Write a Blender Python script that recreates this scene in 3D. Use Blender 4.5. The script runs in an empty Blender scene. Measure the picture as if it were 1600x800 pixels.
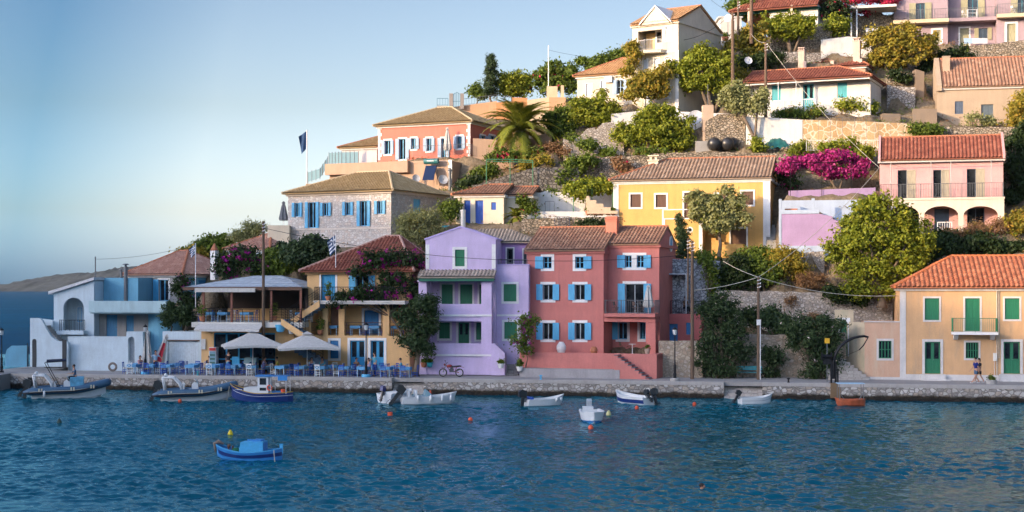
import bpy,math,random
import numpy as np
from mathutils import Vector,Matrix
R=math.radians
rnd=random.Random(7)
sc=bpy.context.scene
F,CXP,HYP,CH=2300.0,800.0,447.0,7.87
cd=bpy.data.cameras.new('camera');cam=bpy.data.objects.new('camera',cd);sc.collection.objects.link(cam)
cam.location=(0,0,CH);cam.rotation_euler=(R(90),0,0)
cd.sensor_width=36;cd.lens=36*F/1600;cd.shift_y=47/1600;cd.clip_start=1;cd.clip_end=30000
sc.camera=cam
SUN_AZ,SUN_EL=58.0,14.0
sdir=Vector((-math.sin(R(SUN_AZ))*math.cos(R(SUN_EL)),-math.cos(R(SUN_AZ))*math.cos(R(SUN_EL)),math.sin(R(SUN_EL))))
w=bpy.data.worlds.new('World');sc.world=w;w.use_nodes=True
nt=w.node_tree;bg=nt.nodes['Background']
sky=nt.nodes.new('ShaderNodeTexSky');sky.sky_type='NISHITA';sky.sun_disc=False
sky.sun_elevation=R(SUN_EL);sky.sun_rotation=math.atan2(sdir.x,sdir.y)
sky.air_density=1.0;sky.dust_density=2.2;sky.ozone_density=3.5;sky.altitude=0
tint=nt.nodes.new('ShaderNodeMix');tint.data_type='RGBA';tint.blend_type='MULTIPLY';tint.inputs[0].default_value=1;tint.inputs[7].default_value=(.80,.88,1.0,1)
nt.links.new(sky.outputs[0],tint.inputs[6])
gco=nt.nodes.new('ShaderNodeTexCoord');gs=nt.nodes.new('ShaderNodeSeparateXYZ');nt.links.new(gco.outputs['Generated'],gs.inputs[0])
gr=nt.nodes.new('ShaderNodeValToRGB');nt.links.new(gs.outputs[2],gr.inputs[0]);cr_=gr.color_ramp
cr_.elements[0].position=0.0;cr_.elements[0].color=(3.3,3.7,5.1,1);cr_.elements[1].position=.30;cr_.elements[1].color=(1.12,.92,.84,1)
e_=cr_.elements.new(.05);e_.color=(2.75,2.25,2.25,1);e_=cr_.elements.new(.12);e_.color=(1.95,1.48,1.27,1)
nt.links.new(gr.outputs[0],tint.inputs[7])
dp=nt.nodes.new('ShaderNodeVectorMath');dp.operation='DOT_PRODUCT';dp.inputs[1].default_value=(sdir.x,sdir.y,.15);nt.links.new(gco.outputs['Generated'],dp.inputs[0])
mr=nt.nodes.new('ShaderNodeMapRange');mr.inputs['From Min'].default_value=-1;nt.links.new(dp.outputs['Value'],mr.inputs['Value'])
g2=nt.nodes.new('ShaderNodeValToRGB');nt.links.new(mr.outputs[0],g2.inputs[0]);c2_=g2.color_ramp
c2_.elements[0].position=.10;c2_.elements[0].color=(.72,.70,.70,1);c2_.elements[1].position=1;c2_.elements[1].color=(2.3,2.6,2.9,1)  # unseen sky on the sun side multiplied up to fill the facades
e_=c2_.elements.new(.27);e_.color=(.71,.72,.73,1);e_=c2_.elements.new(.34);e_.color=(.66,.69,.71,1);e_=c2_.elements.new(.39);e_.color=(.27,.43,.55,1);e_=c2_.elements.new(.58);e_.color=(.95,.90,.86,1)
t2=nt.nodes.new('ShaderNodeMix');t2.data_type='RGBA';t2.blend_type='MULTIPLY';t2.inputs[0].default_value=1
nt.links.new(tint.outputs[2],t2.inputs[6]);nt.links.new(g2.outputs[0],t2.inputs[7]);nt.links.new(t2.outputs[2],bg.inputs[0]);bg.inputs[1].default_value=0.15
sl=bpy.data.lights.new('sun','SUN');so=bpy.data.objects.new('sun',sl);sc.collection.objects.link(so)
sl.energy=2.9;sl.angle=R(0.6);sl.color=(1.0,0.70,0.40)
so.rotation_euler=sdir.to_track_quat('Z','Y').to_euler()
vs=sc.view_settings;vs.view_transform='Standard';vs.look='None';vs.gamma=1;vs.use_curve_mapping=False
vs.exposure=1.02
sc.render.engine='CYCLES'
sc.cycles.use_denoising=True
sc.cycles.max_bounces=6;sc.cycles.diffuse_bounces=3;sc.cycles.glossy_bounces=3;sc.cycles.transmission_bounces=4;sc.cycles.transparent_max_bounces=8
sc.cycles.caustics_reflective=False;sc.cycles.caustics_refractive=False
COL=sc.collection
def W(px,py,D):
	return Vector(((px-CXP)/F*D,D,CH+(HYP-py)/F*D))
def XD(px,D):return(px-CXP)/F*D
def ZD(py,D):return CH+(HYP-py)/F*D
def link(o,parent=None):
	COL.objects.link(o)
	if parent is not None:o.parent=parent
	return o
def tag(o,label=None,cat=None,group=None,kind=None):
	if label:o['label']=label
	if cat:o['category']=cat
	if group:o['group']=group
	if kind:o['kind']=kind
	return o
def thing(name,label,cat,loc=(0,0,0),rz=0.0,group=None):
	o=bpy.data.objects.new(name,None);o.empty_display_size=.3;link(o)
	o.location=loc;o.rotation_euler=(0,0,rz)
	return tag(o,label,cat,group)
def copy_tree(o,parent=None):
	c=o.copy();COL.objects.link(c);c.parent=parent
	for ch in list(o.children):copy_tree(ch,c)
	return c
class MB:
	"""collects geometry, builds ONE mesh object"""
	def __init__(s):s.v=[];s.f=[];s.m=[];s.uv=None;s.mi=0;s.smooth=False
	def add(s,vs_,fs):
		b=len(s.v);s.v.extend([tuple(q)for q in vs_]);s.f.extend([tuple(b+i for i in q)for q in fs]);s.m.extend([s.mi]*len(fs));return s
	def box(s,x0,x1,y0,y1,z0,z1):
		if x1<x0:x0,x1=x1,x0
		if y1<y0:y0,y1=y1,y0
		if z1<z0:z0,z1=z1,z0
		return s.add([(x0,y0,z0),(x1,y0,z0),(x1,y1,z0),(x0,y1,z0),(x0,y0,z1),(x1,y0,z1),(x1,y1,z1),(x0,y1,z1)],[(0,3,2,1),(4,5,6,7),(0,1,5,4),(1,2,6,5),(2,3,7,6),(3,0,4,7)])
	def prism(s,pts,vec):
		"""polygon pts (3d) extruded by vec"""
		n=len(pts);vec=Vector(vec);P=[Vector(p)for p in pts]
		nn=sum(((P[i]-P[0]).cross(P[(i+1)%n]-P[0])for i in range(n)),Vector())
		if nn.dot(vec)>0:P=P[::-1]
		return s.add(P+[p+vec for p in P],[tuple(range(n)),tuple(range(2*n-1,n-1,-1))]+[((i+1)%n,i,i+n,(i+1)%n+n)for i in range(n)])
	def xz(s,pts,y0,y1):return s.prism([(a,y0,b)for a,b in pts],(0,y1-y0,0))
	def yz(s,pts,x0,x1):return s.prism([(x0,a,b)for a,b in pts],(x1-x0,0,0))
	def xy(s,pts,z0,z1):return s.prism([(a,b,z0)for a,b in pts],(0,0,z1-z0))
	def tube(s,pts,r,n=6,cap=True):
		P=[Vector(p)for p in pts];rs=r if isinstance(r,(list,tuple))else[r]*len(P)
		b=len(s.v);up=Vector((0,0,1));ring=[]
		pu=None
		for i,p in enumerate(P):
			t=(P[min(i+1,len(P)-1)]-P[max(i-1,0)])
			if t.length<1e-9:t=Vector((0,0,1))
			t.normalize()
			if pu is None:
				a=up if abs(t.z)<.9 else Vector((1,0,0))
				u=t.cross(a).normalized()
			else:
				u=(pu-t*pu.dot(t))
				u=u.normalized()if u.length>1e-6 else t.cross(Vector((1,0,0))).normalized()
			pu=u;v=t.cross(u)
			for k in range(n):
				an=2*math.pi*k/n;s.v.append(tuple(p+(u*math.cos(an)+v*math.sin(an))*rs[i]))
		c=0
		for i in range(len(P)-1):
			for k in range(n):
				s.f.append((b+i*n+k,b+i*n+(k+1)%n,b+(i+1)*n+(k+1)%n,b+(i+1)*n+k));c+=1
		if cap:
			s.f.append(tuple(b+k for k in range(n))[::-1]);s.f.append(tuple(b+(len(P)-1)*n+k for k in range(n)));c+=2
		s.m.extend([s.mi]*c);return s
	def lathe(s,prof,cx=0,cy=0,cz=0,n=14,axis='z'):
		"""prof: (r, h) list"""
		b=len(s.v)
		for r,h in prof:
			for k in range(n):
				a=2*math.pi*k/n;p=(r*math.cos(a),r*math.sin(a),h)
				if axis=='y':p=(p[0],p[2],p[1])
				if axis=='x':p=(p[2],p[0],p[1])
				s.v.append((cx+p[0],cy+p[1],cz+p[2]))
		c=0
		for i in range(len(prof)-1):
			for k in range(n):
				s.f.append((b+i*n+k,b+i*n+(k+1)%n,b+(i+1)*n+(k+1)%n,b+(i+1)*n+k));c+=1
		s.f.append(tuple(b+k for k in range(n))[::-1]);s.f.append(tuple(b+(len(prof)-1)*n+k for k in range(n)));c+=2
		s.m.extend([s.mi]*c);return s
	def ball(s,c,rx,ry=None,rz=None,n=10,m=7):
		ry=ry or rx;rz=rz or rx;b=len(s.v);cnt=0
		for i in range(m+1):
			th=math.pi*i/m
			for k in range(n):
				a=2*math.pi*k/n
				s.v.append((c[0]+rx*math.sin(th)*math.cos(a),c[1]+ry*math.sin(th)*math.sin(a),c[2]+rz*math.cos(th)))
		for i in range(m):
			for k in range(n):
				s.f.append((b+i*n+k,b+(i+1)*n+k,b+(i+1)*n+(k+1)%n,b+i*n+(k+1)%n));cnt+=1
		s.m.extend([s.mi]*cnt);return s
	def torus(s,c,Rr,r,n=18,k=6,axis='y'):
		pts=[]
		for i in range(n+1):
			a=2*math.pi*i/n
			q={'y':(Rr*math.cos(a),0,Rr*math.sin(a)),'x':(0,Rr*math.cos(a),Rr*math.sin(a)),'z':(Rr*math.cos(a),Rr*math.sin(a),0)}[axis]
			pts.append((c[0]+q[0],c[1]+q[1],c[2]+q[2]))
		return s.tube(pts,r,k,cap=False)
	def xf(s,mtx,start=0):
		for i in range(start,len(s.v)):s.v[i]=tuple(mtx@Vector(s.v[i]))
		return s
	def build(s,name,mats,parent=None,loc=None,rz=None,smooth=None):
		me=bpy.data.meshes.new(name);me.from_pydata(s.v,[],s.f)
		if not isinstance(mats,(list,tuple)):mats=[mats]
		for m in mats:me.materials.append(m)
		if len(mats)>1:me.polygons.foreach_set('material_index',s.m)
		if s.uv is not None:
			ul=me.uv_layers.new(name='UVMap')
			idx=np.empty(len(me.loops),dtype=np.int32);me.loops.foreach_get('vertex_index',idx)
			ul.data.foreach_set('uv',np.array(s.uv,dtype=np.float32)[idx].ravel())
		sm=s.smooth if smooth is None else smooth
		if sm:me.polygons.foreach_set('use_smooth',[True]*len(me.polygons))
		me.update()
		o=bpy.data.objects.new(name,me);link(o,parent)
		if loc is not None:o.location=loc
		if rz is not None:o.rotation_euler=(0,0,rz)
		return o
MATS={}
class NB:
	def __init__(s,name,rough=.8):
		s.m=bpy.data.materials.new(name);s.m.use_nodes=True;s.t=s.m.node_tree;s.b=s.t.nodes['Principled BSDF']
		s.b.inputs['Roughness'].default_value=rough
		s.tc=None
	def n(s,ty,**kw):
		q=s.t.nodes.new(ty)
		for k,v in kw.items():
			if k in q.inputs:q.inputs[k].default_value=v
			else:setattr(q,k,v)
		return q
	def l(s,a,b):s.t.links.new(a,b)
	def co(s,scale=(1,1,1),uv=False):
		if s.tc is None:s.tc=s.n('ShaderNodeTexCoord')
		mp=s.n('ShaderNodeMapping');mp.inputs['Scale'].default_value=scale
		s.l(s.tc.outputs['UV' if uv else 'Object'],mp.inputs['Vector']);return mp.outputs[0]
	def noise(s,scale,detail=3,rough=.55,sc3=(1,1,1),dist=0):
		q=s.n('ShaderNodeTexNoise');q.inputs['Scale'].default_value=scale;q.inputs['Detail'].default_value=detail
		q.inputs['Roughness'].default_value=rough;q.inputs['Distortion'].default_value=dist
		s.l(s.co(sc3),q.inputs['Vector']);return q.outputs['Fac']
	def ramp(s,fac,stops,interp='LINEAR'):
		q=s.n('ShaderNodeValToRGB');cr=q.color_ramp;cr.interpolation=interp
		while len(cr.elements)<len(stops):cr.elements.new(.5)
		for e,(p,c)in zip(cr.elements,stops):
			e.position=p;e.color=(*c,1)if len(c)==3 else c
		s.l(fac,q.inputs[0]);return q.outputs[0]
	def mix(s,fac,a,b,mode='MIX'):
		q=s.n('ShaderNodeMix',data_type='RGBA',blend_type=mode)
		for k,v in((0,fac),(6,a),(7,b)):
			if isinstance(v,bpy.types.NodeSocket):s.l(v,q.inputs[k])
			elif k==0:q.inputs[0].default_value=v
			else:q.inputs[k].default_value=(*v,1)
		return q.outputs[2]
	def math(s,op,a,b=0.0):
		q=s.n('ShaderNodeMath',operation=op)
		for k,v in((0,a),(1,b)):
			if isinstance(v,bpy.types.NodeSocket):s.l(v,q.inputs[k])
			else:q.inputs[k].default_value=v
		return q.outputs[0]
	def bump(s,h,strength=.3,dist=.02):
		q=s.n('ShaderNodeBump');q.inputs['Strength'].default_value=strength;q.inputs['Distance'].default_value=dist
		s.l(h,q.inputs['Height']);s.l(q.outputs[0],s.b.inputs['Normal'])
	def col(s,c):
		if isinstance(c,bpy.types.NodeSocket):s.l(c,s.b.inputs['Base Color'])
		else:s.b.inputs['Base Color'].default_value=(*c,1)
def mul(c,k):return tuple(min(1,x*k)for x in c)
def plaster(name,c,stain=.45,var=.12,stainc=None):
	if name in MATS:return MATS[name]
	b=NB(name,.9)
	a=b.ramp(b.noise(.9,5),[(.3,mul(c,1-var)),(.7,mul(c,1+var))])
	st=b.ramp(b.noise(1.6,6,.65,(1,1,.25)),[(.48,(0,0,0)),(.70,(1,1,1))])
	sc_=stainc or tuple(x*.62+.03 for x in c)
	f=b.math('MULTIPLY',st,min(1,stain*1.5))
	q=b.mix(f,a,sc_)
	stk=b.ramp(b.noise(3,6,.7,(1,1,.12)),[(.35,(.72,.72,.72)),(.62,(1.08,1.08,1.08))]);q=b.mix(.28,q,b.mix(1,q,stk,'MULTIPLY'))
	b.col(b.mix(.35,q,b.ramp(b.noise(14,3),[(.3,mul(c,.8)),(.7,mul(c,1.15))])))
	b.bump(b.noise(25,4),.25,.02)
	MATS[name]=b.m;return b.m
def plain(name,c,rough=.6,metal=0,var=.12,scale=6,bump=0.1):
	if name in MATS:return MATS[name]
	b=NB(name,rough);b.b.inputs['Metallic'].default_value=metal
	b.col(b.ramp(b.noise(scale,4),[(.3,mul(c,1-var)),(.7,mul(c,1+var))]))
	if bump:b.bump(b.noise(scale*5,3),bump,.01)
	MATS[name]=b.m;return b.m
def wood(name,c,rough=.55,sc3=(8,8,.6)):
	if name in MATS:return MATS[name]
	b=NB(name,rough)
	b.col(b.ramp(b.noise(3,5,.6,sc3),[(.3,mul(c,.75)),(.7,mul(c,1.2))]))
	b.bump(b.noise(6,4,.6,sc3),.2,.01)
	MATS[name]=b.m;return b.m
def stone(name,cols,mortar,size=.35,flat=1.25,depth=.05,edge=.06,rand=1.0,blot=None):
	"""rubble masonry: cell colours drawn from cols, mortar joints, relief"""
	if name in MATS:return MATS[name]
	b=NB(name,.92);s=1/size
	sc3=(s,s,s*flat)
	jit=b.n('ShaderNodeTexNoise');jit.inputs['Scale'].default_value=1.2;b.l(b.co(sc3),jit.inputs['Vector'])
	add=b.n('ShaderNodeVectorMath',operation='MULTIPLY_ADD');b.l(jit.outputs['Color'],add.inputs[0]);add.inputs[1].default_value=(.5,.5,.5);b.l(b.co(sc3),add.inputs[2])
	v1=b.n('ShaderNodeTexVoronoi',feature='F1');v1.inputs['Scale'].default_value=1;v1.inputs['Randomness'].default_value=rand;b.l(add.outputs[0],v1.inputs['Vector'])
	v2=b.n('ShaderNodeTexVoronoi',feature='DISTANCE_TO_EDGE');v2.inputs['Scale'].default_value=1;v2.inputs['Randomness'].default_value=rand;b.l(add.outputs[0],v2.inputs['Vector'])
	sep=b.n('ShaderNodeSeparateColor');b.l(v1.outputs['Color'],sep.inputs[0])
	n=len(cols)
	c1=b.ramp(sep.outputs[0],[(i/n,c)for i,c in enumerate(cols)],'CONSTANT')
	c2=b.mix(.5,c1,b.ramp(b.noise(9,4),[(.3,mul(cols[0],.6)),(.7,mul(cols[-1],1.15))]))
	e=b.ramp(v2.outputs['Distance'],[(edge*.4,(0,0,0)),(edge*1.6,(1,1,1))])
	q=b.mix(e,mortar,c2)
	if blot:q=b.mix(b.ramp(b.noise(.35,4),[(.45,(0,0,0)),(.62,(.75,.75,.75))]),q,blot)
	b.col(q)
	hh=b.math('ADD',b.math('MULTIPLY',e,.7),b.math('MULTIPLY',b.noise(10,4),.5))
	b.bump(hh,.9,depth)
	MATS[name]=b.m;return b.m
def tilemat(name,cols,dirt=(.12,.1,.08),dirtk=.4):
	if name in MATS:return MATS[name]
	b=NB(name,.85)
	if b.tc is None:b.tc=b.n('ShaderNodeTexCoord')
	fl=b.n('ShaderNodeVectorMath',operation='FLOOR');b.l(b.tc.outputs['UV'],fl.inputs[0])
	wn=b.n('ShaderNodeTexWhiteNoise',noise_dimensions='2D');b.l(fl.outputs[0],wn.inputs['Vector'])
	n=len(cols)
	c1=b.ramp(wn.outputs['Value'],[((i+.5)/n,c)for i,c in enumerate(cols)])
	sx=b.n('ShaderNodeSeparateXYZ');b.l(b.tc.outputs['UV'],sx.inputs[0])
	fx=b.math('FRACT',sx.outputs[0]);fy=b.math('FRACT',sx.outputs[1])
	d=b.ramp(b.noise(.8,6,.65),[(.42,(0,0,0)),(.75,(1,1,1))])
	q=b.mix(b.math('MULTIPLY',d,dirtk),c1,dirt)
	q=b.mix(.3,q,b.ramp(b.noise(12,3),[(.3,mul(cols[0],.55)),(.7,mul(cols[-1],1.2))]))
	b.col(q);b.bump(b.noise(30,3),.2,.01)
	MATS[name]=b.m;return b.m
def leafmat(name,dark,light,trans=.35,sat2=None,scale=.7):
	if name in MATS:return MATS[name]
	b=NB(name,.6)
	g=b.n('ShaderNodeNewGeometry')
	c1=b.ramp(g.outputs['Random Per Island'],[(0,dark),(.6,light),(1,sat2 or mul(light,1.25))])
	c2=b.mix(b.ramp(b.noise(scale,3),[(.35,(0,0,0)),(.65,(.7,.7,.7))]),c1,mul(light,1.1))
	b.col(c2)
	tr=b.n('ShaderNodeBsdfTranslucent');b.l(b.mix(1,c2,(1.3,1.25,.6),'MULTIPLY'),tr.inputs['Color'])
	ms=b.n('ShaderNodeMixShader');ms.inputs[0].default_value=trans
	b.b.inputs['Specular IOR Level'].default_value=.25
	b.l(b.b.outputs[0],ms.inputs[1]);b.l(tr.outputs[0],ms.inputs[2])
	out=b.t.nodes['Material Output'];b.l(ms.outputs[0],out.inputs['Surface'])
	MATS[name]=b.m;return b.m
GLASS=None
def glass():
	if 'window glass' in MATS:return MATS['window glass']
	b=NB('window glass',.06);b.col(b.ramp(b.noise(1.2,2),[(.4,(.010,.013,.016)),(.65,(.03,.035,.04))]));b.b.inputs['IOR'].default_value=1.5
	b.bump(b.noise(2.5,2),.08,.02)
	MATS['window glass']=b.m;return b.m
WHITE=plaster('white limewash',(.70,.70,.68),.5)
TRIM=plaster('white trim',(.78,.78,.77),.15)
IRON=plain('black iron',(.02,.02,.022),.5,.6)
GREYI=plain('grey painted iron',(.16,.17,.18),.5,.3)
WHITEM=plain('white painted metal',(.75,.75,.75),.4)
CONC=plaster('weathered concrete',(.36,.35,.33),.6)
BLUE=wood('sky blue paint',(.10,.42,.68),.5)
DBLUE=wood('deep blue paint',(.02,.09,.42),.5)
GREEN=wood('green paint',(.015,.17,.08),.5)
TEAL=wood('teal paint',(.03,.32,.38),.5)
BROWN=wood('brown wood',(.12,.06,.035),.6)
KHAKI=wood('khaki paint',(.33,.31,.19),.6)
POLEW=wood('weathered pole wood',(.13,.085,.055),.85)
RED_T=tilemat('red clay tiles',[(.19,.050,.030),(.29,.085,.050),(.21,.055,.032),(.35,.13,.08)],(.10,.05,.04),.35)
ORANGE_T=tilemat('orange clay tiles',[(.34,.10,.045),(.44,.15,.07),(.26,.075,.035),(.52,.21,.11)],(.16,.08,.05),.4)
BROWN_T=tilemat('weathered brown tiles',[(.27,.135,.085),(.36,.19,.12),(.20,.10,.065),(.44,.27,.18)],(.12,.09,.07),.5)
PINK_T=tilemat('faded pink tiles',[(.48,.24,.17),(.56,.31,.22),(.42,.20,.15),(.62,.38,.28)],(.22,.13,.10),.35)
TAN_T=tilemat('tan tiles',[(.34,.235,.105),(.42,.30,.14),(.28,.19,.085),(.46,.34,.18)],(.17,.13,.08),.35)
GREY_T=tilemat('grey brown tiles',[(.36,.29,.23),(.44,.36,.29),(.30,.24,.19),(.50,.42,.34)],(.17,.14,.12),.4)
TERRA=plain('terracotta',(.42,.16,.08),.8)
TC=[]
def tp(x,y,z):TC.append((x,y,z))
def tpx(px,py,D):p=W(px,py,D);TC.append((p.x,p.y,p.z))
class House:
	"""root Empty at the front-left foot corner; local x along the facade, y into the house, z up"""
	def __init__(s,name,label,cat,pxl,pxr,D,yaw,pyb,depth,group=None,reg=True):
		s.yaw=R(yaw);s.O=W(pxl,pyb,D);s.c,s.s=math.cos(s.yaw),math.sin(s.yaw)
		k=(pxr-CXP)/F
		s.w=(k*s.O.y-s.O.x)/(s.c-k*s.s);s.d=depth
		s.root=thing(name,label,cat,s.O,s.yaw,group)
		if reg:
			n=max(2,int(s.w/2))
			for i in range(n+1):
				s.t(s.w*i/n,-.9,-.05);s.t(s.w*i/n,.6,.1)
				s.t(s.w*i/n,depth*.8,.3)
	def t(s,x,y,dz):
		p=s.wp(x,y,dz);tp(p.x,p.y,p.z)
	def wp(s,x,y,z):return Vector((s.O.x+x*s.c-y*s.s,s.O.y+x*s.s+y*s.c,s.O.z+z))
	def loc(s,px,py,v=0.0):
		"""pixel -> (x, z) on the vertical plane v behind the facade"""
		ox,oy=s.O.x-v*s.s,s.O.y+v*s.c;k=(px-CXP)/F
		t=(k*oy-ox)/(s.c-k*s.s);D=oy+t*s.s
		return t,CH+(HYP-py)/F*D-s.O.z
	def locr(s,px,py,x=None):
		"""pixel -> (y, z) on the plane through x, running back"""
		x=s.w if x is None else x
		ox,oy=s.O.x+x*s.c,s.O.y+x*s.s;k=(px-CXP)/F
		t=(k*oy-ox)/(-s.s-k*s.c);D=oy+t*s.c
		return t,CH+(HYP-py)/F*D-s.O.z
	def box(s,x0,y0,x1,y1,v=0):
		"""pixel box -> local (x0, x1, z0, z1)"""
		a=s.loc(x0,(y0+y1)/2,v)[0];b=s.loc(x1,(y0+y1)/2,v)[0]
		m=(x0+x1)/2
		return a,b,s.loc(m,y1,v)[1],s.loc(m,y0,v)[1]
	def boxr(s,x0,y0,x1,y1,x=None):
		a=s.locr(x0,(y0+y1)/2,x)[0];b=s.locr(x1,(y0+y1)/2,x)[0];m=(x0+x1)/2
		return a,b,s.locr(m,y1,x)[1],s.locr(m,y0,x)[1]
	def z(s,py,v=0,px=None):
		return s.loc(px if px is not None else CXP+F*(s.O.x+s.w/2*s.c)/(s.O.y+s.w/2*s.s),py,v)[1]
def wall_mb(mb,x0,x1,z0,z1,holes=(),y0=0.0,th=.3,rot=None):
	"""slab in the xz plane with rectangular holes; rot(point) maps to house-local"""
	holes=[(max(a,x0),min(b,x1),max(c,z0),min(d,z1))for a,b,c,d in holes]
	holes=[h for h in holes if h[1]-h[0]>.02 and h[3]-h[2]>.02]
	xs=sorted({x0,x1,*[h[0]for h in holes],*[h[1]for h in holes]})
	zs=sorted({z0,z1,*[h[2]for h in holes],*[h[3]for h in holes]})
	nx,nz=len(xs)-1,len(zs)-1
	def solid(i,j):
		if i<0 or j<0 or i>=nx or j>=nz:return False
		cx,cz=(xs[i]+xs[i+1])/2,(zs[j]+zs[j+1])/2
		return not any(h[0]<cx<h[1]and h[2]<cz<h[3]for h in holes)
	rot=rot or(lambda p:p)
	def q(a,b,c,d):mb.add([rot(a),rot(b),rot(c),rot(d)],[(0,1,2,3)])
	ya,yb=y0,y0+th
	for i in range(nx):
		for j in range(nz):
			if not solid(i,j):continue
			a,b,c,d=xs[i],xs[i+1],zs[j],zs[j+1]
			q((a,ya,c),(b,ya,c),(b,ya,d),(a,ya,d));q((b,yb,c),(a,yb,c),(a,yb,d),(b,yb,d))
			if not solid(i-1,j):q((a,yb,c),(a,ya,c),(a,ya,d),(a,yb,d))
			if not solid(i+1,j):q((b,ya,c),(b,yb,c),(b,yb,d),(b,ya,d))
			if not solid(i,j-1):q((a,yb,c),(b,yb,c),(b,ya,c),(a,ya,c))
			if not solid(i,j+1):q((a,ya,d),(b,ya,d),(b,yb,d),(a,yb,d))
def body(mb,x0,x1,y0,y1,z0,z1,hf=(),hr=(),hl=(),th=.28,top=False):
	"""four walls of a box-shaped block; holes given as (a, b, z0, z1) along each wall"""
	wall_mb(mb,x0,x1,z0,z1,hf,y0,th)
	wall_mb(mb,x0,x1,z0,z1,(),y1-th,th)
	wall_mb(mb,y0+th,y1-th,z0,z1,hr,0,th,lambda p:(x1-p[1],p[0],p[2]))
	wall_mb(mb,y0+th,y1-th,z0,z1,hl,0,th,lambda p:(x0+p[1],p[0],p[2]))
	if top:mb.box(x0+th,x1-th,y0+th,y1-th,z1-.2,z1-.02)
def place(o,side,a,base,z):
	if side=='f':o.location=(a,base,z);o.rotation_euler=(0,0,0)
	elif side=='r':o.location=(base,a,z);o.rotation_euler=(0,0,R(90))
	else:o.location=(base,a,z);o.rotation_euler=(0,0,R(-90))
def shutter_mb(wd,ht,kind='slat'):
	mb=MB();t=.045;f=min(.08,wd*.18)
	mb.box(0,f,-t,0,0,ht);mb.box(wd-f,wd,-t,0,0,ht)
	mb.box(f,wd-f,-t,0,0,f);mb.box(f,wd-f,-t,0,ht-f,ht);mb.box(f,wd-f,-t,0,ht*.5-f/2,ht*.5+f/2)
	if kind=='slat':
		n=max(4,int(ht/.11))
		for i in range(n):
			z=f+(ht-2*f)*(i+.5)/n
			mb.add([(f,-t+.004,z-.04),(wd-f,-t+.004,z-.04),(wd-f,-.008,z+.04),(f,-.008,z+.04),(f,-t+.014,z-.04),(wd-f,-t+.014,z-.04),(wd-f,.0,z+.04),(f,.0,z+.04)],[(0,1,2,3),(7,6,5,4),(0,4,5,1),(3,2,6,7)])
		mb.box(f,wd-f,-.006,-.002,f,ht-f)
	elif kind=='plank':
		n=max(2,int(round(wd/.16)))
		for i in range(n):
			a=(wd)*i/n;mb.box(a+.006,a+wd/n-.006,-t-.012,-t-.002,.0,ht)
		mb.box(f,wd-f,-t+.004,-.004,f,ht-f)
	else:
		mb.box(f,wd-f,-t+.022,-.004,f,ht*.5-f/2);mb.box(f,wd-f,-t+.022,-.004,ht*.5+f/2,ht-f)
		g=f*.6
		for a,b in((f,ht*.5-f/2),(ht*.5+f/2,ht-f)):
			mb.box(f+g,wd-f-g,-t+.006,-t+.021,a+g,b-g)
	return mb
def window(h,side,base,box,frame=TRIM,fw=.16,sh=None,mat=BLUE,kind='panel',sash=None,closed=False,sill=False,name='window',mun=(2,2),recess=.14,swidth=None,lit=None,doorlike=False,fbot=True):
	"""an opening with glass and sash, surround, optional shutters. sh: '' / 'LR' / 'L' / 'R' open leaves; closed: leaves shut in the opening"""
	a,b,z0,z1=box;wd,ht=b-a,z1-z0
	g=MB()
	if not closed:
		g.mi=0;g.box(0,wd,recess+.02,recess+.05,0,ht)
		g.mi=1;fs=.055
		g.box(0,fs,recess-.03,recess+.018,0,ht);g.box(wd-fs,wd,recess-.03,recess+.018,0,ht)
		g.box(fs,wd-fs,recess-.03,recess+.018,0,fs);g.box(fs,wd-fs,recess-.03,recess+.018,ht-fs,ht)
		for i in range(1,mun[0]):
			x=wd*i/mun[0];g.box(x-.035,x+.035,recess-.028,recess+.018,fs,ht-fs)
		for j in range(1,mun[1]):
			z=ht*j/mun[1];g.box(fs,wd-fs,recess-.026,recess+.0185,z-.02,z+.02)
		wnd=g.build(name,[glass(),sash or mat],h.root)
	else:
		g.box(0,wd,recess+.06,recess+.10,0,ht);wnd=g.build(name,mat,h.root)
	place(wnd,side,a if side!='l' else b,base,z0)
	if fw:
		m=MB();p=-.035
		m.box(-fw,0,p,.02,0 if fbot else 0,ht);m.box(wd,wd+fw,p,.02,0,ht)
		m.box(-fw,wd+fw,p,.02,ht,ht+fw)
		if fbot:m.box(-fw,wd+fw,p,.02,-fw,0)
		m.build('frame',frame,wnd)
	if sill:
		MB().box(-fw-.05,wd+fw+.05,-.12,-.037,-fw*.9,-fw*.9+.06).build('sill',frame,wnd)
	if closed:
		n=2 if wd>.55 else 1
		for i in range(n):
			o=shutter_mb(wd/n-.008,ht-.01,kind).build('door_leaf' if doorlike else 'shutter',mat,wnd);o.location=(i*wd/n+.004,recess-.02,.005)
	elif sh:
		sw=swidth or wd/2
		ang=rnd.uniform(2,9)
		if 'L' in sh:
			o=shutter_mb(sw,ht+.04,kind).build('shutter',mat,wnd);o.location=(-sw-.01,-.05-.02,-.02)
			o.rotation_euler=(0,0,0)
		if 'R' in sh:
			o=shutter_mb(sw,ht+.04,kind).build('shutter',mat,wnd);o.location=(wd+.01,-.05-.02,-.02)
	return wnd
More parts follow.
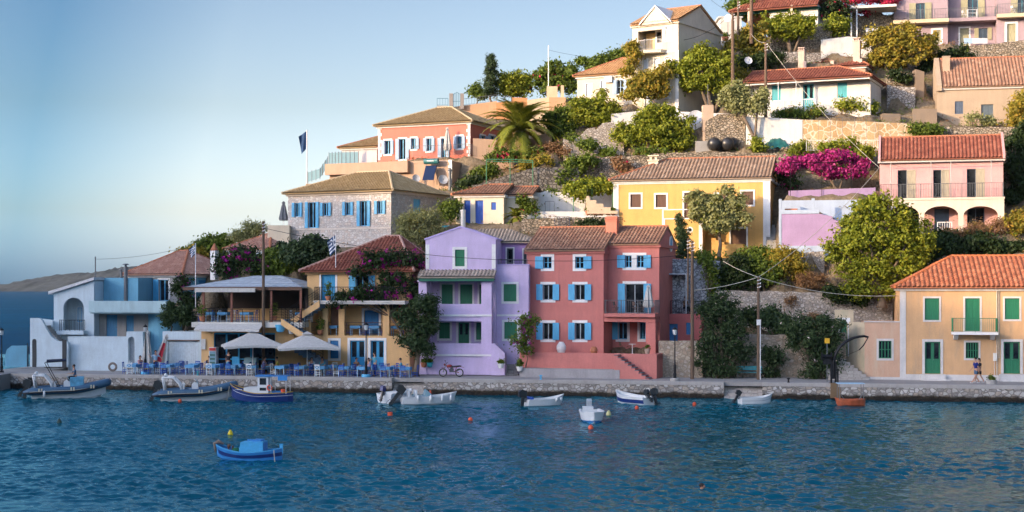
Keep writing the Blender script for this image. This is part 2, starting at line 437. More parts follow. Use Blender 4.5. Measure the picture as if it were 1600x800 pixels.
def door(h,side,base,box,frame=TRIM,fw=.16,mat=BLUE,glazed=False,recess=.14,leaves=None,knob=True):
	a,b,z0,z1=box;wd,ht=b-a,z1-z0
	root=MB().box(0,wd,recess+.05,recess+.09,0,ht).build('door',mat,h.root)
	place(root,side,a if side!='l' else b,base,z0)
	n=leaves or(2 if wd>1.0 else 1)
	for i in range(n):
		lw=wd/n;m=MB();x0,x1=i*lw+.006,(i+1)*lw-.006;f=.1;y0,y1=recess-.01,recess+.045
		m.box(x0,x0+f,y0,y1,0,ht);m.box(x1-f,x1,y0,y1,0,ht)
		m.box(x0+f,x1-f,y0,y1,0,.18);m.box(x0+f,x1-f,y0,y1,ht-f,ht);zm=ht*.42;m.box(x0+f,x1-f,y0,y1,zm,zm+f)
		m.box(x0+f,x1-f,y0+.03,y1,.18,zm)
		m.box(x0+f+.06,x1-f-.06,y0+.012,y0+.029,.25,zm-.07)
		if not glazed:
			m.box(x0+f,x1-f,y0+.03,y1,zm+f,ht-f);m.box(x0+f+.06,x1-f-.06,y0+.012,y0+.029,zm+f+.07,ht-f-.07)
		leaf=m.build('door_leaf',mat,root)
		if glazed:
			q=MB().box(x0+f,x1-f,y0+.025,y1-.005,zm+f,ht-f).build('pane',glass(),root)
	if fw:
		m=MB();m.box(-fw,0,-.035,.02,0,ht);m.box(wd,wd+fw,-.035,.02,0,ht);m.box(-fw,wd+fw,-.035,.02,ht,ht+fw);m.build('frame',frame,root)
	if knob:MB().ball((wd*(.5 if n==2 else .85)+.06,recess-.05,1.0),.035,n=6,m=4).build('handle',GREYI,root)
	return root
def tiles(mb,p0,p1,q1,q0,pitch=.27,course=.34,amp=.065,ns=5):
	"""pan-tiled slope: p0->p1 eave (left to right seen from outside), q0/q1 top corners. adds corrugated stepped surface with UVs"""
	p0,p1,q0,q1=map(Vector,(p0,p1,q0,q1))
	e=(p1-p0);L=e.length;e=e/L
	up=(q0-p0)-e*(q0-p0).dot(e)
	if up.length<1e-4:up=(q1-p1)-e*(q1-p1).dot(e)
	T=up.length;up=up/T;nrm=e.cross(up).normalized()
	if nrm.z<0:nrm=-nrm
	sq0,sq1=(q0-p0).dot(e),(q1-p0).dot(e)
	smin,smax=min(0,sq0),max(L,sq1)
	nw=max(2,int(round((smax-smin)/pitch)));pitch=(smax-smin)/nw
	nc=max(2,int(round(T/course)));course=T/nc
	cols=nw*ns+1
	S=smin+(smax-smin)*np.arange(cols)/(cols-1)
	def lim(s_):
		lo,hi=0.0,T
		if sq0>1e-6 and s_<sq0:hi=min(hi,T*s_/sq0)
		if sq0<-1e-6 and s_<0:lo=max(lo,T*s_/sq0)
		if sq1<L-1e-6 and s_>sq1:hi=min(hi,T*(L-s_)/(L-sq1))
		if sq1>L+1e-6 and s_>L:lo=max(lo,T*(s_-L)/(sq1-L))
		return lo,max(lo,hi)
	rows=[]
	for j in range(nc):rows+=[(j*course,.028,j),((j+1)*course,0.0,j)]
	if mb.uv is None:mb.uv=[(0,0)]*len(mb.v)
	b=len(mb.v)
	for i in range(cols):
		s_=S[i];lo,hi=lim(s_);ph=(i%ns)/ns
		hgt=amp*(abs(math.cos(math.pi*ph))**.8*2-1)
		for(t,st,j)in rows:
			t2=min(max(t,lo),hi)
			hh=hgt+st+amp
			if j==nc-1 and st==0.0:hh=hgt+amp
			P=p0+e*s_+up*t2+nrm*hh
			mb.v.append(tuple(P));mb.uv.append(((s_-smin)/pitch+.5,min(t2/course,j+.999)))
	nr=len(rows)
	for i in range(cols-1):
		for r in range(nr-1):
			a,c=b+i*nr+r,b+(i+1)*nr+r
			A0,A1,C0,C1=mb.v[a],mb.v[a+1],mb.v[c],mb.v[c+1]
			if A0==A1 and C0==C1:continue
			mb.f.append((a,c,c+1,a+1));mb.m.append(mb.mi)
	d=nrm*-.06
	k=len(mb.v)
	quad=[p0,p1,q1,q0]if(q1-q0).length>1e-3 else[p0,p1,q1]
	P=[v+nrm*.0 for v in quad]+[v+d for v in quad]
	n=len(quad)
	mb.v+=[tuple(v)for v in P];mb.uv+=[(.5,.5)]*(2*n)
	mb.f.append(tuple(k+i for i in range(n)));mb.f.append(tuple(k+n+i for i in range(n))[::-1]);mb.m+=[mb.mi]*2
	for i in range(n):mb.f.append((k+(i+1)%n,k+i,k+n+i,k+n+(i+1)%n));mb.m.append(mb.mi)
def ridge_caps(mb,a,b,r=.11,seg=.36):
	a,b=Vector(a),Vector(b);n=max(1,int((b-a).length/seg));d=(b-a)/n
	for i in range(n):
		mb.tube([a+d*i,a+d*(i+1.06)],[r*1.12,r*.92],7)
def roof_hip(h,x0,x1,y0,y1,z,rise,hl,hr,mat,oh=.35,name='roof',caps=None,pitch=.27,parent=None,fascia=None,gableover=.12):
	"""ridge parallel to x. hl / hr = horizontal run of the hip at each end (0 = gable end)"""
	ox0,ox1=x0-(oh if hl else gableover),x1+(oh if hr else gableover)
	oy0,oy1=y0-oh,y1+oh;ym=(y0+y1)/2
	sl=rise/((y1-y0)/2);ze=z-sl*oh*.6;zr=z+rise
	rl,rr=(x0+hl if hl else ox0),(x1-hr if hr else ox1)
	mb=MB();mb.uv=[]
	A,B,C,D_=(ox0,oy0,ze),(ox1,oy0,ze),(ox1,oy1,ze),(ox0,oy1,ze);E,G=(rl,ym,zr),(rr,ym,zr)
	tiles(mb,A,B,G,E,pitch);tiles(mb,C,D_,E,G,pitch)
	if hr:tiles(mb,B,C,G,G,pitch)
	if hl:tiles(mb,D_,A,E,E,pitch)
	rf=mb.build(name,mat,parent or h.root)
	cp=MB();U=Vector((0,0,.07))
	ridge_caps(cp,Vector(E)+U,Vector(G)+U)
	if hr:ridge_caps(cp,Vector(B)+U,Vector(G)+U);ridge_caps(cp,Vector(C)+U,Vector(G)+U)
	if hl:ridge_caps(cp,Vector(A)+U,Vector(E)+U);ridge_caps(cp,Vector(D_)+U,Vector(E)+U)
	cp.build('ridge_tiles',caps or TERRA,rf)
	fm=fascia or WHITE
	m=MB()
	zf=ze-.02
	m.box(x0-.14,x1+.14,y0-.14,y0-.002,zf-.2,zf+.02)
	m.box(x1+.002,x1+.14,y0-.002,y1+.14,zf-.2,zf+.02)
	m.box(x0-.14,x0-.002,y0-.002,y1+.14,zf-.2,zf+.02)
	m.build('cornice',fm,rf)
	return rf,zr
def gable_fill(mb,x0,x1,y0,y1,z,rise,th=.28,sides='lr'):
	ym=(y0+y1)/2
	for sd,xa in(('l',x0),('r',x1-th)):
		if sd in sides:mb.yz([(y0,z),(y1,z),(ym,z+rise-.03)],xa,xa+th)
def railing(name,pts,ht,mat,parent=None,gap=.12,r=.012,posts=None,bars='v',nh=4,top=.022,loc=None):
	"""pts: polyline of the floor line (3d)"""
	mb=MB();P=[Vector(p)for p in pts];U=Vector((0,0,1))
	mb.tube([p+U*ht for p in P],top,5)
	for a,b in zip(P[:-1],P[1:]):
		L=(b-a).length;n=max(1,int(round(L/(posts or 1.5))))
		for i in range(n+1):
			q=a+(b-a)*i/n;mb.tube([q,q+U*ht],top,5)
		if bars=='v':
			mb.tube([a+U*.08,b+U*.08],r,4)
			n=max(2,int(L/gap))
			for i in range(1,n):
				q=a+(b-a)*i/n;mb.tube([q+U*.08,q+U*ht],r,4,cap=False)
		else:
			for j in range(nh):
				zz=ht*(j+.7)/(nh+.7);mb.tube([a+U*zz,b+U*zz],r,4)
	return mb.build(name,mat,parent)
def balusters(name,a,b,ht,mat,parent=None):
	return railing(name,[a,b],ht,mat,parent,gap=.16,r=.02,top=.04)
def chimney(h,x,y,z0,z1,wd,dp,mat,parent,cap='brick',capm=None):
	m=MB();m.box(x,x+wd,y,y+dp,z0,z1)
	m.box(x-.06,x+wd+.06,y-.06,y+dp+.06,z1,z1+.07)
	m.box(x+.04,x+wd-.04,y+.04,y+dp-.04,z1+.07,z1+.16)
	m.box(x-.04,x+wd+.04,y-.04,y+dp+.04,z1+.16,z1+.22)
	return m.build('chimney',mat,parent)
def steps_mb(mb,x0,x1,y0,z0,n,rise,run,axis='y',sgn=1):
	for i in range(n):
		if axis=='y':mb.box(x0,x1,y0+i*run*sgn,y0+n*run*sgn,z0+i*rise,z0+(i+1)*rise)
		else:mb.box(y0+i*run*sgn,y0+n*run*sgn,x0,x1,z0+i*rise,z0+(i+1)*rise)
def leaves_mesh(name,mat,pos,nrm,size,parent=None,asp=.55,seed=0,mat2=None,sel=None,origin=(0,0,0)):
	rg=np.random.default_rng(seed)
	n=len(pos);pos=pos-np.array(origin)
	d=nrm+rg.normal(0,.75,(n,3));d/=np.linalg.norm(d,axis=1)[:,None]+1e-9
	a=rg.normal(0,1,(n,3));a-=d*(a*d).sum(1)[:,None];a/=np.linalg.norm(a,axis=1)[:,None]+1e-9
	b=np.cross(d,a)
	s=size*rg.uniform(.6,1.35,n)[:,None]
	V=np.stack([pos-a*s,pos+b*s*asp+d*s*.15,pos+a*s,pos-b*s*asp+d*s*.15],1).reshape(-1,3)
	me=bpy.data.meshes.new(name);me.vertices.add(4*n);me.vertices.foreach_set('co',V.ravel().astype(np.float32))
	me.loops.add(4*n);me.loops.foreach_set('vertex_index',np.arange(4*n,dtype=np.int32))
	me.polygons.add(n);me.polygons.foreach_set('loop_start',np.arange(0,4*n,4,dtype=np.int32))
	try:me.polygons.foreach_set('loop_total',np.full(n,4,dtype=np.int32))
	except Exception:pass
	me.materials.append(mat)
	if mat2 is not None and sel is not None:
		me.materials.append(mat2);me.polygons.foreach_set('material_index',sel.astype(np.int32))
	me.update(calc_edges=True);me.validate()
	o=bpy.data.objects.new(name,me);link(o,parent);o.location=origin if parent is None else(0,0,0)
	return o
def clump_points(lobes,n,seed,clump=.28,per=44,shell=.55):
	"""lobes: (cx,cy,cz,rx,ry,rz). clumps of leaves biased to lobe surfaces"""
	rg=np.random.default_rng(seed);vol=np.array([l[3]*l[4]*l[5]for l in lobes])**.67;vol/=vol.sum()
	P,N=[],[]
	for l,f in zip(lobes,vol):
		m=max(2,int(n*f/per))
		u=rg.normal(0,1,(m,3));u/=np.linalg.norm(u,axis=1)[:,None]
		rr=shell+(1.05-shell)*rg.random(m)**.6
		rr*=1+.20*rg.normal(0,1,m);rr+=(rg.random(m)<.12)*rg.random(m)*.35
		c=u*rr[:,None]*np.array(l[3:6])+np.array(l[0:3])
		k=rg.poisson(per,m);idx=np.repeat(np.arange(m),k)
		cs=clump*rg.uniform(.45,1.3,m)
		off=rg.normal(0,1,(len(idx),3))*cs[idx][:,None]*np.array([1,1,.75])
		P.append(c[idx]+off);N.append(u[idx]*.45+off/(cs[idx][:,None]+1e-6)*.35+np.array([-.15,-.1,.3]))
	return np.concatenate(P),np.concatenate(N)
BARK=wood('tree bark',(.16,.12,.085),.9,(4,4,1))
def tree(name,label,cat,foot,lobes,n,size,mat,trunk_r=.12,group=None,clump=.28,seed=1,limbs=True,bark=None,mat2=None,frac2=0.0,asp=.55,per=40,shell=.45,trunk2=None,register=None,crownname='crown',lean=None):
	"""foot and lobes in world coordinates"""
	foot=Vector(foot);root=thing(name,label,cat,foot,0,group)
	L=[(a-foot.x,b-foot.y,c-foot.z,d,e,f)for a,b,c,d,e,f in lobes]
	rq=random.Random(seed*7+1);ext=[]
	for l in L:
		for q in range(2):
			a,e=rq.uniform(0,6.28),rq.uniform(-.5,1.2);k=rq.uniform(.85,1.2);s_=rq.uniform(.22,.42)
			ext.append((l[0]+k*l[3]*math.cos(a)*math.cos(e),l[1]+k*l[4]*math.sin(a)*math.cos(e),l[2]+k*l[5]*math.sin(e),l[3]*s_,l[4]*s_,l[5]*s_))
	P,N=clump_points([(l[0],l[1],l[2],l[3]*.88,l[4]*.88,l[5]*.88)for l in L]+ext,n,seed,clump,per,shell)
	sel=None
	if mat2 is not None:
		rg=np.random.default_rng(seed+5)
		cen=P[rg.integers(0,len(P),max(4,len(P)//90))]
		sel=np.zeros(len(P),bool)
		for c in cen[:int(len(cen))]:
			dd=((P-c)**2).sum(1);sel|=dd<(clump*.9)**2*rg.uniform(.3,1.3)
		sel&=rg.random(len(P))<frac2
	leaves_mesh(crownname,mat,P,N,size,root,asp,seed,mat2,sel)
	if trunk_r:
		mb=MB();rr=random.Random(seed)
		cz=min(l[2]-l[5]*.55 for l in L);cz=max(.3,cz)
		cx=sum(l[0]for l in L)/len(L);cy=sum(l[1]for l in L)/len(L)
		top=Vector((cx*.6,cy*.6,cz))
		if lean:top=Vector((lean[0],lean[1],cz))
		pts=[Vector((0,0,-.3)),Vector((rr.uniform(-.1,.1),0,0)),top*.5+Vector((rr.uniform(-.15,.15),rr.uniform(-.1,.1),0)),top]
		mb.tube(pts,[trunk_r*1.35,trunk_r*1.1,trunk_r*.85,trunk_r*.75],8)
		if limbs:
			for l in L:
				for q in range(3):
					e=Vector((l[0]+rr.uniform(-.6,.6)*l[3],l[1]+rr.uniform(-.6,.6)*l[4],l[2]+rr.uniform(-.3,.7)*l[5]))
					mid=(top+e)/2+Vector((rr.uniform(-.2,.2),rr.uniform(-.2,.2),rr.uniform(-.1,.25)))
					mb.tube([top*.97,mid,e],[trunk_r*.6,trunk_r*.38,trunk_r*.12],5)
		if trunk2:
			for dx,dy in trunk2:mb.tube([Vector((dx*.2,dy*.2,-.2)),Vector((dx*.7,dy*.7,cz*.6)),Vector((dx,dy,cz*1.1)),Vector((dx*1.4,dy*1.4,cz*1.9))],[trunk_r*.8,trunk_r*.7,trunk_r*.5,trunk_r*.2],6)
		mb.build('trunk',bark or BARK,root,smooth=True)
	return root
def lobes_px(spec,D,dy=None):
	"""spec: (px, py, rpx, rpy[, dD]) in photo pixels at depth D -> world lobes"""
	out=[]
	for s_ in spec:
		d=D+(s_[4]if len(s_)>4 else 0);c=W(s_[0],s_[1],d);rx=s_[2]/F*d;rz=s_[3]/F*d
		out.append((c.x,c.y,c.z,rx,(rx+rz)/2*.9,rz))
	return out
L_BRIGHT=leafmat('leaf bright green',(.07,.10,.010),(.22,.26,.022),.28,(.36,.34,.03))
L_MID=leafmat('leaf mid green',(.035,.07,.012),(.12,.17,.022),.3)
L_DARK=leafmat('leaf dark green',(.008,.020,.006),(.028,.050,.012),.2)
L_OLIVE=leafmat('leaf olive grey',(.13,.15,.06),(.28,.29,.12),.25)
L_OCHRE=leafmat('leaf ochre',(.12,.12,.015),(.28,.24,.03),.28,(.42,.24,.035))
L_DRY=leafmat('leaf dry brown',(.13,.07,.035),(.24,.14,.07),.2)
L_DEEP=leafmat('leaf evergreen',(.014,.034,.016),(.048,.080,.028),.2)  # deep muted green leaf colour
F_MAG=leafmat('flower magenta',(.16,.006,.07),(.38,.02,.17),.2,(.58,.09,.30))
F_PUR=leafmat('flower purple',(.28,.01,.20),(.48,.03,.36),.35)
F_RED=leafmat('flower crimson',(.20,.01,.03),(.42,.02,.07),.2)
F_WHT=leafmat('flower pale pink',(.55,.4,.4),(.8,.65,.65),.3)
def water_mat(nm='sea water',bd=.7,rf=.42,dc=((.000,.030,.085),(.001,.042,.110))):
	b=NB(nm,.08);b.b.inputs['IOR'].default_value=1.333
	deep=b.ramp(b.noise(.03,3),[(.35,dc[0]),(.7,dc[1])])
	n1=b.noise(1.1,3,.6,(.62,1,1),.4);n2=b.noise(3.6,2,.5,(.7,1,1),.3);n3=b.noise(.16,3,.6,(.5,1,1))
	h=b.math('ADD',b.math('MULTIPLY',n1,1.0),b.math('MULTIPLY',n2,.30));h=b.math('ADD',h,b.math('MULTIPLY',n3,2.6))
	bp=b.n('ShaderNodeBump');bp.inputs['Strength'].default_value=1;bp.inputs['Distance'].default_value=bd;b.l(h,bp.inputs['Height'])
	fr=b.n('ShaderNodeFresnel');fr.inputs['IOR'].default_value=1.333;b.l(bp.outputs[0],fr.inputs['Normal'])
	fac=b.math('MULTIPLY',b.math('POWER',fr.outputs[0],.9),rf)
	df=b.n('ShaderNodeBsdfDiffuse');b.l(deep,df.inputs['Color'])
	gl=b.n('ShaderNodeBsdfGlossy');gl.inputs['Roughness'].default_value=.08;gl.inputs['Color'].default_value=(.58,.90,1,1);b.l(bp.outputs[0],gl.inputs['Normal'])
	ms=b.n('ShaderNodeMixShader');b.l(fac,ms.inputs[0]);b.l(df.outputs[0],ms.inputs[1]);b.l(gl.outputs[0],ms.inputs[2])
	b.l(ms.outputs[0],b.t.nodes['Material Output'].inputs['Surface']);b.t.nodes.remove(b.b)
	return b.m
SEA=water_mat()
YN,YF_,KX=46.0,170.0,.40
m=MB();m.add([(-9000,-3000,0),(9000,-3000,0),(9000,16000,0),(-9000,16000,0),(-YN*KX,YN,0),(YN*KX,YN,0),(YF_*KX,YF_,0),(-YF_*KX,YF_,0)],[(0,1,5,4),(1,2,6,5),(2,3,7,6),(3,0,4,7)])
tag(m.build('sea',SEA),kind='structure')
def ripples():
	rg=np.random.default_rng(12);ys=[YN]
	while ys[-1]<YF_:ys.append(ys[-1]+.13*(1+max(0,ys[-1]-75)/45))
	ys[-1]=YF_;ys=np.array(ys);us=np.linspace(-1,1,620);U,Y=np.meshgrid(us,ys,indexing='ij');X=U*Y*KX;Z=np.zeros_like(X)
	env=np.zeros_like(X)
	for i in range(10):a=rg.uniform(0,2*math.pi);k=2*math.pi/rg.uniform(9,30);env+=np.sin(k*(X*math.cos(a)+Y*math.sin(a))+rg.uniform(0,6))
	env=1+.22*env/2
	for i in range(90):
		L=.32*(4.5**rg.random());a=R(250)+rg.normal()*.85;k=2*math.pi/L;amp=.0125*L**.9*rg.uniform(.4,1.2)
		ph=k*(X*math.cos(a)+Y*math.sin(a))+rg.uniform(0,6)+.8*np.sin(X*rg.uniform(.1,.5)+rg.uniform(0,6))+.8*np.sin(Y*rg.uniform(.1,.5)+rg.uniform(0,6))
		Z+=amp*np.sin(ph)
	edge=np.minimum(1,np.minimum((1-np.abs(U))*20,np.minimum((Y-YN)/2,(YF_-Y)/10)));Z=Z*env*edge*.46
	nx,ny=X.shape;V=np.stack([X,Y,Z],-1).reshape(-1,3);idx=np.arange(nx*ny,dtype=np.int32).reshape(nx,ny)
	Fc=np.stack([idx[:-1,:-1],idx[1:,:-1],idx[1:,1:],idx[:-1,1:]],-1).reshape(-1,4);n=len(Fc)
	me=bpy.data.meshes.new('harbour_water');me.vertices.add(len(V));me.vertices.foreach_set('co',V.ravel().astype(np.float32));me.loops.add(4*n);me.loops.foreach_set('vertex_index',Fc.ravel())
	me.polygons.add(n);me.polygons.foreach_set('loop_start',np.arange(0,4*n,4,dtype=np.int32));me.materials.append(SEAN);me.polygons.foreach_set('use_smooth',np.ones(n,bool));me.update(calc_edges=True);me.validate()
	o=bpy.data.objects.new('harbour_water',me);link(o);tag(o,kind='structure')
SEAN=water_mat('harbour water',.035,.80,((.000,.064,.100),(.001,.100,.150)))
ripples()
QA=Vector((-34.2,112.4));QU=(Vector((30.4,100.0))-QA).normalized();QV=Vector((-QU.y,QU.x));QZ=1.15
def Q(s_,v,z=QZ):p=QA+QU*s_+QV*v;return Vector((p.x,p.y,z))
def qs(px,v=0.0):
	o=QA+QV*v;k=(px-CXP)/F
	return(k*o.y-o.x)/(QU.x-k*QU.y)
def qp(px,v,z=QZ):return Q(qs(px,v),v,z)
def qdepth(px,py,z=QZ):return(CH-z)*F/(py-HYP)
def gp(px,py,z=QZ):
	"""point on level z seen at pixel"""
	return W(px,py,(CH-z)*F/(py-HYP))
QUAYST=stone('quay rubble',[(.30,.27,.24),(.42,.38,.34),(.24,.22,.20),(.36,.29,.22),(.50,.46,.42)],(.20,.18,.16),.34,1.2,.06,.09,blot=None)
def quay_stone():
	b=NB('quay masonry',.9)
	s=3.0
	v1=b.n('ShaderNodeTexVoronoi',feature='F1');b.l(b.co((s,s,s*1.3)),v1.inputs['Vector']);v1.inputs['Scale'].default_value=1
	v2=b.n('ShaderNodeTexVoronoi',feature='DISTANCE_TO_EDGE');b.l(b.co((s,s,s*1.3)),v2.inputs['Vector']);v2.inputs['Scale'].default_value=1
	sp=b.n('ShaderNodeSeparateColor');b.l(v1.outputs['Color'],sp.inputs[0])
	c=b.ramp(sp.outputs[0],[(0,(.32,.29,.27)),(.2,(.50,.48,.45)),(.4,(.18,.17,.16)),(.6,(.38,.31,.24)),(.8,(.64,.62,.60))],'CONSTANT')
	e=b.ramp(v2.outputs['Distance'],[(.03,(0,0,0)),(.12,(1,1,1))])
	q=b.mix(e,(.20,.18,.16),b.mix(.4,c,b.ramp(b.noise(8,4),[(.3,(.22,.2,.18)),(.7,(.55,.52,.48))])))
	xyz=b.n('ShaderNodeSeparateXYZ');b.l(b.co(),xyz.inputs[0])
	zz=b.math('ADD',xyz.outputs[2],b.math('MULTIPLY',b.math('SUBTRACT',b.noise(1.3,4),.5),.45))
	wet=b.ramp(zz,[(.10,(.035,.028,.018)),(.30,(.10,.075,.045)),(.46,(1,1,1))])
	b.col(b.mix(1,q,wet,'MULTIPLY'))
	b.bump(b.math('ADD',b.math('MULTIPLY',e,.8),b.noise(9,4)),.8,.05)
	return b.m
QM=quay_stone()
PAVE=plaster('worn concrete paving',(.30,.29,.28),.5,.12,(.20,.19,.18))
COPE=plaster('pale stone coping',(.40,.38,.36),.5,.14,(.28,.26,.23))
notches=[(qs(612),qs(662),1.25),(qs(1131),qs(1191),1.25)]
s_end=qs(1640)+6
pts=[(-8,0)]
for a,b_,d in notches:pts+=[(a,0),(a,d),(b_,d),(b_,0)]
pts+=[(s_end,0)]
def qpoly(off0,vback):return[Q(s_,v+off0 if v==0 else v+off0,0)for s_,v in pts]+[Q(s_end,vback,0),Q(-8,vback,0)]
m=MB();P=qpoly(0,1.9);m.prism([(p.x,p.y,-2)for p in P],(0,0,2+QZ-.24));quay=m.build('quay_wall',QM);tag(quay,kind='structure')
m=MB();P=qpoly(-.03,1.6);m.prism([(p.x,p.y,QZ-.237)for p in P],(0,0,.237));tag(m.build('kerb_coping',COPE),kind='structure')
BLOCKS=stone('squared pale blocks',[(.46,.43,.40),(.54,.51,.47),(.40,.37,.34)],(.26,.24,.22),.5,1.8,.02,.03,.35)
for a,b_,d in notches:
	m=MB()
	for i in range(4):
		v0=.05+i*.29
		P=[Q(a+.003,v0,-1),Q(b_-.003,v0,-1),Q(b_-.003,d-.003,-1),Q(a+.003,d-.003,-1)]
		zt=.16+i*.20
		m.prism([(p.x,p.y,-1 if i==0 else zt-.2)for p in P],(0,0,(zt+1)if i==0 else .2))
	tag(m.build('quay_steps',BLOCKS),kind='structure')
m=MB();P=[Q(-8,.55),Q(s_end,.55),Q(s_end,16),Q(-8,16)]
m.prism([(p.x,p.y,QZ-.3)for p in P],(0,0,.304));tag(m.build('promenade',PAVE),kind='structure')
m=MB();a=gp(-30,607,0);b2=gp(18,606.5,0)
m.box(a.x,b2.x,b2.y-3.4,b2.y+2,-2,1.16);tag(m.build('pier',plaster('pier concrete',(.22,.22,.22),.6)),kind='structure')
HILLM=NB('haze tinted scrub rock',.95)
HILLM.col(HILLM.mix(HILLM.ramp(HILLM.noise(.05,6,.75),[(.46,(0,0,0)),(.56,(1,1,1))]),(.002,.011,.016),(.010,.020,.032)))  # aerial haze blue and shade darkening put into the scrub colour
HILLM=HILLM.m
prof=[(8,447),(16,445),(42,436.5),(65,429),(90,427.5),(112,427),(157,420),(194,414),(245,406.5),(320,398),(420,392),(560,388),(700,400)]
def headland():
	D=2400.0;rg=np.random.default_rng(3);V=[];Fc=[]
	xs=np.linspace(6,700,140);top=np.interp(xs,[p[0]for p in prof],[p[1]for p in prof])
	rows=26
	for i,px in enumerate(xs):
		hmax=(HYP-top[i])/F*D+(0 if top[i]>446 else 7.9)
		for j in range(rows):
			t=j/(rows-1);prof_h=math.sin(min(1,t*1.15)*math.pi/2)**.8 if t<.87 else 1-(t-.87)*3
			V.append((XD(px,D)+t*60,D-260+t*300,max(-5,hmax*prof_h*(1+.05*rg.normal())+rg.normal()*.8-3*(1-t))))
	for i in range(len(xs)-1):
		for j in range(rows-1):
			a=i*rows+j;Fc.append((a,a+rows,a+rows+1,a+1))
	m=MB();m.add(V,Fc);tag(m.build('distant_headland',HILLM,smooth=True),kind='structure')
headland()
def shade_hill():
	L0=-260.0;ux,uy=.848,.530;rg=np.random.default_rng(9)
	qv=[-300,40,66,72,78.5,91,106,116,126,200,320];hv=[15,23,24.3,25.8,28.2,27.6,27.6,28.6,29.5,24,5]
	V,Fc=[],[];qq=np.arange(-300,320,2.5);sec=[(-170,-6),(-120,.35),(-60,.75),(-20,.96),(0,1.0),(25,.93),(80,.55),(120,.2),(150,-6)]
	for q_ in qq:
		h=float(np.interp(q_,qv,hv))+65
		for dl,k in sec:
			L=L0+dl;z=h*k if k>-1 else-3
			z+=rg.normal()*(.45 if k==1.0 else 1.2)if k>0 else 0
			V.append((ux*L-uy*q_,uy*L+ux*q_,z))
	ns=len(sec)
	for i in range(len(qq)-1):
		for j in range(ns-1):a=i*ns+j;Fc.append((a,a+ns,a+ns+1,a+1))
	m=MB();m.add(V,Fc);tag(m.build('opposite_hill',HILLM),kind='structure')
shade_hill()
EARTH=NB('dry earth and scrub',.95)
_c=EARTH.ramp(EARTH.noise(.9,6,.65),[(.3,(.05,.05,.02)),(.45,(.17,.12,.065)),(.6,(.24,.18,.11)),(.75,(.06,.075,.03))])
EARTH.col(EARTH.mix(.4,_c,EARTH.ramp(EARTH.noise(5,5),[(.3,(.06,.05,.03)),(.7,(.36,.30,.22))])))
EARTH.bump(EARTH.noise(3,6,.7),.9,.25);EARTH=EARTH.m
def build_terrain():
	pts=np.array(TC);xs=np.arange(-62,84,.5);ys=np.arange(103.0,200,.5)
	X,Y=np.meshgrid(xs,ys,indexing='ij');Z=np.zeros_like(X);Ws=np.zeros_like(X)
	for x,y,z in pts:
		w_=1/((X-x)**2+((Y-y)*1.0)**2+.15)**2.2;Z+=w_*z;Ws+=w_
	Z/=Ws;rg=np.random.default_rng(1)
	vq=(X-QA.x)*QV.x+(Y-QA.y)*QV.y
	Xe=X*np.where(Y>130,130/Y,1.0)
	Z=np.minimum(Z,np.interp(Xe,[-45,-38,-34,-28,-20,-10,0,10],[-3,-1,5,9.2,13,19.5,26.5,60]))
	Z=np.where((vq<13)&(X>8.5)&(X<14.8),np.minimum(Z,3.2),Z)
	Z=np.where(vq<2.2,-3.0,np.where(vq<np.where(X>8.5,7.3,6.6),np.minimum(Z,QZ-.3),Z))
	Z+=rg.normal(0,.05,Z.shape)
	nx,ny=Z.shape;V=np.stack([X,Y,Z],-1).reshape(-1,3)
	idx=np.arange(nx*ny).reshape(nx,ny)
	Fc=np.stack([idx[:-1,:-1],idx[1:,:-1],idx[1:,1:],idx[:-1,1:]],-1).reshape(-1,4)
	me=bpy.data.meshes.new('hillside_ground');me.from_pydata(V.tolist(),[],Fc.tolist());me.materials.append(EARTH)
	me.polygons.foreach_set('use_smooth',[True]*len(me.polygons));me.update()
	o=bpy.data.objects.new('hillside_ground',me);link(o);tag(o,kind='structure')
for px in range(-200,1900,60):
	for v in(3,6):p=qp(px,v);tp(p.x,p.y,QZ-.4)
for x,y,z in[(-62,104,-3),(-62,118,-3),(-62,135,-4),(-50,128,-3),(-44,124,-2),(-40,134,-2),(-36,130,-1),(-36,126,1),(-33,134,0),(-33,128,3),(-28,142,0),(-24,150,2),(-20,165,2),(-38,121,1),(-30,150,-2),(-46,150,-4),(-62,160,-5),(-62,212,-6),(-30,210,-2),(-48,116,.5),(-40,113,.6)]:tp(x,y,z)
#  front row, left to right
P_BLUEW=plaster('shade blued white limewash',(.55,.66,.72),.35)  # white walls, with the blue of shade put into the colour
P_AQUA=plaster('sky blue plaster',(.16,.40,.55),.4)
P_GREY=plaster('grey cement render',(.33,.32,.31),.7)
P_OCHRE=plaster('apricot plaster',(.68,.43,.20),.25)
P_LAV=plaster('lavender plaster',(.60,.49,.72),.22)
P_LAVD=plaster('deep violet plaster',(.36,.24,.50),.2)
P_RED=plaster('brick red plaster',(.54,.19,.165),.35)
P_PEACH=plaster('faded peach plaster',(.63,.385,.20),.6,.1,(.38,.29,.20))
P_CREAM=plaster('cream plaster',(.74,.64,.48),.3)
A=House('whitewashed_house','whitewashed house with arched balcony and outside stair at the left end of the quay','house',84,147,118.5,-8,574,7)
top=A.z(437);zs=lambda py,v=0:A.z(py,v)
m=MB();ax0,ax1,az0,az1=A.box(99,465,131,516)
xr=A.loc(147,440)[0];zl=A.loc(80,456)[1];zr_=A.loc(147,437)[1]
def ztop(x):return zl+(zr_-zl)*x/xr-.12
spring=az1-(ax1-ax0)/2
m.xz([(0,0),(ax0,0),(ax0,ztop(ax0)),(0,ztop(0))],0,.3)
m.xz([(ax1,0),(xr,0),(xr,ztop(xr)),(ax1,ztop(ax1))],0,.3)
m.box(ax0,ax1,0,.3,0,az0)
n=12;cxm,rr_=(ax0+ax1)/2,(ax1-ax0)/2
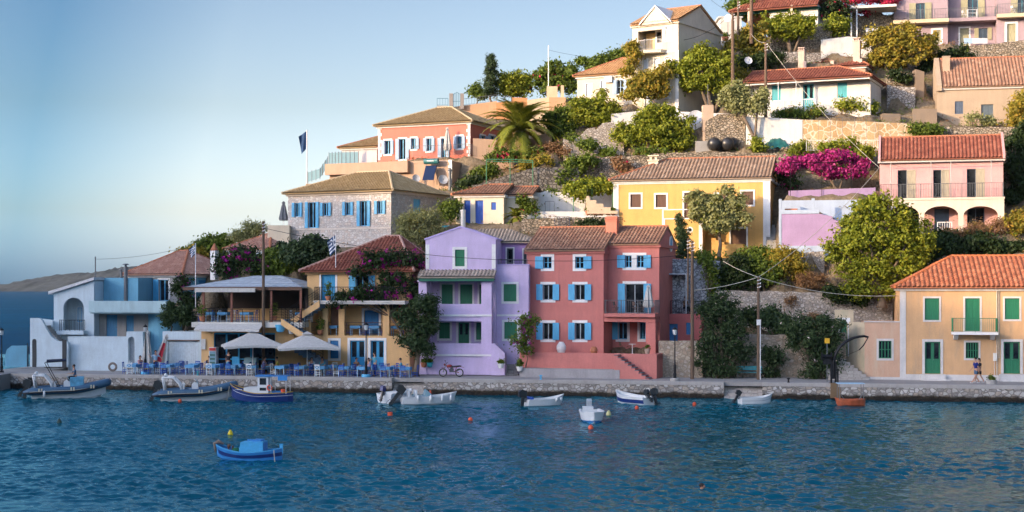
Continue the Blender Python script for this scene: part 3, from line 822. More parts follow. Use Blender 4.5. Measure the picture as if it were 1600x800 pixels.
for i in range(n):
	a0,a1=math.pi*(1-i/n),math.pi*(1-(i+1)/n)
	x0,x1=cxm+rr_*math.cos(a0),cxm+rr_*math.cos(a1)
	m.xz([(x0,spring+rr_*math.sin(a0)),(x1,spring+rr_*math.sin(a1)),(x1,ztop(x1)),(x0,ztop(x0))],0,.3)
m.box(0,.3,.302,7,0,ztop(0));m.box(xr-.3,xr,.302,7,0,ztop(xr));m.box(.3,xr-.3,6.7,7,0,ztop(0))
m.box(.3,xr-.3,.302,6.7,az0-.1,az0+.02);m.box(.3,xr-.3,1.9,2.1,az0+.02,ztop(.3))
m.build('wall',P_BLUEW,A.root)
m=MB();m.xz([(-.35,zl-.2),(xr+.1,zr_-.02),(xr+.1,zr_+.2),(-.35,zl+.04)],-.25,7.2);m.build('roof',plaster('pale roof slab',(.60,.62,.64),.3),A.root)
window(A,'f',1.9,(ax0+.35,ax0+.75,az0+.6,az0+1.8),TRIM,.07,mat=BLUE,mun=(1,1),recess=0)
bm_=MB();bm_.box(ax0-.25,ax1+.3,-.75,-.002,az0-.32,az0-.02);bal=bm_.build('balcony',P_BLUEW,A.root)
cx_=(ax0+ax1)/2;rr2=(ax1-ax0)/2+.2
railing('railing',[(cx_+rr2*math.cos(t),-.25+.42*math.sin(t)-.02,az0-.02)for t in[math.pi+math.pi*i/8 for i in range(9)]],.85,IRON,bal,gap=.12)
x0,x1,z0,z1=A.box(133,470,267,488);zt0=A.z(526)
m=MB();m.box(xr+.002,x1,-1.0,-.75,z0,z1);m.box(xr+.002,x1,-.749,4.5,z0-.12,z0+.08);m.build('terrace_parapet',plaster('faded aqua parapet',(.42,.58,.62),.5),A.root)
d1=A.box(166,492,172,525,1.0);d2=A.box(197,493,209,526,1.0)
m=MB();wall_mb(m,xr+.002,x1-2.2,0,z0-.13,[(d1[0],d1[1]+.6,d1[2]-.3,d1[3]),(d2[0],d2[1],d2[2]-.3,d2[3])],1.0,.3);m.build('wall',P_GREY,A.root)
door(A,'f',1.0,(d1[0],d1[1]+.6,d1[2]-.3,d1[3]),fw=0,mat=wood('worn blue paint',(.07,.24,.42)),recess=.1)
door(A,'f',1.0,(d2[0],d2[1],d2[2]-.3,d2[3]),fw=0,mat=MATS['worn blue paint'],recess=.1)
m=MB();m.lathe([(1.35,0),(1.35,z0-.13)],x1-1.1,1.6,0,20);m.build('round_wall',P_AQUA,A.root,smooth=False)
x0,x1_,z0u,z1u=A.box(147.5,434,202,470);m=MB();m.box(xr+.01,x1_,1.8,2.1,z0,z1u);m.box(x1_-.3,x1_,2.101,6,z0,z1u);m.build('upper_wall',P_AQUA,A.root)
def poly_px(h,pts,v):return[h.loc(a,b,v)for a,b in pts]
m=MB();m.xz([(x,max(z,0))for x,z in poly_px(A,[(47,573),(47,497),(62,497),(66,501),(73,515),(80,526),(90,533),(106,534),(106,573)],-1.7)],-1.7,-1.4)
m.xz([(x,max(z,0))for x,z in poly_px(A,[(67,560),(67,498),(84,500),(84,560)],-.3)],-.5,-.25)
m.build('stair_wall',P_BLUEW,A.root)
m=MB();sx0=A.loc(70,500,-1.3)[0];sx1=A.loc(95,500,-1.3)[0];zhi=A.z(509,-1.3);zlo=A.z(536,-1.3);n=9
for i in range(n):m.box(sx0+(sx1-sx0)*i/n,sx0+(sx1-sx0)*(i+1)/n,-1.399,-.502,0,zhi-(zhi-zlo)*i/n)
m.build('stair',CONC,A.root)
x0,x1n,z0n,z1n=A.box(50.5,528,57,572,-1.7)
m=MB();m.box(x0,x1n,-1.72,-1.703,.1,z1n-.25);m.lathe([((x1n-x0)/2,-1.72),((x1n-x0)/2,-1.703)],(x0+x1n)/2,0,z1n-.25,12,'y');m.build('niche',plain('dark iron gate',(.03,.035,.04),.6),A.root)
x0,x1n,z0n,z1n=A.box(97.5,531,104,571,-1.7);MB().box(x0,x1n,-1.74,-1.703,.05,z1n).build('door',MATS['dark iron gate'],A.root)
WL=House('courtyard_wall','long low white courtyard wall with arched gateway below the blue terrace','wall',106,198,117.2,-7,579,.35,reg=False)
m=MB();z1=WL.z(527);m.box(0,WL.w,0,.3,-.3,z1);m.box(-.02,WL.w,-.02,.32,z1+.002,z1+.07)
m.box(.9,WL.w,-.03,-.002,0,WL.z(541));m.build('wall',P_BLUEW,WL.root)
px0,px1,pz0,pz1=WL.box(198,518,224,578)
a0,a1,_,az=WL.box(201,526,211,560);m=MB();spring=az-(a1-a0)/2
m.box(px0+.002,a0,-.1,.3,0,pz1);m.box(a1,px1,-.1,.3,0,pz1);m.box(px1-.3,px1,.302,2.5,0,pz1)
cxm=(a0+a1)/2;rr_=(a1-a0)/2
for i in range(8):
	t0,t1=math.pi*(1-i/8),math.pi*(1-(i+1)/8)
	xa,xb=cxm+rr_*math.cos(t0),cxm+rr_*math.cos(t1)
	m.xz([(xa,spring+rr_*math.sin(t0)),(xb,spring+rr_*math.sin(t1)),(xb,pz1),(xa,pz1)],-.1,.3)
m.build('gate_pillar',P_BLUEW,WL.root)
MB().box(a0,a1,.22,.25,0,az).build('gate',plain('pale grey gate',(.30,.33,.36),.8),WL.root)  # even pale grey sheet closing the arch
m=MB();LWD=119.0;a=W(8,573,LWD);b=W(42,573,LWD);zt=ZD(540,LWD)
m.xz([(0,0),(b.x-a.x,0),(b.x-a.x,zt-a.z),(.5,zt-a.z-.02),(.15,zt-a.z-.3),(0,zt-a.z-.8)],0,.3)
tag(m.build('low_wall',P_AQUA,None,a),'low pale blue wall with rounded corner at the far left of the quay','wall')
m=MB();a=W(42.5,573,118.6);m.box(0,.06,0,.06,0,1.9);m.box(.85-.06+.0,.85,0,.06,0,1.9)
for i in range(6):m.box(.09+i*.125,.12+i*.125,.02,.04,.1,1.8-abs(i-2.5)*.06)
m.box(.06,.79,.01,.05,.1,.16);m.box(.06,.79,.01,.05,1.5,1.55);tag(m.build('iron_gate',IRON,None,a),'black iron gate beside the low pale blue wall','gate')
B=House('grey_blue_house','grey rendered house with hipped clay roof behind the white terrace','house',201.5,283,123.5,-25,475,8.2)
ze=B.loc(283,430)[1];m=MB()
w1=B.box(222,437,234,469);w2=B.box(245,437,265,470);w2=(w2[0]+.25,w2[1]-.1,w2[2],w2[3])
body(m,0,B.w,0,8.2,0,ze,[w1,w2]);m.build('wall',[P_GREY],B.root)
window(B,'f',0,w1,TRIM,.14,closed=True,mat=DBLUE if False else wood('mid blue paint',(.03,.19,.42)),kind='plank')
window(B,'f',0,w2,TRIM,.14,sh='L',mat=BLUE,mun=(2,1),kind='plank',swidth=.55)
MB().box(B.w+.002,B.w+.05,.0,8.2,0,ze).build('side_wall',P_AQUA,B.root)
bx=B.boxr(290,440,312,448)
window(B,'r',B.w+.052,(2.2,3.6,ze-1.3,ze-.4),P_AQUA,.05,closed=True,mat=MATS['mid blue paint'],kind='plank',recess=.0)
B_ridge=B.loc(283,399.5,3)[1]
rf,zr1=roof_hip(B,0,B.w,0,8.2,ze+.15,1.9,2.1,2.4,PINK_T,.4,caps=TERRA)
rt=B.wp(B.w-.5,5.2,0)
m=MB();p=W(335,415,122.5);m.box(-.24,.24,-.24,.24,-1.2,1.25);ch=m.build('whitewashed_chimney',TRIM,None,p);tag(ch,'small whitewashed chimney with terracotta cap on the clay roof','chimney')
ch.parent=B.root;ch.matrix_parent_inverse=Matrix.Identity(4);ch.location=B.root.matrix_world.inverted()@p if False else((p-B.O).x*B.c+(p-B.O).y*B.s,-(p-B.O).x*B.s+(p-B.O).y*B.c,p.z-B.O.z)
for k_ in('label','category'):
	if k_ in ch:del ch[k_]
m=MB();m.lathe([(.30,0),(.30,.1),(.12,.45),(.05,.6)],n=8);m.build('chimney_cap',TERRA,ch,(0,0,1.252))
for px,top_,r_,nm,lab in((196.5,412,.16,'flue_pipe','tall grey metal flue pipe against the blue upper wall'),(189.5,420,.11,'flue_pipe','short dark flue with lantern cowl on the blue upper wall')):
	p=W(px,470 if nm=='flue_pipe' and px>190 else 436,119.5 if px>190 else 121.2);ht=ZD(top_,p.y)-p.z;m=MB();m.lathe([(r_,-.6),(r_,ht-.25),(r_*.6,ht-.24),(r_*.6,ht-.1),(r_*1.9,ht-.1),(r_*1.1,ht)],n=10)
	tag(m.build(nm,GREYI,None,p,smooth=False),lab,'chimney')
G0=House('garage','low white garage front with ribbed metal door beside the taverna','garage',254,314.5,115.6,-8,579,3)
m=MB();z1=G0.z(518);gb=G0.box(262,533,309,579);body(m,0,G0.w-.002,0,3,-.2,z1,[(gb[0],gb[1],0,gb[3])],th=.25,top=True);m.build('wall',P_BLUEW,G0.root)
m=MB();n=14
for i in range(n):
	a=gb[0]+(gb[1]-gb[0])*i/n;ww=(gb[1]-gb[0])/n
	m.xz([(a,.02),(a+ww,.02),(a+ww,gb[3]-.04),(a,gb[3]-.04)],.10,.12);m.box(a+ww*.3,a+ww*.8,.07,.099,.02,gb[3]-.05)
m.build('door',plain('pale ribbed metal',(.62,.70,.74),.5,.2),G0.root)
MB().box(gb[0]-.1,gb[1]+.15,-.08,-.002,gb[3]+.02,gb[3]+.1).build('roller_box',BROWN,G0.root)
T0=House('taverna_building','two level taverna with grey canopy roof and railed upper terrace','restaurant',314.5,479,114.3,-8,580,8)
m=MB();zf=T0.z(506);sf=T0.box(334,520,430,579)
body(m,0,T0.w,0,8,-.3,zf-.25,[(sf[0],sf[1],0,sf[3])]);m.build('wall',P_OCHRE,T0.root)
zdeck=T0.z(503)
m=MB();m.box(-.35,T0.w-.002,-1.2,8,zf-.248,zdeck);m.build('terrace_slab',plaster('cream concrete',(.62,.60,.54),.3),T0.root)
m=MB();n=5
for i in range(n+1):x=sf[0]+(sf[1]-sf[0])*i/n;m.box(x-.06,x+.06,.1,.18,0,sf[3])
m.box(sf[0],sf[1],.1,.18,sf[3]-.12,sf[3]);m.box(sf[0]+.06,sf[1]-.06,.101,.179,.9,1.0);fr=m.build('shopfront',wood('bright blue paint',(.03,.30,.55)),T0.root)
MB().box(sf[0],sf[1],.185,.2,0,sf[3]).build('pane',glass(),fr)
aw=T0.box(303,508,405,518,-2.2);m=MB();m.prism([(aw[0],-1.202,aw[3]+.05),(aw[1],-1.202,aw[3]+.05),(aw[1],-2.2,aw[2]+.12),(aw[0],-2.2,aw[2]+.12)],(0,0,.04));m.box(aw[0],aw[1],-2.22,-2.203,aw[2],aw[2]+.16)
m.build('awning',plain('off white canvas',(.52,.51,.48),.9),T0.root)
DARKW=wood('dark brown boards',(.055,.035,.025),.7)
m=MB();zc=T0.z(451)
m.box(.3,T0.w-.05,5.5,5.6,zdeck,zc);m.box(T0.w-.25,T0.w-.05,.5,5.499,zdeck,zc)
m.build('back_wall',DARKW,T0.root)
m=MB();m.box(.3,T0.w-.4,5.3,5.45,zdeck,zdeck+.95);m.build('low_wall',P_OCHRE,T0.root)
zr0=T0.z(431,3.5);ze0=T0.z(449);CAN=plain('pale grey roofing sheet',(.48,.53,.58),.45,.1,.15,2)
E0,E1=(-1.0,-1.1),(T0.w-.02,-1.1);xa,xb=T0.loc(398,431,3.5)[0],T0.loc(440,431,3.5)[0]
m=MB();m.uv=[]
for quad in(((-1.0,-1.1,ze0),(T0.w-.02,-1.1,ze0),(xb,3.5,zr0),(xa,3.5,zr0)),((T0.w-.02,7,ze0),(-1.0,7,ze0),(xa,3.5,zr0),(xb,3.5,zr0)),((T0.w-.02,-1.1,ze0),(T0.w-.02,7,ze0),(xb,3.5,zr0),(xb,3.5,zr0)),((-1.0,7,ze0),(-1.0,-1.1,ze0),(xa,3.5,zr0),(xa,3.5,zr0))):
	tiles(m,*quad,pitch=.5,course=.9,amp=.014,ns=5)
can=m.build('canopy_roof',CAN,T0.root)
m=MB();m.box(-1.05,T0.w-.03,-1.16,-1.112,ze0-.22,ze0+.02);m.build('fascia',BROWN,can)
aw2=T0.box(305,450,399,456.5,-1.2);m=MB();m.box(aw2[0],aw2[1],-1.32,-1.17,aw2[2],aw2[3]);m.build('rolled_awning',MATS['off white canvas'],can)
for px in(318,362,424,470):x=T0.loc(px,480,-1)[0];MB().box(x-.08,x+.08,-1.06,-.9,zdeck,ze0-.2).build('canopy_post',wood('varnished posts',(.22,.08,.05)),T0.root)
railing('railing',[(-.3,-1.1,zdeck),(T0.w-3.4,-1.1,zdeck)],1.0,IRON,T0.root,bars='h',nh=4)
railing('railing',[(-.3,-1.1,zdeck),(-.3,5,zdeck)],1.0,IRON,T0.root,bars='h',nh=4)
railing('railing',[(T0.w-2.6,-1.1,zdeck),(T0.w-.1,-1.1,zdeck)],1.0,IRON,T0.root,bars='h',nh=4)
for px in(355,385):q_=T0.box(px-6,530,px+6,560);pass
MB().box(*T0.box(234+81,526,322,542)[:2],-.14,-.002,1.7,2.5).build('meter_box',plain('grey meter box',(.55,.55,.52),.6),T0.root)
E=House('apricot_house','apricot house with red hipped roof, columns and bougainvillea above the taverna tables','house',480,640,113.8,-14,579,8.5)
ze=E.z(423);z1f=E.z(472.5);z0f=E.z(524.5)
m=MB()
up=[E.box(502,427,524,470),E.box(556,431,576,470)]
mid=[E.box(569,485,592,523,1.6)]
gw=E.box(516,532,529,560);g1=E.box(547,532,570,579);g2=E.box(579,532,600,579)
up=[(a,b,z1f+.05,d)for a,b,c,d in up]
wall_mb(m,0,E.w,z1f-.1,ze,up,0,.3)
wall_mb(m,0,E.w,-.3,z0f,[gw,(g1[0],g1[1],0,g1[3]),(g2[0],g2[1],0,g2[3])],0,.3)
wall_mb(m,E.loc(513,500,1.6)[0]-1.6,E.w,z0f,z1f-.1,[(mid[0][0],mid[0][1],z0f+.03,mid[0][3])],1.6,.25)
m.box(.3,E.w,.301,8.5,z0f-.2,z0f-.001);m.box(.3,E.w,.301,8.5,z1f-.25,z1f-.101)
m.box(0,.28,.301,8.5,-.3,ze);m.box(E.w-.28,E.w,.301,8.5,-.3,ze);m.box(.28,E.w-.28,8.2,8.5,-.3,ze)
wl=m.build('wall',P_OCHRE,E.root)
for px0,px1 in((480,486),(504,512),(529,538),(598,608),(636,640)):
	a,b=E.loc(px0,500)[0],E.loc(px1,500)[0];MB().box(a,min(b,E.w),0,.35,z0f+.002,z1f-.102).build('column',P_OCHRE,E.root)
door(E,'f',0,up[0],TRIM,.16,wood('bright blue paint',(.03,.30,.55)));window(E,'f',0,up[1],TRIM,.16,mat=BLUE,sh='LR',kind='panel')
door(E,'f',1.6,(mid[0][0],mid[0][1],z0f+.03,mid[0][3]),TRIM,.18,MATS['mid blue paint'])
window(E,'f',0,gw,TRIM,.18,closed=True,mat=MATS['mid blue paint'],kind='plank')
door(E,'f',0,(g1[0],g1[1],0,g1[3]),TRIM,.2,MATS['bright blue paint'],glazed=True,leaves=2);door(E,'f',0,(g2[0],g2[1],0,g2[3]),TRIM,.2,MATS['bright blue paint'],glazed=True,leaves=2)
cx0,cx1,cz0,cz1=E.box(516,477,532,508,.5);m=MB()
for i in range(9):m.tube([(cx0+(cx1-cx0)*(i+.5)/9,.7,cz0),(cx0+(cx1-cx0)*(i+.5)/9,.7,cz1)],.055,6)
m.build('bead_curtain',BROWN,E.root)
b0,b1,bz0,bz1=E.box(499,470,655,475);m=MB();m.box(b0,E.w,-1.1,-.002,bz0,bz1);m.box(b0-.04,E.w,-1.15,-1.101,bz1-.1,bz1+.02);bal=m.build('balcony',plaster('pale balcony slab',(.62,.60,.56),.4),E.root)
railing('railing',[(b0+.03,-.05,bz1),(b0+.03,-1.07,bz1),(E.w,-1.07,bz1)],1.05,IRON,bal,gap=.13)
railing('railing',[(E.loc(513,500)[0],.1,z0f),(E.loc(597,500)[0],.1,z0f)],1.0,BROWN,E.root,bars='h',nh=4)
railing('railing',[(E.loc(609,500)[0],.1,z0f),(E.loc(635,500)[0],.1,z0f)],1.0,BROWN,E.root,bars='h',nh=4)
railing('railing',[(.0,.1,z0f),(E.loc(503,500)[0],.1,z0f)],1.0,BROWN,E.root,bars='h',nh=4)
roof_hip(E,0,E.w,0,8.5,ze+.12,ZD(373,117.3)-E.O.z-ze,5.0,2.2,RED_T,.5,caps=plaster('pale mortar ridge',(.50,.30,.24),.4),fascia=P_OCHRE)
def flight(h,p0,p1,v0,v1,mat,name,under=None,rail=None,flank=None):
	"""p0, p1: pixels of foot and head of the flight"""
	(xa,za),(xb,zb)=h.loc(p0[0],p0[1],v0),h.loc(p1[0],p1[1],v0)
	n=max(3,int(round(abs(zb-za)/.18)));m=MB();dx=(xb-xa)/n;dz=(zb-za)/n
	for i in range(n):
		base=(za+dz*i-.35)if under is None else under
		m.box(xa+dx*i,xa+dx*(i+1),v0,v1,base,za+dz*(i+1))
	st=m.build(name,mat,h.root)
	if flank:
		m=MB();m.xz([(xa,za-.42),(xb,zb-.42),(xb,zb+.08),(xa,za+.08)],v0-.12,v0-.003);m.build('stair_flank',flank,st)
	if rail:
		m=MB();nn=4
		for i in range(nn+1):
			x,z=xa+(xb-xa)*i/nn,za+(zb-za)*i/nn;m.tube([(x,v0-.05,z),(x,v0-.05,z+1.0)],.02,4)
		for k in(1,.8,.6,.4,.2):m.tube([(xa,v0-.05,za+k),(xb,v0-.05,zb+k)],.02 if k==1 else .01,4)
		m.build('railing',rail,st)
	return st
BLST=plaster('blue grey step paint',(.17,.25,.34),.3)
flight(E,(452,502),(500,471),-1.15,-.05,BLST,'stair',rail=IRON,flank=P_OCHRE)
flight(E,(478,524),(440,499),-2.2,-1.3,BLST,'stair',rail=IRON,flank=P_OCHRE)
flight(E,(505,566),(460,541),-2.2,-1.2,BLST,'stair',rail=IRON)
L0=House('lavender_house','lavender house with green shutters, tiled porch and tall gable','house',665,774.5,111.8,-7,584,9)
ZB=lambda py,v=0:L0.z(py,v)
gz=ZB(374.5);ridge=ZB(355.6);hw=L0.w/2
m=MB();wt=L0.box(711,390,726,416)
fz=ZB(434);mz1,mz0=ZB(502.5),ZB(536.6)
wall_mb(m,0,L0.w,fz,gz,[wt],0,.3)
m.xz([(0,gz),(L0.w,gz),(hw,ridge)],0,.3)
up=[L0.box(690,444.5,707.5,477,1.5),L0.box(719,444.5,738,477,1.5),L0.box(749,444.5,758,477,1.5)]
lo=[L0.box(686,504,703,529,1.5),L0.box(716,504,733,540,1.5),L0.box(744,504,756,531,1.5)]
wall_mb(m,0,L0.w,0,fz,up+lo,1.5,.3)
m.box(0,.28,.301,9,0,fz);m.box(0,.28,.301,9,fz+.001,gz);m.box(L0.w-.28,L0.w,.301,9,0,gz);m.box(.28,L0.w-.28,8.7,9,0,gz)
m.xz([(0,gz),(L0.w,gz),(hw,ridge)],8.7,9)
m.build('wall',P_LAV,L0.root)
LW2=wood('dark green paint',(.012,.13,.08))
window(L0,'f',0,wt,TRIM,.2,closed=True,mat=GREEN,kind='plank')
for b_ in up:window(L0,'f',1.5,b_,TRIM,.14,closed=True,mat=GREEN,kind='plank')
window(L0,'f',1.5,lo[0],TRIM,.16,closed=True,mat=GREEN,kind='plank');door(L0,'f',1.5,lo[1],TRIM,.16,GREEN,glazed=True,leaves=2);window(L0,'f',1.5,lo[2],TRIM,.14,closed=True,mat=GREEN,kind='plank')
yp=-.9;zfl=ZB(494,yp);m=MB();a=L0.loc(665,500,yp)[0]
cL=L0.box(654,438,666.5,571,yp);cR=L0.box(752,438,768,571,yp)
m.box(cL[0],cL[1],yp,yp+.55,0,cL[3]);m.box(cR[0],cR[1],yp,yp+.55,0,cR[3])
for c_ in(cL,cR):m.box(c_[0]-.08,c_[1]+.08,yp-.07,yp+.62,c_[3]-.12,c_[3]+.02)
pz=[L0.box(668,475,752,502,yp),L0.box(668,536.6,752,571,yp)]
m.box(cL[1],cR[0],yp+.12,yp+.4,pz[0][2],pz[0][3]);m.box(cL[1],cR[0],yp+.121,1.499,pz[0][2]+.05,pz[0][2]+.25)
m.box(cL[1],cR[0],yp+.12,yp+.4,0,pz[1][3]);m.box(cL[1],cR[0],yp+.401,1.499,pz[1][3]-.9,pz[1][3]-.75)
m.box(cL[0],cL[0]+.3,yp+.551,1.499,0,pz[1][3]);m.box(cR[1]-.3,cR[1],yp+.551,-.002,0,cR[3])
m.box(cL[0]+.0,-.002,yp+.551,1.8,pz[1][3]+.001,cL[3])
m.build('porch',P_LAV,L0.root)
for py in(492.8,555):z=ZB(py,yp);MB().box(cL[0]-.02,cR[1]+.02,yp-.03,yp-.002,z-.07,z+.07).build('white_band',TRIM,L0.root)
m=MB();m.uv=[];r0=L0.box(653,422.5,772.5,433,yp-.3);zt_,zb_=ZB(423,-.0),ZB(433.5,yp-.4)
tiles(m,(r0[0],yp-.4,zb_),(r0[1],yp-.4,zb_),(r0[1],-.01,zt_),(r0[0],-.01,zt_));pr=m.build('porch_roof',GREY_T,L0.root)
MB().box(r0[0]+.05,r0[1]-.05,yp-.3,yp-.1,zb_-.28,zb_-.06).build('beam',LW2,pr)
m=MB()
for i in range(14):x=r0[0]+.2+(r0[1]-r0[0]-.4)*i/13;m.box(x,x+.1,yp-.099,-.02,zb_-.2,zb_-.08)
m.build('rafters',LW2,pr)
m=MB();q1=L0.box(666,382,671,420);m.box(.002,.3,-.03,-.002,q1[2],q1[3]);m.box(L0.w-.3,L0.w-.002,-.03,-.002,q1[2],q1[3]);m.build('quoin',TRIM,L0.root)
m=MB();
for sgn in(0,1):
	xa,xb=(-.08,hw)if sgn==0 else(L0.w+.08,hw)
	m.prism([(xa,-.05,gz-.02),(xb,-.05,ridge),(xb,-.05,ridge+.12),(xa,-.05,gz+.1)],(0,9.1,0))
m.build('roof',plaster('lavender verge',(.55,.45,.76),.2),L0.root)
RW=L0;zp=ZB(414,.6);zw0=0;w1=L0.box(787,444,807,471,.6);w2=L0.box(788,503,808,529.5,.6);wx1=L0.loc(826,480,.6)[0]
m=MB();wall_mb(m,L0.w+.002,wx1,0,zp,[w1,w2],.6,.3);m.box(wx1-.28,wx1,.901,8.5,0,zp);m.box(L0.w+.002,wx1-.28,.901,8.5,zp-.9,zp-.75)
m.build('wall',P_LAV,L0.root)
window(L0,'f',.6,w1,TRIM,.17,closed=True,mat=GREEN,kind='plank');window(L0,'f',.6,w2,TRIM,.17,closed=True,mat=GREEN,kind='plank')
z=ZB(492.5,.6);MB().box(L0.w+.004,wx1,.565,.598,z-.07,z+.07).build('white_band',TRIM,L0.root)
MB().box(L0.w+.004,wx1+.03,.54,.93,zp+.002,zp+.06).build('coping',plaster('lavender verge',(0,0,0)),L0.root)
u=L0.box(775,379,826,414,3.4);d1=L0.box(792,388,802,414,3.4);d2=L0.box(818,390,823,414,3.4)
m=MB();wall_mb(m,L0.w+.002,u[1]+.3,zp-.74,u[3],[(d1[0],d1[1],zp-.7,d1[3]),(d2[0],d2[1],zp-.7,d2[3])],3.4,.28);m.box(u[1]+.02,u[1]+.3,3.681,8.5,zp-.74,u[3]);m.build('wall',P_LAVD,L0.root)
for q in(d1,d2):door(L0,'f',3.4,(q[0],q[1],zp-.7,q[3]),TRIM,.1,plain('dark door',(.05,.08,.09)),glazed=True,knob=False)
m=MB();m.uv=[];zt2=L0.z(359.5,6.2);zb2=u[3];xe=u[1]+.7;tiles(m,(hw+1,3.0,zb2),(xe,3.0,zb2),(L0.loc(795,360,6.2)[0],6.2,zt2),(hw+.4,6.2,zt2),.27)
tiles(m,(xe,3.0,zb2),(xe,9.2,zb2),(L0.loc(795,360,6.2)[0],6.2,zt2),(L0.loc(795,360,6.2)[0],6.2,zt2),.27);m.build('roof',GREY_T,L0.root)
sb=L0.box(768,537,789,571,-1.2);MB().xz([(sb[0],0),(sb[1],0),(sb[1],sb[3]-.7),(sb[1]-.75,sb[3]),(sb[0],sb[3])],-1.4,-.2).build('stair_wall',P_LAV,L0.root)
railing('railing',[(L0.w+.1,.75,zp+.06),(wx1-.1,.75,zp+.06)],.35,GREYI,L0.root,gap=.2)
st=gp(789,587);m=MB()
for i in range(4):m.box(0,.95,.3*i,1.6,.2*i-.0,.2*(i+1))
tag(m.build('entrance_steps',BLOCKS,None,(st.x,st.y,QZ)),'short flight of pale stone steps up to the lavender house','steps')
pl=gp(652,584.5);pr_=gp(782,584.5);m=MB();m.box(0,pr_.x-pl.x,0,.8,0,.62);tag(m.build('plinth',plaster('pale concrete plinth',(.50,.48,.44),.5),None,(pl.x,pl.y,QZ+.003)),'pale concrete plinth along the foot of the lavender house','plinth')
G=House('red_house','brick red house with blue shutters, corner balcony and terrace steps','house',823,943,112.6,-19,551,7.4)
ze=G.z(391);zrd=ZD(357,114.5)-G.O.z;z00=-1.9
W_=lambda*a:G.box(*a)
r1=[W_(849,401,862,419.5),W_(899,401,912,419.5)];r2=[W_(848.5,444.5,864,468.5),W_(898.5,444.5,914,468.5)];r3=[W_(848.5,504.5,864,530.5),W_(898.5,504.5,914,530.5)]
m=MB();body(m,0,G.w,0,7.4,z00,ze,r1+r2+r3,th=.3)
gable_fill(m,0,G.w,0,7.4,ze+.001,zrd-ze-.1,.3)
REDW=m.build('wall',P_RED,G.root)
lt=.62
window(G,'f',0,r1[0],TRIM,.2,sh='L',mat=BLUE,swidth=.62);window(G,'f',0,r1[1],TRIM,.2,sh='R',mat=BLUE,swidth=.62)
for b_ in r2+r3:window(G,'f',0,b_,TRIM,.2,sh='LR',mat=BLUE,swidth=.5,mun=(2,1),sash=plain('grey sash',(.30,.36,.40),.5))
v1=1.3;xs1=G.loc(1030,400,v1)[0];zeR=G.z(381.5,v1,985)
q1=[G.box(977,399,987,418,v1),G.box(995,399,1006,418,v1)];bd=G.box(977,443.5,1006,489,v1)
zb=G.z(489.5,v1,985);GZB=zb
m=MB();wall_mb(m,G.w+.002,xs1,zb-.25,zeR,q1+[(bd[0],bd[1],zb,bd[3])],v1,.3)
m.box(xs1-.3,xs1,v1+.301,6.9,z00,zeR);m.box(G.w+.002,xs1-.3,6.6,6.9,z00,zeR)
xg0,xg1=G.w,xs1;dR=6.9;ymr=(v1+dR)/2;riseR=zrd-zeR-.05
m.yz([(v1,zeR+.001),(dR,zeR+.001),(ymr,zeR+riseR)],xs1-.3,xs1)
m.yz([(v1,zeR+.001),(dR,zeR+.001),(ymr,zeR+riseR)],G.w+.002,G.w+.25)
lw=[G.box(966,504,980,530,2.6),G.box(1000,504,1008,530,2.6)]
wall_mb(m,G.w+.002,xs1-.302,z00,zb-.251,lw,2.6,.25)
m.build('wall',P_RED,G.root)
zcol=G.box(1016.5,500,1026,551,.1);MB().box(xs1-.75,xs1-.0,.1,.8,z00,zb-.3).build('column',P_RED,G.root)
MB().box(G.w+.002,xs1,.05,v1-.002+.0,zb-.62,zb-.252).build('beam',P_RED,G.root)
MB().box(xs1-.3,xs1,.801,v1-.002,z00,-.0+1.0).build('side_parapet',P_RED,G.root)
window(G,'f',v1,q1[0],TRIM,.2,sh='L',mat=BLUE,swidth=.6);window(G,'f',v1,q1[1],TRIM,.2,sh='R',mat=BLUE,swidth=.55)
window(G,'f',v1,(bd[0],bd[1],zb,bd[3]),TRIM,.2,sh='LR',mat=BLUE,swidth=.55,mun=(2,1),fbot=False,sash=MATS['grey sash'],name='balcony_door')
window(G,'f',2.6,lw[0],TRIM,.2,sh='L',mat=BLUE,swidth=.65,mun=(2,1));window(G,'f',2.6,lw[1],TRIM,.2,sh='R',mat=BLUE,swidth=.5,mun=(2,1))
m=MB();bx0,bx1=G.loc(942,490,-.2)[0],xs1+.05;m.box(bx0+.1,bx1,-.25,v1-.003,zb-.25,zb-.0);bal=m.build('balcony',P_RED,G.root)
railing('railing',[(bx0+.15,-.02,zb),(bx0+.15,-.2,zb),(bx1-.04,-.2,zb),(bx1-.04,v1,zb)],1.0,GREYI,bal,gap=.13)
rf,_=roof_hip(G,0,G.w,0,7.4,ze+.05,zrd-ze,0,0,BROWN_T,.3,fascia=P_RED,caps=TERRA)
rf2,_=roof_hip(G,G.w+.15,xs1,v1,dR,zeR+.05,riseR+.05,0,0,BROWN_T,.3,fascia=P_RED,caps=TERRA,gableover=.03)
cx=G.loc(946.5,360,2.6)[0];cx2=G.loc(963.5,360,2.6)[0];zc=G.z(346,2.6,955);m=MB();m.box(cx,cx2,2.6,3.4,ze+.2,zc);
for k in range(3):m.box(cx-.05,cx2+.05,2.55,3.45,zc+.002+k*.14,zc+.09+k*.14);m.box(cx+.04,cx2-.04,2.64,3.36,zc+.091+k*.14,zc+.141+k*.14)
m.build('chimney',plaster('terracotta pink plaster',(.60,.22,.15),.3),rf)
ov=G.boxr(1044,371,1052,391,xs1);cy,cz=(ov[0]+ov[1])/2,(ov[2]+ov[3])/2
m=MB();m.lathe([(1,0),(1,.05),(.72,.05),(.7,.02)],0,0,0,20,'x');oo=m.build('oval_window',TRIM,G.root);oo.scale=(1,.55,.62);oo.location=(xs1,cy,cz)
m=MB();m.lathe([(.7,0),(.7,.03)],0,0,0,20,'x');m.build('pane',BLUE,oo)
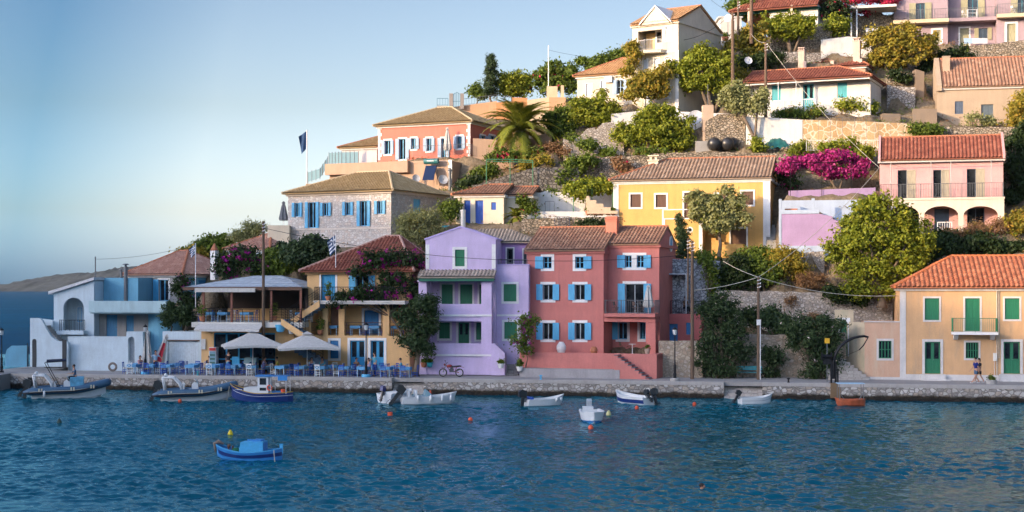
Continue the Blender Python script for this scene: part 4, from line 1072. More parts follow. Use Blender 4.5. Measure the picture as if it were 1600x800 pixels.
v2=4.6;wx0=xs1+.003;wxe=G.loc(1096,500,v2)[0];zbw=G.z(490,v2,1065);ztw=G.z(434,v2+1.6,1065)
dd=G.box(1043,506,1059,545,v2);ww=G.box(1072,504,1083,523,v2)
m=MB();wall_mb(m,wx0,wxe,z00,zbw-.02,[(dd[0],dd[1],dd[2]+.4,dd[3]),ww],v2,.28);m.box(wx0,wxe,v2+.281,8.5,zbw-.25,zbw-.03);m.box(wxe-.28,wxe,v2+.281,8.5,z00,zbw-.251)
ud=G.box(1043,445,1056,490,v2+1.4)
m.build('wall',plaster('rose red plaster',(.52,.15,.14),.3),G.root)
m=MB();wall_mb(m,wx0,G.loc(1062,470,v2+1.4)[0],zbw-.01,zeR-1.0,[(ud[0],ud[1],zbw,ud[3])],v2+1.4,.28);m.build('wall',P_RED,G.root)
door(G,'f',v2,(dd[0],dd[1],dd[2]+.4,dd[3]),None,0,MATS['mid blue paint']);window(G,'f',v2,ww,P_RED,.04,closed=True,mat=MATS['mid blue paint'])
window(G,'f',v2+1.4,(ud[0],ud[1],zbw,ud[3]),TRIM,0,closed=True,mat=BLUE,kind='plank')
railing('railing',[(wx0+.1,v2+.05,zbw-.02),(wxe-.05,v2+.05,zbw-.02),(wxe-.05,8,zbw-.02)],1.0,IRON,G.root,gap=.12)
m=MB();zcn=G.z(428.5,v2,1070);m.tube([(wx0,v2,zcn),(wxe-1.2,v2,zcn),(wxe-1.2,v2+2.5,zcn),(wx0,v2+2.5,zcn)],.05,4);m.tube([(wxe-1.2,v2,zbw),(wxe-1.2,v2,zcn)],.05,4);m.tube([(wxe-.8,v2,zbw),(wxe-.8,v2,zcn)],.05,4);m.tube([(wxe-1.2,v2,zcn),(wxe-.8,v2,zcn)],.05,4)
m.box(wx0,wxe-1.2,v2,v2+2.5,zcn+.05,zcn+.08);m.build('pergola',plain('pale grey metal',(.5,.53,.56),.5),G.root)
m=MB();vt=-2.6;tl=G.loc(812,560,vt)[0];tr_=G.loc(1026,560,vt)[0];sx0=G.loc(960,560,vt-.9)[0];zt=G.z(551.5,vt,900)
m.box(tl,tr_,vt,vt+.3,z00-.3,zt);m.box(tl,tr_,vt+.301,-.003,-.25,-.02);m.box(tr_-.3,tr_,vt+.301,1.0,z00-.3,zt);m.box(tr_+.003-.3,tr_-.001,1.001,v2-.002,z00-.3,zt)
tw=m.build('terrace_wall',P_RED,G.root)
n=10;xe_=G.loc(1014,590,vt-.9)[0];m=MB();zq=QZ-G.O.z
for i in range(n):m.box(sx0+(xe_-sx0)*i/n,sx0+(xe_-sx0)*(i+1)/n,vt-.9,vt-.003,zq,zt-(zt-zq)*(i+.6)/n)
m.build('stair',P_RED,G.root)
m=MB()
for i in range(n):z_=zt-(zt-zq)*(i+.6)/n;m.box(sx0+(xe_-sx0)*i/n-.03,sx0+(xe_-sx0)*(i+1)/n,vt-.93,vt-.003,z_+.002,z_+.05)
m.build('tread',plaster('dark slate',(.13,.15,.17),.3),G.root)
m=MB();l0=G.loc(814,580,vt-.6)[0];m.box(l0,sx0+.4,vt-.95,vt-.004,zq-.1,G.z(576.5,vt-.6,900));bc=m.build('bench_wall',plaster('grey weathered cement',(.33,.32,.33),.7),G.root)
I=House('peach_house','faded peach house with green shutters and small green balcony on the right of the quay','house',1406,1612,105.6,-11,598,8.5)
ze=I.z(449.5,px=1500)
fr=[(1445,466,1467.5,500),(1570,466,1593,499)]
u=[I.box(*q)for q in fr];ud=I.box(1508,466,1531,517);l=[I.box(1509,535,1529,560)];ld=[I.box(1445,534,1469.5,584),I.box(1568,534,1594,584)]
m=MB();body(m,0,I.w,0,8.5,0,ze,u+[ud]+l+ld,hl=[(1.2,2.2,I.z(505),I.z(465))],th=.32);m.build('wall',P_PEACH,I.root)
SH=GREEN
for b_ in u:window(I,'f',0,b_,plaster('old whitewashed stone',(.62,.60,.58),.5),.13,closed=True,mat=SH,kind='plank')
OWS=MATS['old whitewashed stone']
window(I,'f',0,ud,OWS,.13,closed=True,mat=SH,kind='plank',doorlike=True,name='balcony_door')
for b_ in l:window(I,'f',0,b_,OWS,.13,mat=SH,mun=(5,2))
for b_ in ld:door(I,'f',0,b_,OWS,.18,SH,glazed=True,leaves=2)
window(I,'l',0,(1.2,2.2,I.z(505),I.z(465)),OWS,0,closed=True,mat=SH,kind='plank')
bb=I.box(1486,518.5,1557,522);m=MB();m.box(bb[0],bb[1],-1.0,-.002,bb[2]-.02,bb[3]);
for x in(bb[0]+.15,bb[1]-.45):m.yz([(-.75,bb[2]-.02),(-.002,bb[2]-.02),(-.002,bb[2]-.42),(-.25,bb[2]-.35)],x,x+.3)
bal=m.build('balcony',TRIM,I.root)
railing('railing',[(bb[0]+.05,-.02,bb[3]),(bb[0]+.05,-.95,bb[3]),(bb[1]-.05,-.95,bb[3]),(bb[1]-.05,-.02,bb[3])],.98,GREEN,bal,gap=.13)
m=MB();zpl=I.z(585.5,px=1500);zp2=I.z(591,px=1500)
xs_=[(0.0,ld[0][0]-.2),(ld[0][1]+.2,ld[1][0]-.2),(ld[1][1]+.2,I.w)]
for a,b in xs_:m.box(a,b,-.05,-.002,-.1,zpl);m.box(a,b,-.22,-.052,-.1,zp2-.05)
m.build('plinth',OWS,I.root)
for q in ld:m=MB();m.box(q[0]-.3,q[1]+.3,-.55,-.002,-.1,q[2]-.02);m.box(q[0]-.15,q[1]+.6,-.9,-.552,-.1,.3);m.build('doorstep',OWS,I.root)
m=MB();m.box(.002,.42,-.03,-.002,zpl,ze-.25);m.box(-.02,I.w,-.05,-.002,ze-.24,ze-.02);m.build('quoin',OWS,I.root)
roof_hip(I,0,I.w+5,0,8.5,ze+.12,1.95+.2,4.0,0,ORANGE_T,.38,pitch=.34,fascia=OWS,caps=plain('orange ridge',(.55,.17,.06),.8))
m=MB();x=I.loc(1557.5,500)[0];m.tube([(x,-.06,zpl),(x,-.06,ze-.1)],.04,6);m.tube([(x+.14,-.06,zpl+1.2),(x+.14,-.06,ze-.1)],.03,6);m.build('drainpipe',plain('beige pipe',(.55,.48,.38),.6),I.root)
x=I.loc(1554,558)[0];zz=I.z(558,px=1550);m=MB();m.box(x-.12,x+.14,-.2,-.11,zz-.25,zz+.3);m.box(x-.03,x+.05,-.215,-.202,zz+.05,zz+.2);m.tube([(x-.02,-.08,.3),(x-.02,-.08,zz-.25)],.02,5);m.build('meter_box',plain('cream meter',(.7,.68,.62),.5),I.root)
an=I.box(1351,503.5,1405.5,600);aw_=I.box(1373,532.5,1393,560);m=MB();body(m,an[0],-.003,0,5.5,-.1,an[3],[aw_],th=.3,top=True)
m.build('annex_wall',plaster('pink washed plaster',(.60,.38,.26),.45,.1,(.62,.56,.42)),I.root)
window(I,'f',0,aw_,OWS,.15,mat=SH,mun=(4,2))
m=MB();p=[(an[0],.0),(an[0]-1.35,2.4),(an[0]-1.35+.25,2.55),(an[0]+.02,.3)];m.prism([(a,b,-.1)for a,b in p][::-1],(0,0,an[3]+.08));m.build('side_wall',plaster('mossy peach plaster',(.55,.46,.32),.6,.15,(.30,.34,.24)),I.root)
m=MB();m.box(an[0]-.04,-.004,-.05,.33,an[3]+.002,an[3]+.07);m.build('coping',OWS,I.root)
m=MB();m.box(an[0],-.004,-.06,-.002,0,I.z(589,px=1380));m.build('plinth',OWS,I.root)
tpx(1500,300,124)
#  hillside: walls first, then houses from low to high
RUB=stone('dry rubble wall',[(.32,.25,.17),(.42,.34,.25),(.24,.19,.13),(.36,.26,.16),(.50,.43,.34)],(.10,.085,.06),.28,1.5,.08,.08)
RUBG=stone('grey rubble wall',[(.30,.27,.24),(.40,.36,.32),(.28,.26,.24),(.40,.34,.28),(.56,.53,.50)],(.14,.12,.10),.27,1.3,.07,.08)
RUBM=stone('mortared tan rubble',[(.42,.34,.24),(.52,.44,.33),(.34,.27,.19),(.38,.25,.16),(.48,.42,.36)],(.30,.25,.19),.30,1.3,.05,.08)
GOLD=stone('golden crazy paving wall',[(.46,.30,.13),(.54,.38,.19),(.40,.24,.10),(.50,.38,.23)],(.62,.54,.42),.62,1.0,.02,.05)
WPAINT=stone('whitewashed rubble',[(.55,.60,.66),(.66,.70,.74),(.42,.46,.52),(.30,.30,.32)],(.12,.13,.15),.30,1.3,.05,.07)
WRUB=stone('lime splashed rubble',[(.46,.42,.38),(.62,.59,.55),(.32,.29,.26),(.50,.43,.35)],(.26,.23,.20),.24,1.4,.06,.08)
def wall_run(name,label,pts,D,mat,th=.45,cat='wall',reg=True,cope=None,bottom=None,jag=.06):
	"""pts: (px, py_top, py_foot[, D]) - a retaining wall following the slope"""
	P=[(W(p[0],p[1],(p[3]if len(p)>3 else D)),W(p[0],p[2],(p[3]if len(p)>3 else D)))for p in pts]
	o=P[0][1].copy();m=MB();rr=random.Random(int(pts[0][0]))
	for(t0,f0),(t1,f1)in zip(P[:-1],P[1:]):
		d=(t1-t0);d.z=0;L=d.length;d/=L;nn=Vector((-d.y,d.x,0))*th
		if nn.y<0:nn=-nn
		n=max(1,int(L/.6))if jag else 1
		jz=[rr.uniform(-jag,jag)for _ in range(n+1)];
		for i in range(n):
			a,b=i/n,(i+1)/n
			ta,tb=t0.lerp(t1,a)+Vector((0,0,jz[i])),t0.lerp(t1,b)+Vector((0,0,jz[i+1]))
			fa,fb=f0.lerp(f1,a)-Vector((0,0,.5)),f0.lerp(f1,b)-Vector((0,0,.5))
			V=[fa,fb,tb,ta];V2=[v+nn for v in V]
			k=len(m.v);m.v+=[tuple(v-o)for v in V+V2]
			fs=[(0,1,2,3),(7,6,5,4),(3,2,6,7)]+([(0,3,7,4)]if i==0 else[])+([(1,5,6,2)]if i==n-1 else[])
			m.f+=[tuple(k+j for j in q)for q in fs];m.m+=[0]*len(fs)
		if cope:
			c=MB()
		if reg:
			ns=max(1,int(L/1.5))
			for i in range(ns+1):
				t=t0.lerp(t1,i/ns);f=f0.lerp(f1,i/ns);q=nn/th
				for dd,zz in((-.3,f.z-.05),(-.6,f.z-.02),(-1.2,f.z-.05),(.15,f.z),(1.0,t.z-.25),(2.0,t.z-.1)):
					p=t+q*dd;tp(p.x,p.y,zz)
	return tag(m.build(name,mat,None,o),label,cat)
wall_run('stone_wall','tan stone wall with small niche between the red house and the tall pole',[(1029,533,590,108.5),(1098,533,590,108)],108,RUBM)
wall_run('stone_wall','tan stone wall behind the teal bench and the two oleanders',[(1098,527,591,109),(1165,523,591,108.7),(1262,523,592,108.2),(1322,520,594,107.6)],108,RUBM)
wall_run('retaining_wall','long grey rubble retaining wall above the bench',[(1118,454,515,113.5),(1200,455,518,113),(1290,457,520,112.5),(1395,462,520,112)],112.5,WRUB)
wall_run('whitewashed_wall','rough whitewashed wall behind the pergola of the red house',[(1048,404,490,114.8),(1126,407,470,114.5)],114.5,WPAINT)
tpx(1220,522,110);tpx(1150,522,110.5);tpx(1250,505,111.5);tpx(1180,508,111.5);tpx(1300,515,110)
wall_run('stone_wall','pale rubble wall below the lavender terrace',[(1212,400,432,116),(1288,392,430,116)],116,WRUB)
wall_run('stone_wall','dark rubble wall behind the palm above the small white house',[(738,290,318,128),(835,262,330,128.5),(905,262,330,129)],128,stone('dark rubble',[(.26,.24,.20),(.34,.31,.27),(.20,.18,.15)],(.08,.07,.06),.34,1.2,.08,.08))
wall_run('stone_wall','low stone wall with blue gate left of the yellow house',[(815,343,368,120.5),(958,338,366,120.5)],120.5,RUB)
wall_run('rubble_wall','long dry stone wall above the yellow house roof',[(880,249,285,130.5),(960,245,282,130),(1060,238,280,129.8),(1102,237,280,129.5),(1250,240,280,129)],130,RUB)
wall_run('rubble_wall','steep heap of loose stones right of the palm',[(880,222,262,134),(930,200,250,134),(975,190,245,134)],134,WRUB,jag=.3)
wall_run('white_wall','white garden wall below the three storey white house',[(955,178,205,136.5),(1012,172,200,136.5),(1145,178,215,136)],136,WHITE,.25,jag=0)
wall_run('stone_wall','golden brown stone wall above the water tanks',[(1102,190,236,132.3),(1120,179,236,132.2),(1164,178,224,132)],132,RUB)
wall_run('white_wall','white wall with tree shadows below the white villa',[(1166,182,228,131.5),(1254,187,232,131.2)],131,WHITE,.3,jag=0)
wall_run('paved_wall','tall golden crazy paved retaining wall below the white villa',[(1255,187,240,130.6),(1360,190,240,129.6),(1432,194,238,129)],130,GOLD,.3,jag=0)
wall_run('stone_wall','shaded stone wall below the beige house on the right',[(1432,197,222,128.5),(1602,199,222,127.5)],128,RUB)
wall_run('stone_wall','dark rubble wall below the lavender apartments',[(1480,76,105,146.5),(1602,63,105,146)],146,RUB)
wall_run('white_wall','bluish white garden wall above the villa chimneys',[(1283,62,95,145),(1325,57,92,145),(1362,60,95,145)],145,WHITE,.25,jag=0)
wall_run('stone_wall','grey block wall under the round trees near the top',[(1196,80,100,143.5),(1283,82,102,143.5)],143,RUBG)
wall_run('stone_wall','sunlit stone wall beside the lane above the white villa',[(1386,115,135,139),(1430,114,135,139)],139,RUB)
wall_run('stone_wall','shaded rubble wall in the lane right of the white villa',[(1386,133,178,137.5),(1430,137,178,137.2)],137,RUBG)
BRC=plaster('brown concrete',(.22,.17,.125),.5)
wall_run('concrete_wall','rounded brown concrete wall beside the lane steps',[(1426,170,194,132.5),(1464,170,194,132)],132,BRC,2.2,jag=0)
wall_run('concrete_wall','low brown concrete block at the foot of the lane steps',[(1379,177,192,132.4),(1407,178,193,132.3)],132,BRC,1.2,jag=0)
wall_run('concrete_pillar','tall concrete gatepost at the top of the lane',[(1431,108,160,138),(1444,112,160,138)],138,BRC,1.2,jag=0)
wall_run('rock_wall','rough rock face in the garden below the red roofed house',[(1205,52,84,146),(1262,40,84,146),(1300,44,84,146)],146,RUB,jag=.4)
wall_run('rock_wall','ochre rock face behind the white pergola',[(1325,22,60,152),(1400,18,60,152)],152,RUB,jag=.4)
V0=House('stone_house','pale stone house with tan hipped roof and blue shutters','house',450,611,128.5,-27,388,9)
STN=stone('pale squared masonry',[(.48,.43,.40),(.60,.56,.53),(.34,.31,.29),(.54,.42,.34),(.68,.66,.63)],(.42,.39,.36),.30,1.5,.04,.07,.7)
ze=V0.loc(611,298)[1];zb=lambda q:V0.box(*q)
ws=[zb((461,317,468.5,338.5)),zb((505,317,513.5,337)),zb((540,316,548,336)),zb((590,314,598,334))]
ds=[zb((482,316,494,356)),zb((563,314,574,353))];lw_=zb((506,375,522,388))
rd=V0.boxr(646,311,658,340);m=MB();body(m,0,V0.w,0,9,-1,ze,ws+ds,hr=[rd]);m.build('wall',STN,V0.root)
for b_ in ws:window(V0,'f',0,b_,STN,0,sh='LR',mat=BLUE,mun=(2,1),swidth=.27)
for b_ in ds:window(V0,'f',0,b_,STN,0,sh='LR',mat=BLUE,mun=(2,1),swidth=.30,name='door')
door(V0,'r',V0.w,rd,TRIM,0,BLUE,leaves=1)
z=V0.loc(530,357)[1];MB().box(-.02,V0.w+.02,-.06,-.002,z-.1,z+.05).build('string_course',plaster('pale stone course',(.60,.54,.48),.3),V0.root)
roof_hip(V0,0,V0.w,0,9,ze+.12,1.85,4.2,3.0,TAN_T,.4,caps=plaster('pale ridge',(.55,.44,.28),.3),fascia=plaster('pale stone course',(0,0,0)))
m=MB();a=W(418,368,127.5);b=W(452,368,127.5);m.box(0,b.x-a.x,0,6,-1.5,ZD(352,127.5)-a.z);tag(m.build('terrace',P_CREAM,None,a),'pale terrace slab left of the stone house','terrace')
tp(a.x,a.y-1,a.z-.5);tp(a.x+2,a.y+8,a.z)
X0=House('low_hipped_house','low pale house with pinkish hipped roof above the taverna canopy','house',357,420,126.5,-22,412,8)
ze=X0.loc(400,390)[1];m=MB();body(m,0,X0.w,0,8,-1,ze);m.build('wall',P_BLUEW,X0.root)
roof_hip(X0,0,X0.w,0,8,ze+.1,1.5,2.2,2.2,PINK_T,.35)
S0=House('small_white_house','small cream house with two deep blue doors and tiled roof','house',712,787,125,-12,352,6.5)
ze=S0.z(304.5);d_=[S0.box(725,313,735,349),S0.box(742.5,313,755,349)];d_=[(a,b,.12,d)for a,b,c,d in d_];w_=S0.box(767.5,316,775,328)
m=MB();body(m,0,S0.w,0,6.5,-.5,ze,d_+[w_]);m.build('wall',plaster('cream wall',(.66,.59,.46),.15),S0.root)
for q in d_:door(S0,'f',0,q,TRIM,0,DBLUE,leaves=2)
window(S0,'f',0,w_,TRIM,0,closed=True,mat=DBLUE,kind='plank')
x2=S0.loc(831,330,1.2)[0];m=MB();body(m,S0.w+.003,x2,1.2,6.5,-.5,ze-.05,th=.25);m.build('wall',MATS['cream wall'],S0.root)
roof_hip(S0,0,S0.w,0,6.5,ze+.05,.95,2.2,0,BROWN_T,.3,gableover=.1);roof_hip(S0,S0.w+.12,x2,1.2,6.5,ze+.02,.8,0,0,BROWN_T,.25)
m=MB();a=W(690,357,123.6);b=W(794,357,123.2);m.box(0,b.x-a.x,0,2.0,-1.2,.25);tag(m.build('terrace',plaster('turquoise pool paint',(.06,.46,.62),.1),None,a),'turquoise edged terrace strip in front of the small cream house','terrace')
m=MB();a=W(818,348,124.8);m.box(0,5.2,0,.25,-.8,.95);m.box(5.2,8,-.0,.3,-.8,.6);tag(m.build('white_wall',WHITE,None,a),'low white wall with flower pots right of the small cream house','wall')
wall_run('white_wall','sloping whitewashed bank behind the low pot wall',[(820,303,345,127.2),(880,298,345,127.2),(905,292,345,127.2),(958,300,345,127)],127,WHITE,.6,jag=.15)
m=MB()
a=W(876,305,127.9)
for i in range(8):m.box(-.1*(i%2),1.5,.35*i,.35*(i+1)+.05,-.6,.24*i)
tag(m.build('garden_steps',RUB,None,a),'rough stone garden steps above the white bank','steps')
m=MB();m.xz([(0,0),(2.6,0),(2.6,.25),(2.0,.25),(2.0,.55),(1.4,.55),(1.4,.85),(.8,.85),(.8,1.15),(.2,1.15),(.2,1.5),(0,1.5)],0,1.0);tag(m.build('garden_steps',plaster('sandy step',(.66,.52,.36),.2),None,W(917,334,124)),'sandy steps beside the yellow house wall','steps')
T1=House('villa_base','beige plastered terrace base under the pink villa','retaining wall',549,706,140.5,-24,305,10)
zt=T1.loc(640,252)[1];m=MB();m.box(0,T1.w,0,12,-2,zt-.12);m.build('wall',plaster('beige plaster',(.44,.30,.21),.35,.1,(.45,.35,.28)),T1.root)
BEIGE=MATS['beige plaster']
m=MB();m.box(-2.6,T1.loc(641,260)[0],-.55,-.002,zt-1.05,zt);m.box(T1.loc(641,260)[0],T1.w+.03,-.04,-.002,zt-.2,zt);m.build('ledge',BEIGE,T1.root)
m=MB()
for i in range(12):m.box(T1.w-.35 if i%2 else T1.w-.22,T1.w+.03,-.045,-.002,zt*i/12+.01,zt*(i+1)/12-.02)
m.build('quoin',TRIM,T1.root)
m=MB();a=W(515,262,141.5);m.box(0,5.5,0,5,-5,0);tag(m.build('terrace',BEIGE,None,a,R(-20)),'beige terrace block with glass fence left of the pink villa','terrace')
tp(a.x-1,a.y-1,a.z-4);tp(a.x+3,a.y+8,a.z-1)
T2=House('pink_villa','salmon pink villa with tan hipped roof and pale blue shutters','house',591,735,143.0,-24,250.5,9)
PINKV=plaster('salmon plaster',(.58,.18,.13),.2)
ze=T2.loc(735,190)[1];zf_=.05
ws=[(601.5,219.5,610.5,241),(643,216,650,233),(667,216,674.5,236),(714,213,722,232)];ds=[(624,217,634,249),(690,216,697,246)]
wb=[T2.box(*q)for q in ws];db=[T2.box(*q)for q in ds];rb=[T2.boxr(751,212,758,222),T2.boxr(765,212,773,222)]
m=MB();body(m,0,T2.w,0,9,-.3,ze,wb+db,hr=rb);m.build('wall',PINKV,T2.root)
PBL=wood('powder blue paint',(.30,.45,.62))
for q in wb:window(T2,'f',0,q,TRIM,.16,sh='LR',mat=PBL,sash=BLUE,mun=(2,1),swidth=.33)
for q in db:window(T2,'f',0,q,TRIM,.15,sh='LR',mat=PBL,sash=BLUE,mun=(2,1),swidth=.36,name='door')
for q in rb:window(T2,'r',T2.w,q,TRIM,.15,sh='LR',mat=PBL,sash=BLUE,mun=(2,1),swidth=.45)
m=MB()
for i in range(10):
	for x,s_ in((0,1),(T2.w,-1)):m.box(x,x+s_*(.4 if i%2 else .25),-.04,-.002,ze*i/10+.01,ze*(i+1)/10-.02)
m.build('quoin',TRIM,T2.root)
roof_hip(T2,0,T2.w,0,9,ze+.1,1.9,4.2,4.2,TAN_T,.4,caps=MATS['pale ridge'])
railing('railing',[(T2.loc(645,250,-1.6)[0],-1.6,zf_),(T2.w+.5,-1.6,zf_),(T2.w+.5,3,zf_)],1.0,GREYI,T2.root,gap=.13)
T3=House('grey_wing','low grey wing with tan roof left of the pink villa','house',534,589,147,-22,252,8)
ze=T3.loc(534,232)[1];m=MB();body(m,0,T3.w,0,8,-.5,ze);m.build('wall',plaster('pale grey plaster',(.50,.49,.50),.2),T3.root);roof_hip(T3,0,T3.w,0,8,ze+.1,1.5,3.0,0,TAN_T,.35)
GLF=plain('tinted glass panel',(.22,.36,.42),.1,0,.05,2,0)
def glass_fence(label,pts,n,ht=1.0):
	root=thing('glass_fence',label,'fence',pts[0]);P=[Vector(p)-Vector(pts[0])for p in pts];m=MB();g=MB()
	for a,b in zip(P[:-1],P[1:]):
		for i in range(n):
			p,q=a.lerp(b,i/n),a.lerp(b,(i+1)/n);m.tube([p,p+Vector((0,0,ht))],.03,4)
			d=(q-p)*.06;z0,z1=Vector((0,0,.12)),Vector((0,0,ht-.08));g.prism([p+d+z0,q-d+z0,q-d+z1,p+d+z1],(0,.015,0))
	m.tube([P[-1],P[-1]+Vector((0,0,ht))],.03,4);m.build('posts',GREYI,root);g.build('glass_panel',GLF,root)
glass_fence('glass panel fence on the beige terrace left of the pink villa',[W(514,258,142),W(534,257,141.5),W(560,256.5,141)],4,1.25)
glass_fence('stepped glass fence below the flag pole',[W(481,286,142.5),W(500,280,142),W(512,262,142)],3,1.1)
m=MB();m.box(0,3.5,0,2,-3,0);a=W(478,287,142.6);tag(m.build('terrace',BEIGE,None,a),'lowest beige terrace corner beside the flag pole','terrace');tp(a.x,a.y-1,a.z-2.5)
def slab_px(name,label,cat,pts,D,mat,th=.3,th_b=0):
	"""pts: px polygon on a frontal plane at D"""
	P=[W(a,b,D)for a,b in pts];o=P[0].copy();m=MB();m.prism([p-o for p in P],(0,th,0));return tag(m.build(name,mat,None,o),label,cat)
slab_px('garden_wall','shaded beige garden wall left of the palm trunk','wall',[(739,268),(739,216),(803,220),(803,262)],137.8,BEIGE,.3);slab_px('garden_wall','short sloping beige wall right of the palm trunk','wall',[(822,250),(822,220),(836,213),(862,206),(862,236)],137.9,BEIGE,.3)
PEA=plaster('peach garden wall',(.55,.33,.19),.2);CRW=plaster('cream garden wall',(.60,.48,.32),.15)
slab_px('garden_wall','long peach garden wall behind the pink villa roof','wall',[(708,184,),(708,167),(776,158),(776,190)],153,PEA,1.5)
slab_px('garden_wall','orange peach wall block above the palm','wall',[(775.5,190),(775.5,160),(800,158),(800,152),(824,153),(824,190)],152.5,plaster('orange garden wall',(.60,.28,.12),.2),.4)
slab_px('garden_wall','cream garden wall right of the palm crown','wall',[(823.5,200),(823.5,156.5),(858,152),(858,205)],151.5,CRW,.3)
slab_px('garden_wall','tall beige wall end with square pillar','wall',[(858,205),(858,152),(884,152),(884,178),(884,205)],151,PEA,2)
m=MB();m.box(0,1.1,0,.9,0,1.15);m.box(1.45-.0,1.75,0,.9,0,1.25);tag(m.build('gate_posts',CRW,None,W(854.5,152.2,151.9)),'pair of cream gateposts on the beige wall','gatepost')
m=MB();m.box(0,.38,0,.5,0,1.6);m.box(1.15,1.5,0,.5,0,1.6);g_=tag(m.build('entrance_gate',plaster('grey brown post',(.30,.27,.25),.3),None,W(702,170,152.6)),'blue metal gate between two grey posts on the skyline','gate')
m=MB();
for i in range(5):m.tube([(.42+.17*i,.2,0),(.42+.17*i,.2,1.5+.25*math.sin(math.pi*i/4))],.02,4)
m.tube([(.38,.2,1.5),(.78,.2,1.75),(1.15,.2,1.5)],.02,4);m.tube([(.38,.2,.8),(1.15,.2,.8)],.02,4);m.build('gate_leaf',plain('teal iron',(.03,.13,.18),.5),g_)
slab_px('garden_wall','small grey wall with blue railing left of the skyline gate','wall',[(682.5,180),(682.5,165),(700,165),(700,180)],153,CONC,.4)
def fence_thing(name,label,pts,ht,mat,gap=.13,bars='v',cat='fence',**k):
	o=Vector(pts[0]);r_=railing(name,[Vector(p)-o for p in pts],ht,mat,None,gap,bars=bars,**k);r_.location=o;return tag(r_,label,cat)
fence_thing('railing','teal railing on the small grey wall left of the gate',[W(683,165,152.9),W(700,165,152.9)],.75,MATS['teal iron'],.25)
fence_thing('railing','grey railing along the top of the peach garden wall',[W(724,165,153.4),W(776,158.5,153.2)],.7,GREYI,.28)
fence_thing('railing','short grey railing above the orange wall block',[W(787,160,152.4),W(799,160,152.4)],.65,GREYI,.2)
for p in[(700,180,153),(780,188,152),(840,200,151),(880,200,150),(760,186,151)]:tpx(*p)
for px,py,D in[(700,172,158),(800,158,160),(880,156,160),(950,140,165),(1000,100,165),(600,215,155),(520,262,152),(480,300,150),(430,350,145)]:tpx(px,py,D)
K=House('yellow_house','warm yellow house with white corners, brown shutters and brown tiled roof','house',959,1203,124.5,-15,405,8.5)
YEL=plaster('warm yellow plaster',(.66,.39,.125),.3);ze=K.loc(1150,279.5)[1]
ws=[(985,303.5,1001.5,324),(1024.5,304,1041,324),(1118,303,1134,324),(1159,299,1177,320)];wb=[K.box(*q)for q in ws];db=K.box(1069,301,1090,344);bb=K.box(1142,357,1166,384)
m=MB();body(m,0,K.w,0,8.5,-1.2,ze,wb+[db,bb]);m.yz([(0,ze),(8.5,ze),(4.25,ze+1.95)],K.w-.28,K.w);m.build('wall',YEL,K.root)
for q in wb:window(K,'f',0,q,TRIM,.14,closed=True,mat=BROWN)
window(K,'f',0,db,TRIM,.14,closed=True,mat=BROWN,name='door');window(K,'f',0,bb,TRIM,.14,closed=True,mat=BROWN)
m=MB();zb_=0;m.box(-.03,.42,-.05,-.002,-1.2,ze-.3);m.box(K.w-.55,K.w+.03,-.05,-.002,-1.2,ze-.3);m.box(-.03,K.w+.03,-.06,-.002,ze-.3,ze-.02);m.build('white_trim',TRIM,K.root)
roof_hip(K,0,K.w,0,8.5,ze+.12,1.95,4.0,0,tilemat('dusty tan tiles',[(.26,.165,.11),(.36,.24,.16),(.19,.12,.08),(.46,.34,.25)],(.13,.10,.08),.5),.35,pitch=.30,gableover=.12)
cx,czz=K.loc(1013,292,3)[0],0;m=MB();m.box(cx,cx+.85,3,3.6,ze,ze+1.9);m.box(cx-.08,cx+.93,2.9,3.7,ze+1.9,ze+2.0);m.box(cx+.1,cx+.3,3.05,3.55,ze+2.0,ze+2.3);m.box(cx+.55,cx+.75,3.05,3.55,ze+2.0,ze+2.3);m.box(cx-.05,cx+.9,2.95,3.65,ze+2.3,ze+2.4);m.build('chimney',MATS['cream wall'],K.root)
an=K.box(1036,327,1099,405,-1.3);pz=K.box(1036,343,1099,405,-1.3)
m=MB();m.box(an[0],an[1],-1.8,-.003,-1.2,pz[3]);m.build('terrace_annex',YEL,K.root)
m=MB();m.box(an[0],an[1],-1.83,-1.7,pz[3]+.002,pz[3]+.1);m.box(an[0],an[1],-1.8,-1.7,an[3]-.08,an[3]);m.box(an[0],an[0]+.12,-1.8,-1.7,pz[3]+.101,an[3]-.082);m.box(an[1]-.3,an[1],-1.84,-1.802,-1.2,pz[3]-.0);m.box(an[0],an[0]+.25,-1.84,-1.802,-1.2+1.5,pz[3]);m.build('parapet',TRIM,K.root)
m=MB();m.lathe([(.26,0),(.26,.04),(.15,.05)],(K.loc(1078,359,-1.8)[0]),-1.802,K.loc(1078,359,-1.8)[1],14,'y');pw=m.build('porthole',TRIM,K.root);pw2=MB().lathe([(.14,-.05),(.14,-.01)],K.loc(1078,359,-1.8)[0],-1.81,K.loc(1078,359,-1.8)[1],12,'y').build('pane',glass(),pw)
s1=K.loc(1135,384,-1)[0];m=MB();zz=K.loc(1135,381,-1)[1]
for i in range(7):m.box(s1+.35*i-1.2,s1+.35*(i+1)+(1.2 if i==3 else 0)-1.2,-1.2,-.06,-1.2,zz-.02-.17*i+.5)
m.build('stair',YEL,K.root)
m=MB();a=W(1206,400,118.5)
for i in range(16):m.box(0,1.0,.42*i,.42*(i+1)+.02,-.5,.27*i)
tag(m.build('lane_steps',CONC,None,a),'narrow concrete stair lane between yellow house and lavender terrace','steps')
LT=House('lavender_terrace','lavender terrace wall with blue white rim beside the stair lane','terrace',1217,1312,117.5,-13,388,6,reg=True)
wl_=plaster('shade darkened lilac plaster',(.36,.25,.42),.25);zr2=LT.loc(1260,334)[1]  # lilac darkened to stand in for tree shade on the terrace
p=lambda a,b,v=0:LT.loc(a,b,v)
m=MB();m.xz([p(1221,400),p(1318,400),p(1312,346),p(1302,343),p(1300,338),p(1280,334),p(1221,334)],-.02,.4);m.build('wall',wl_,LT.root)
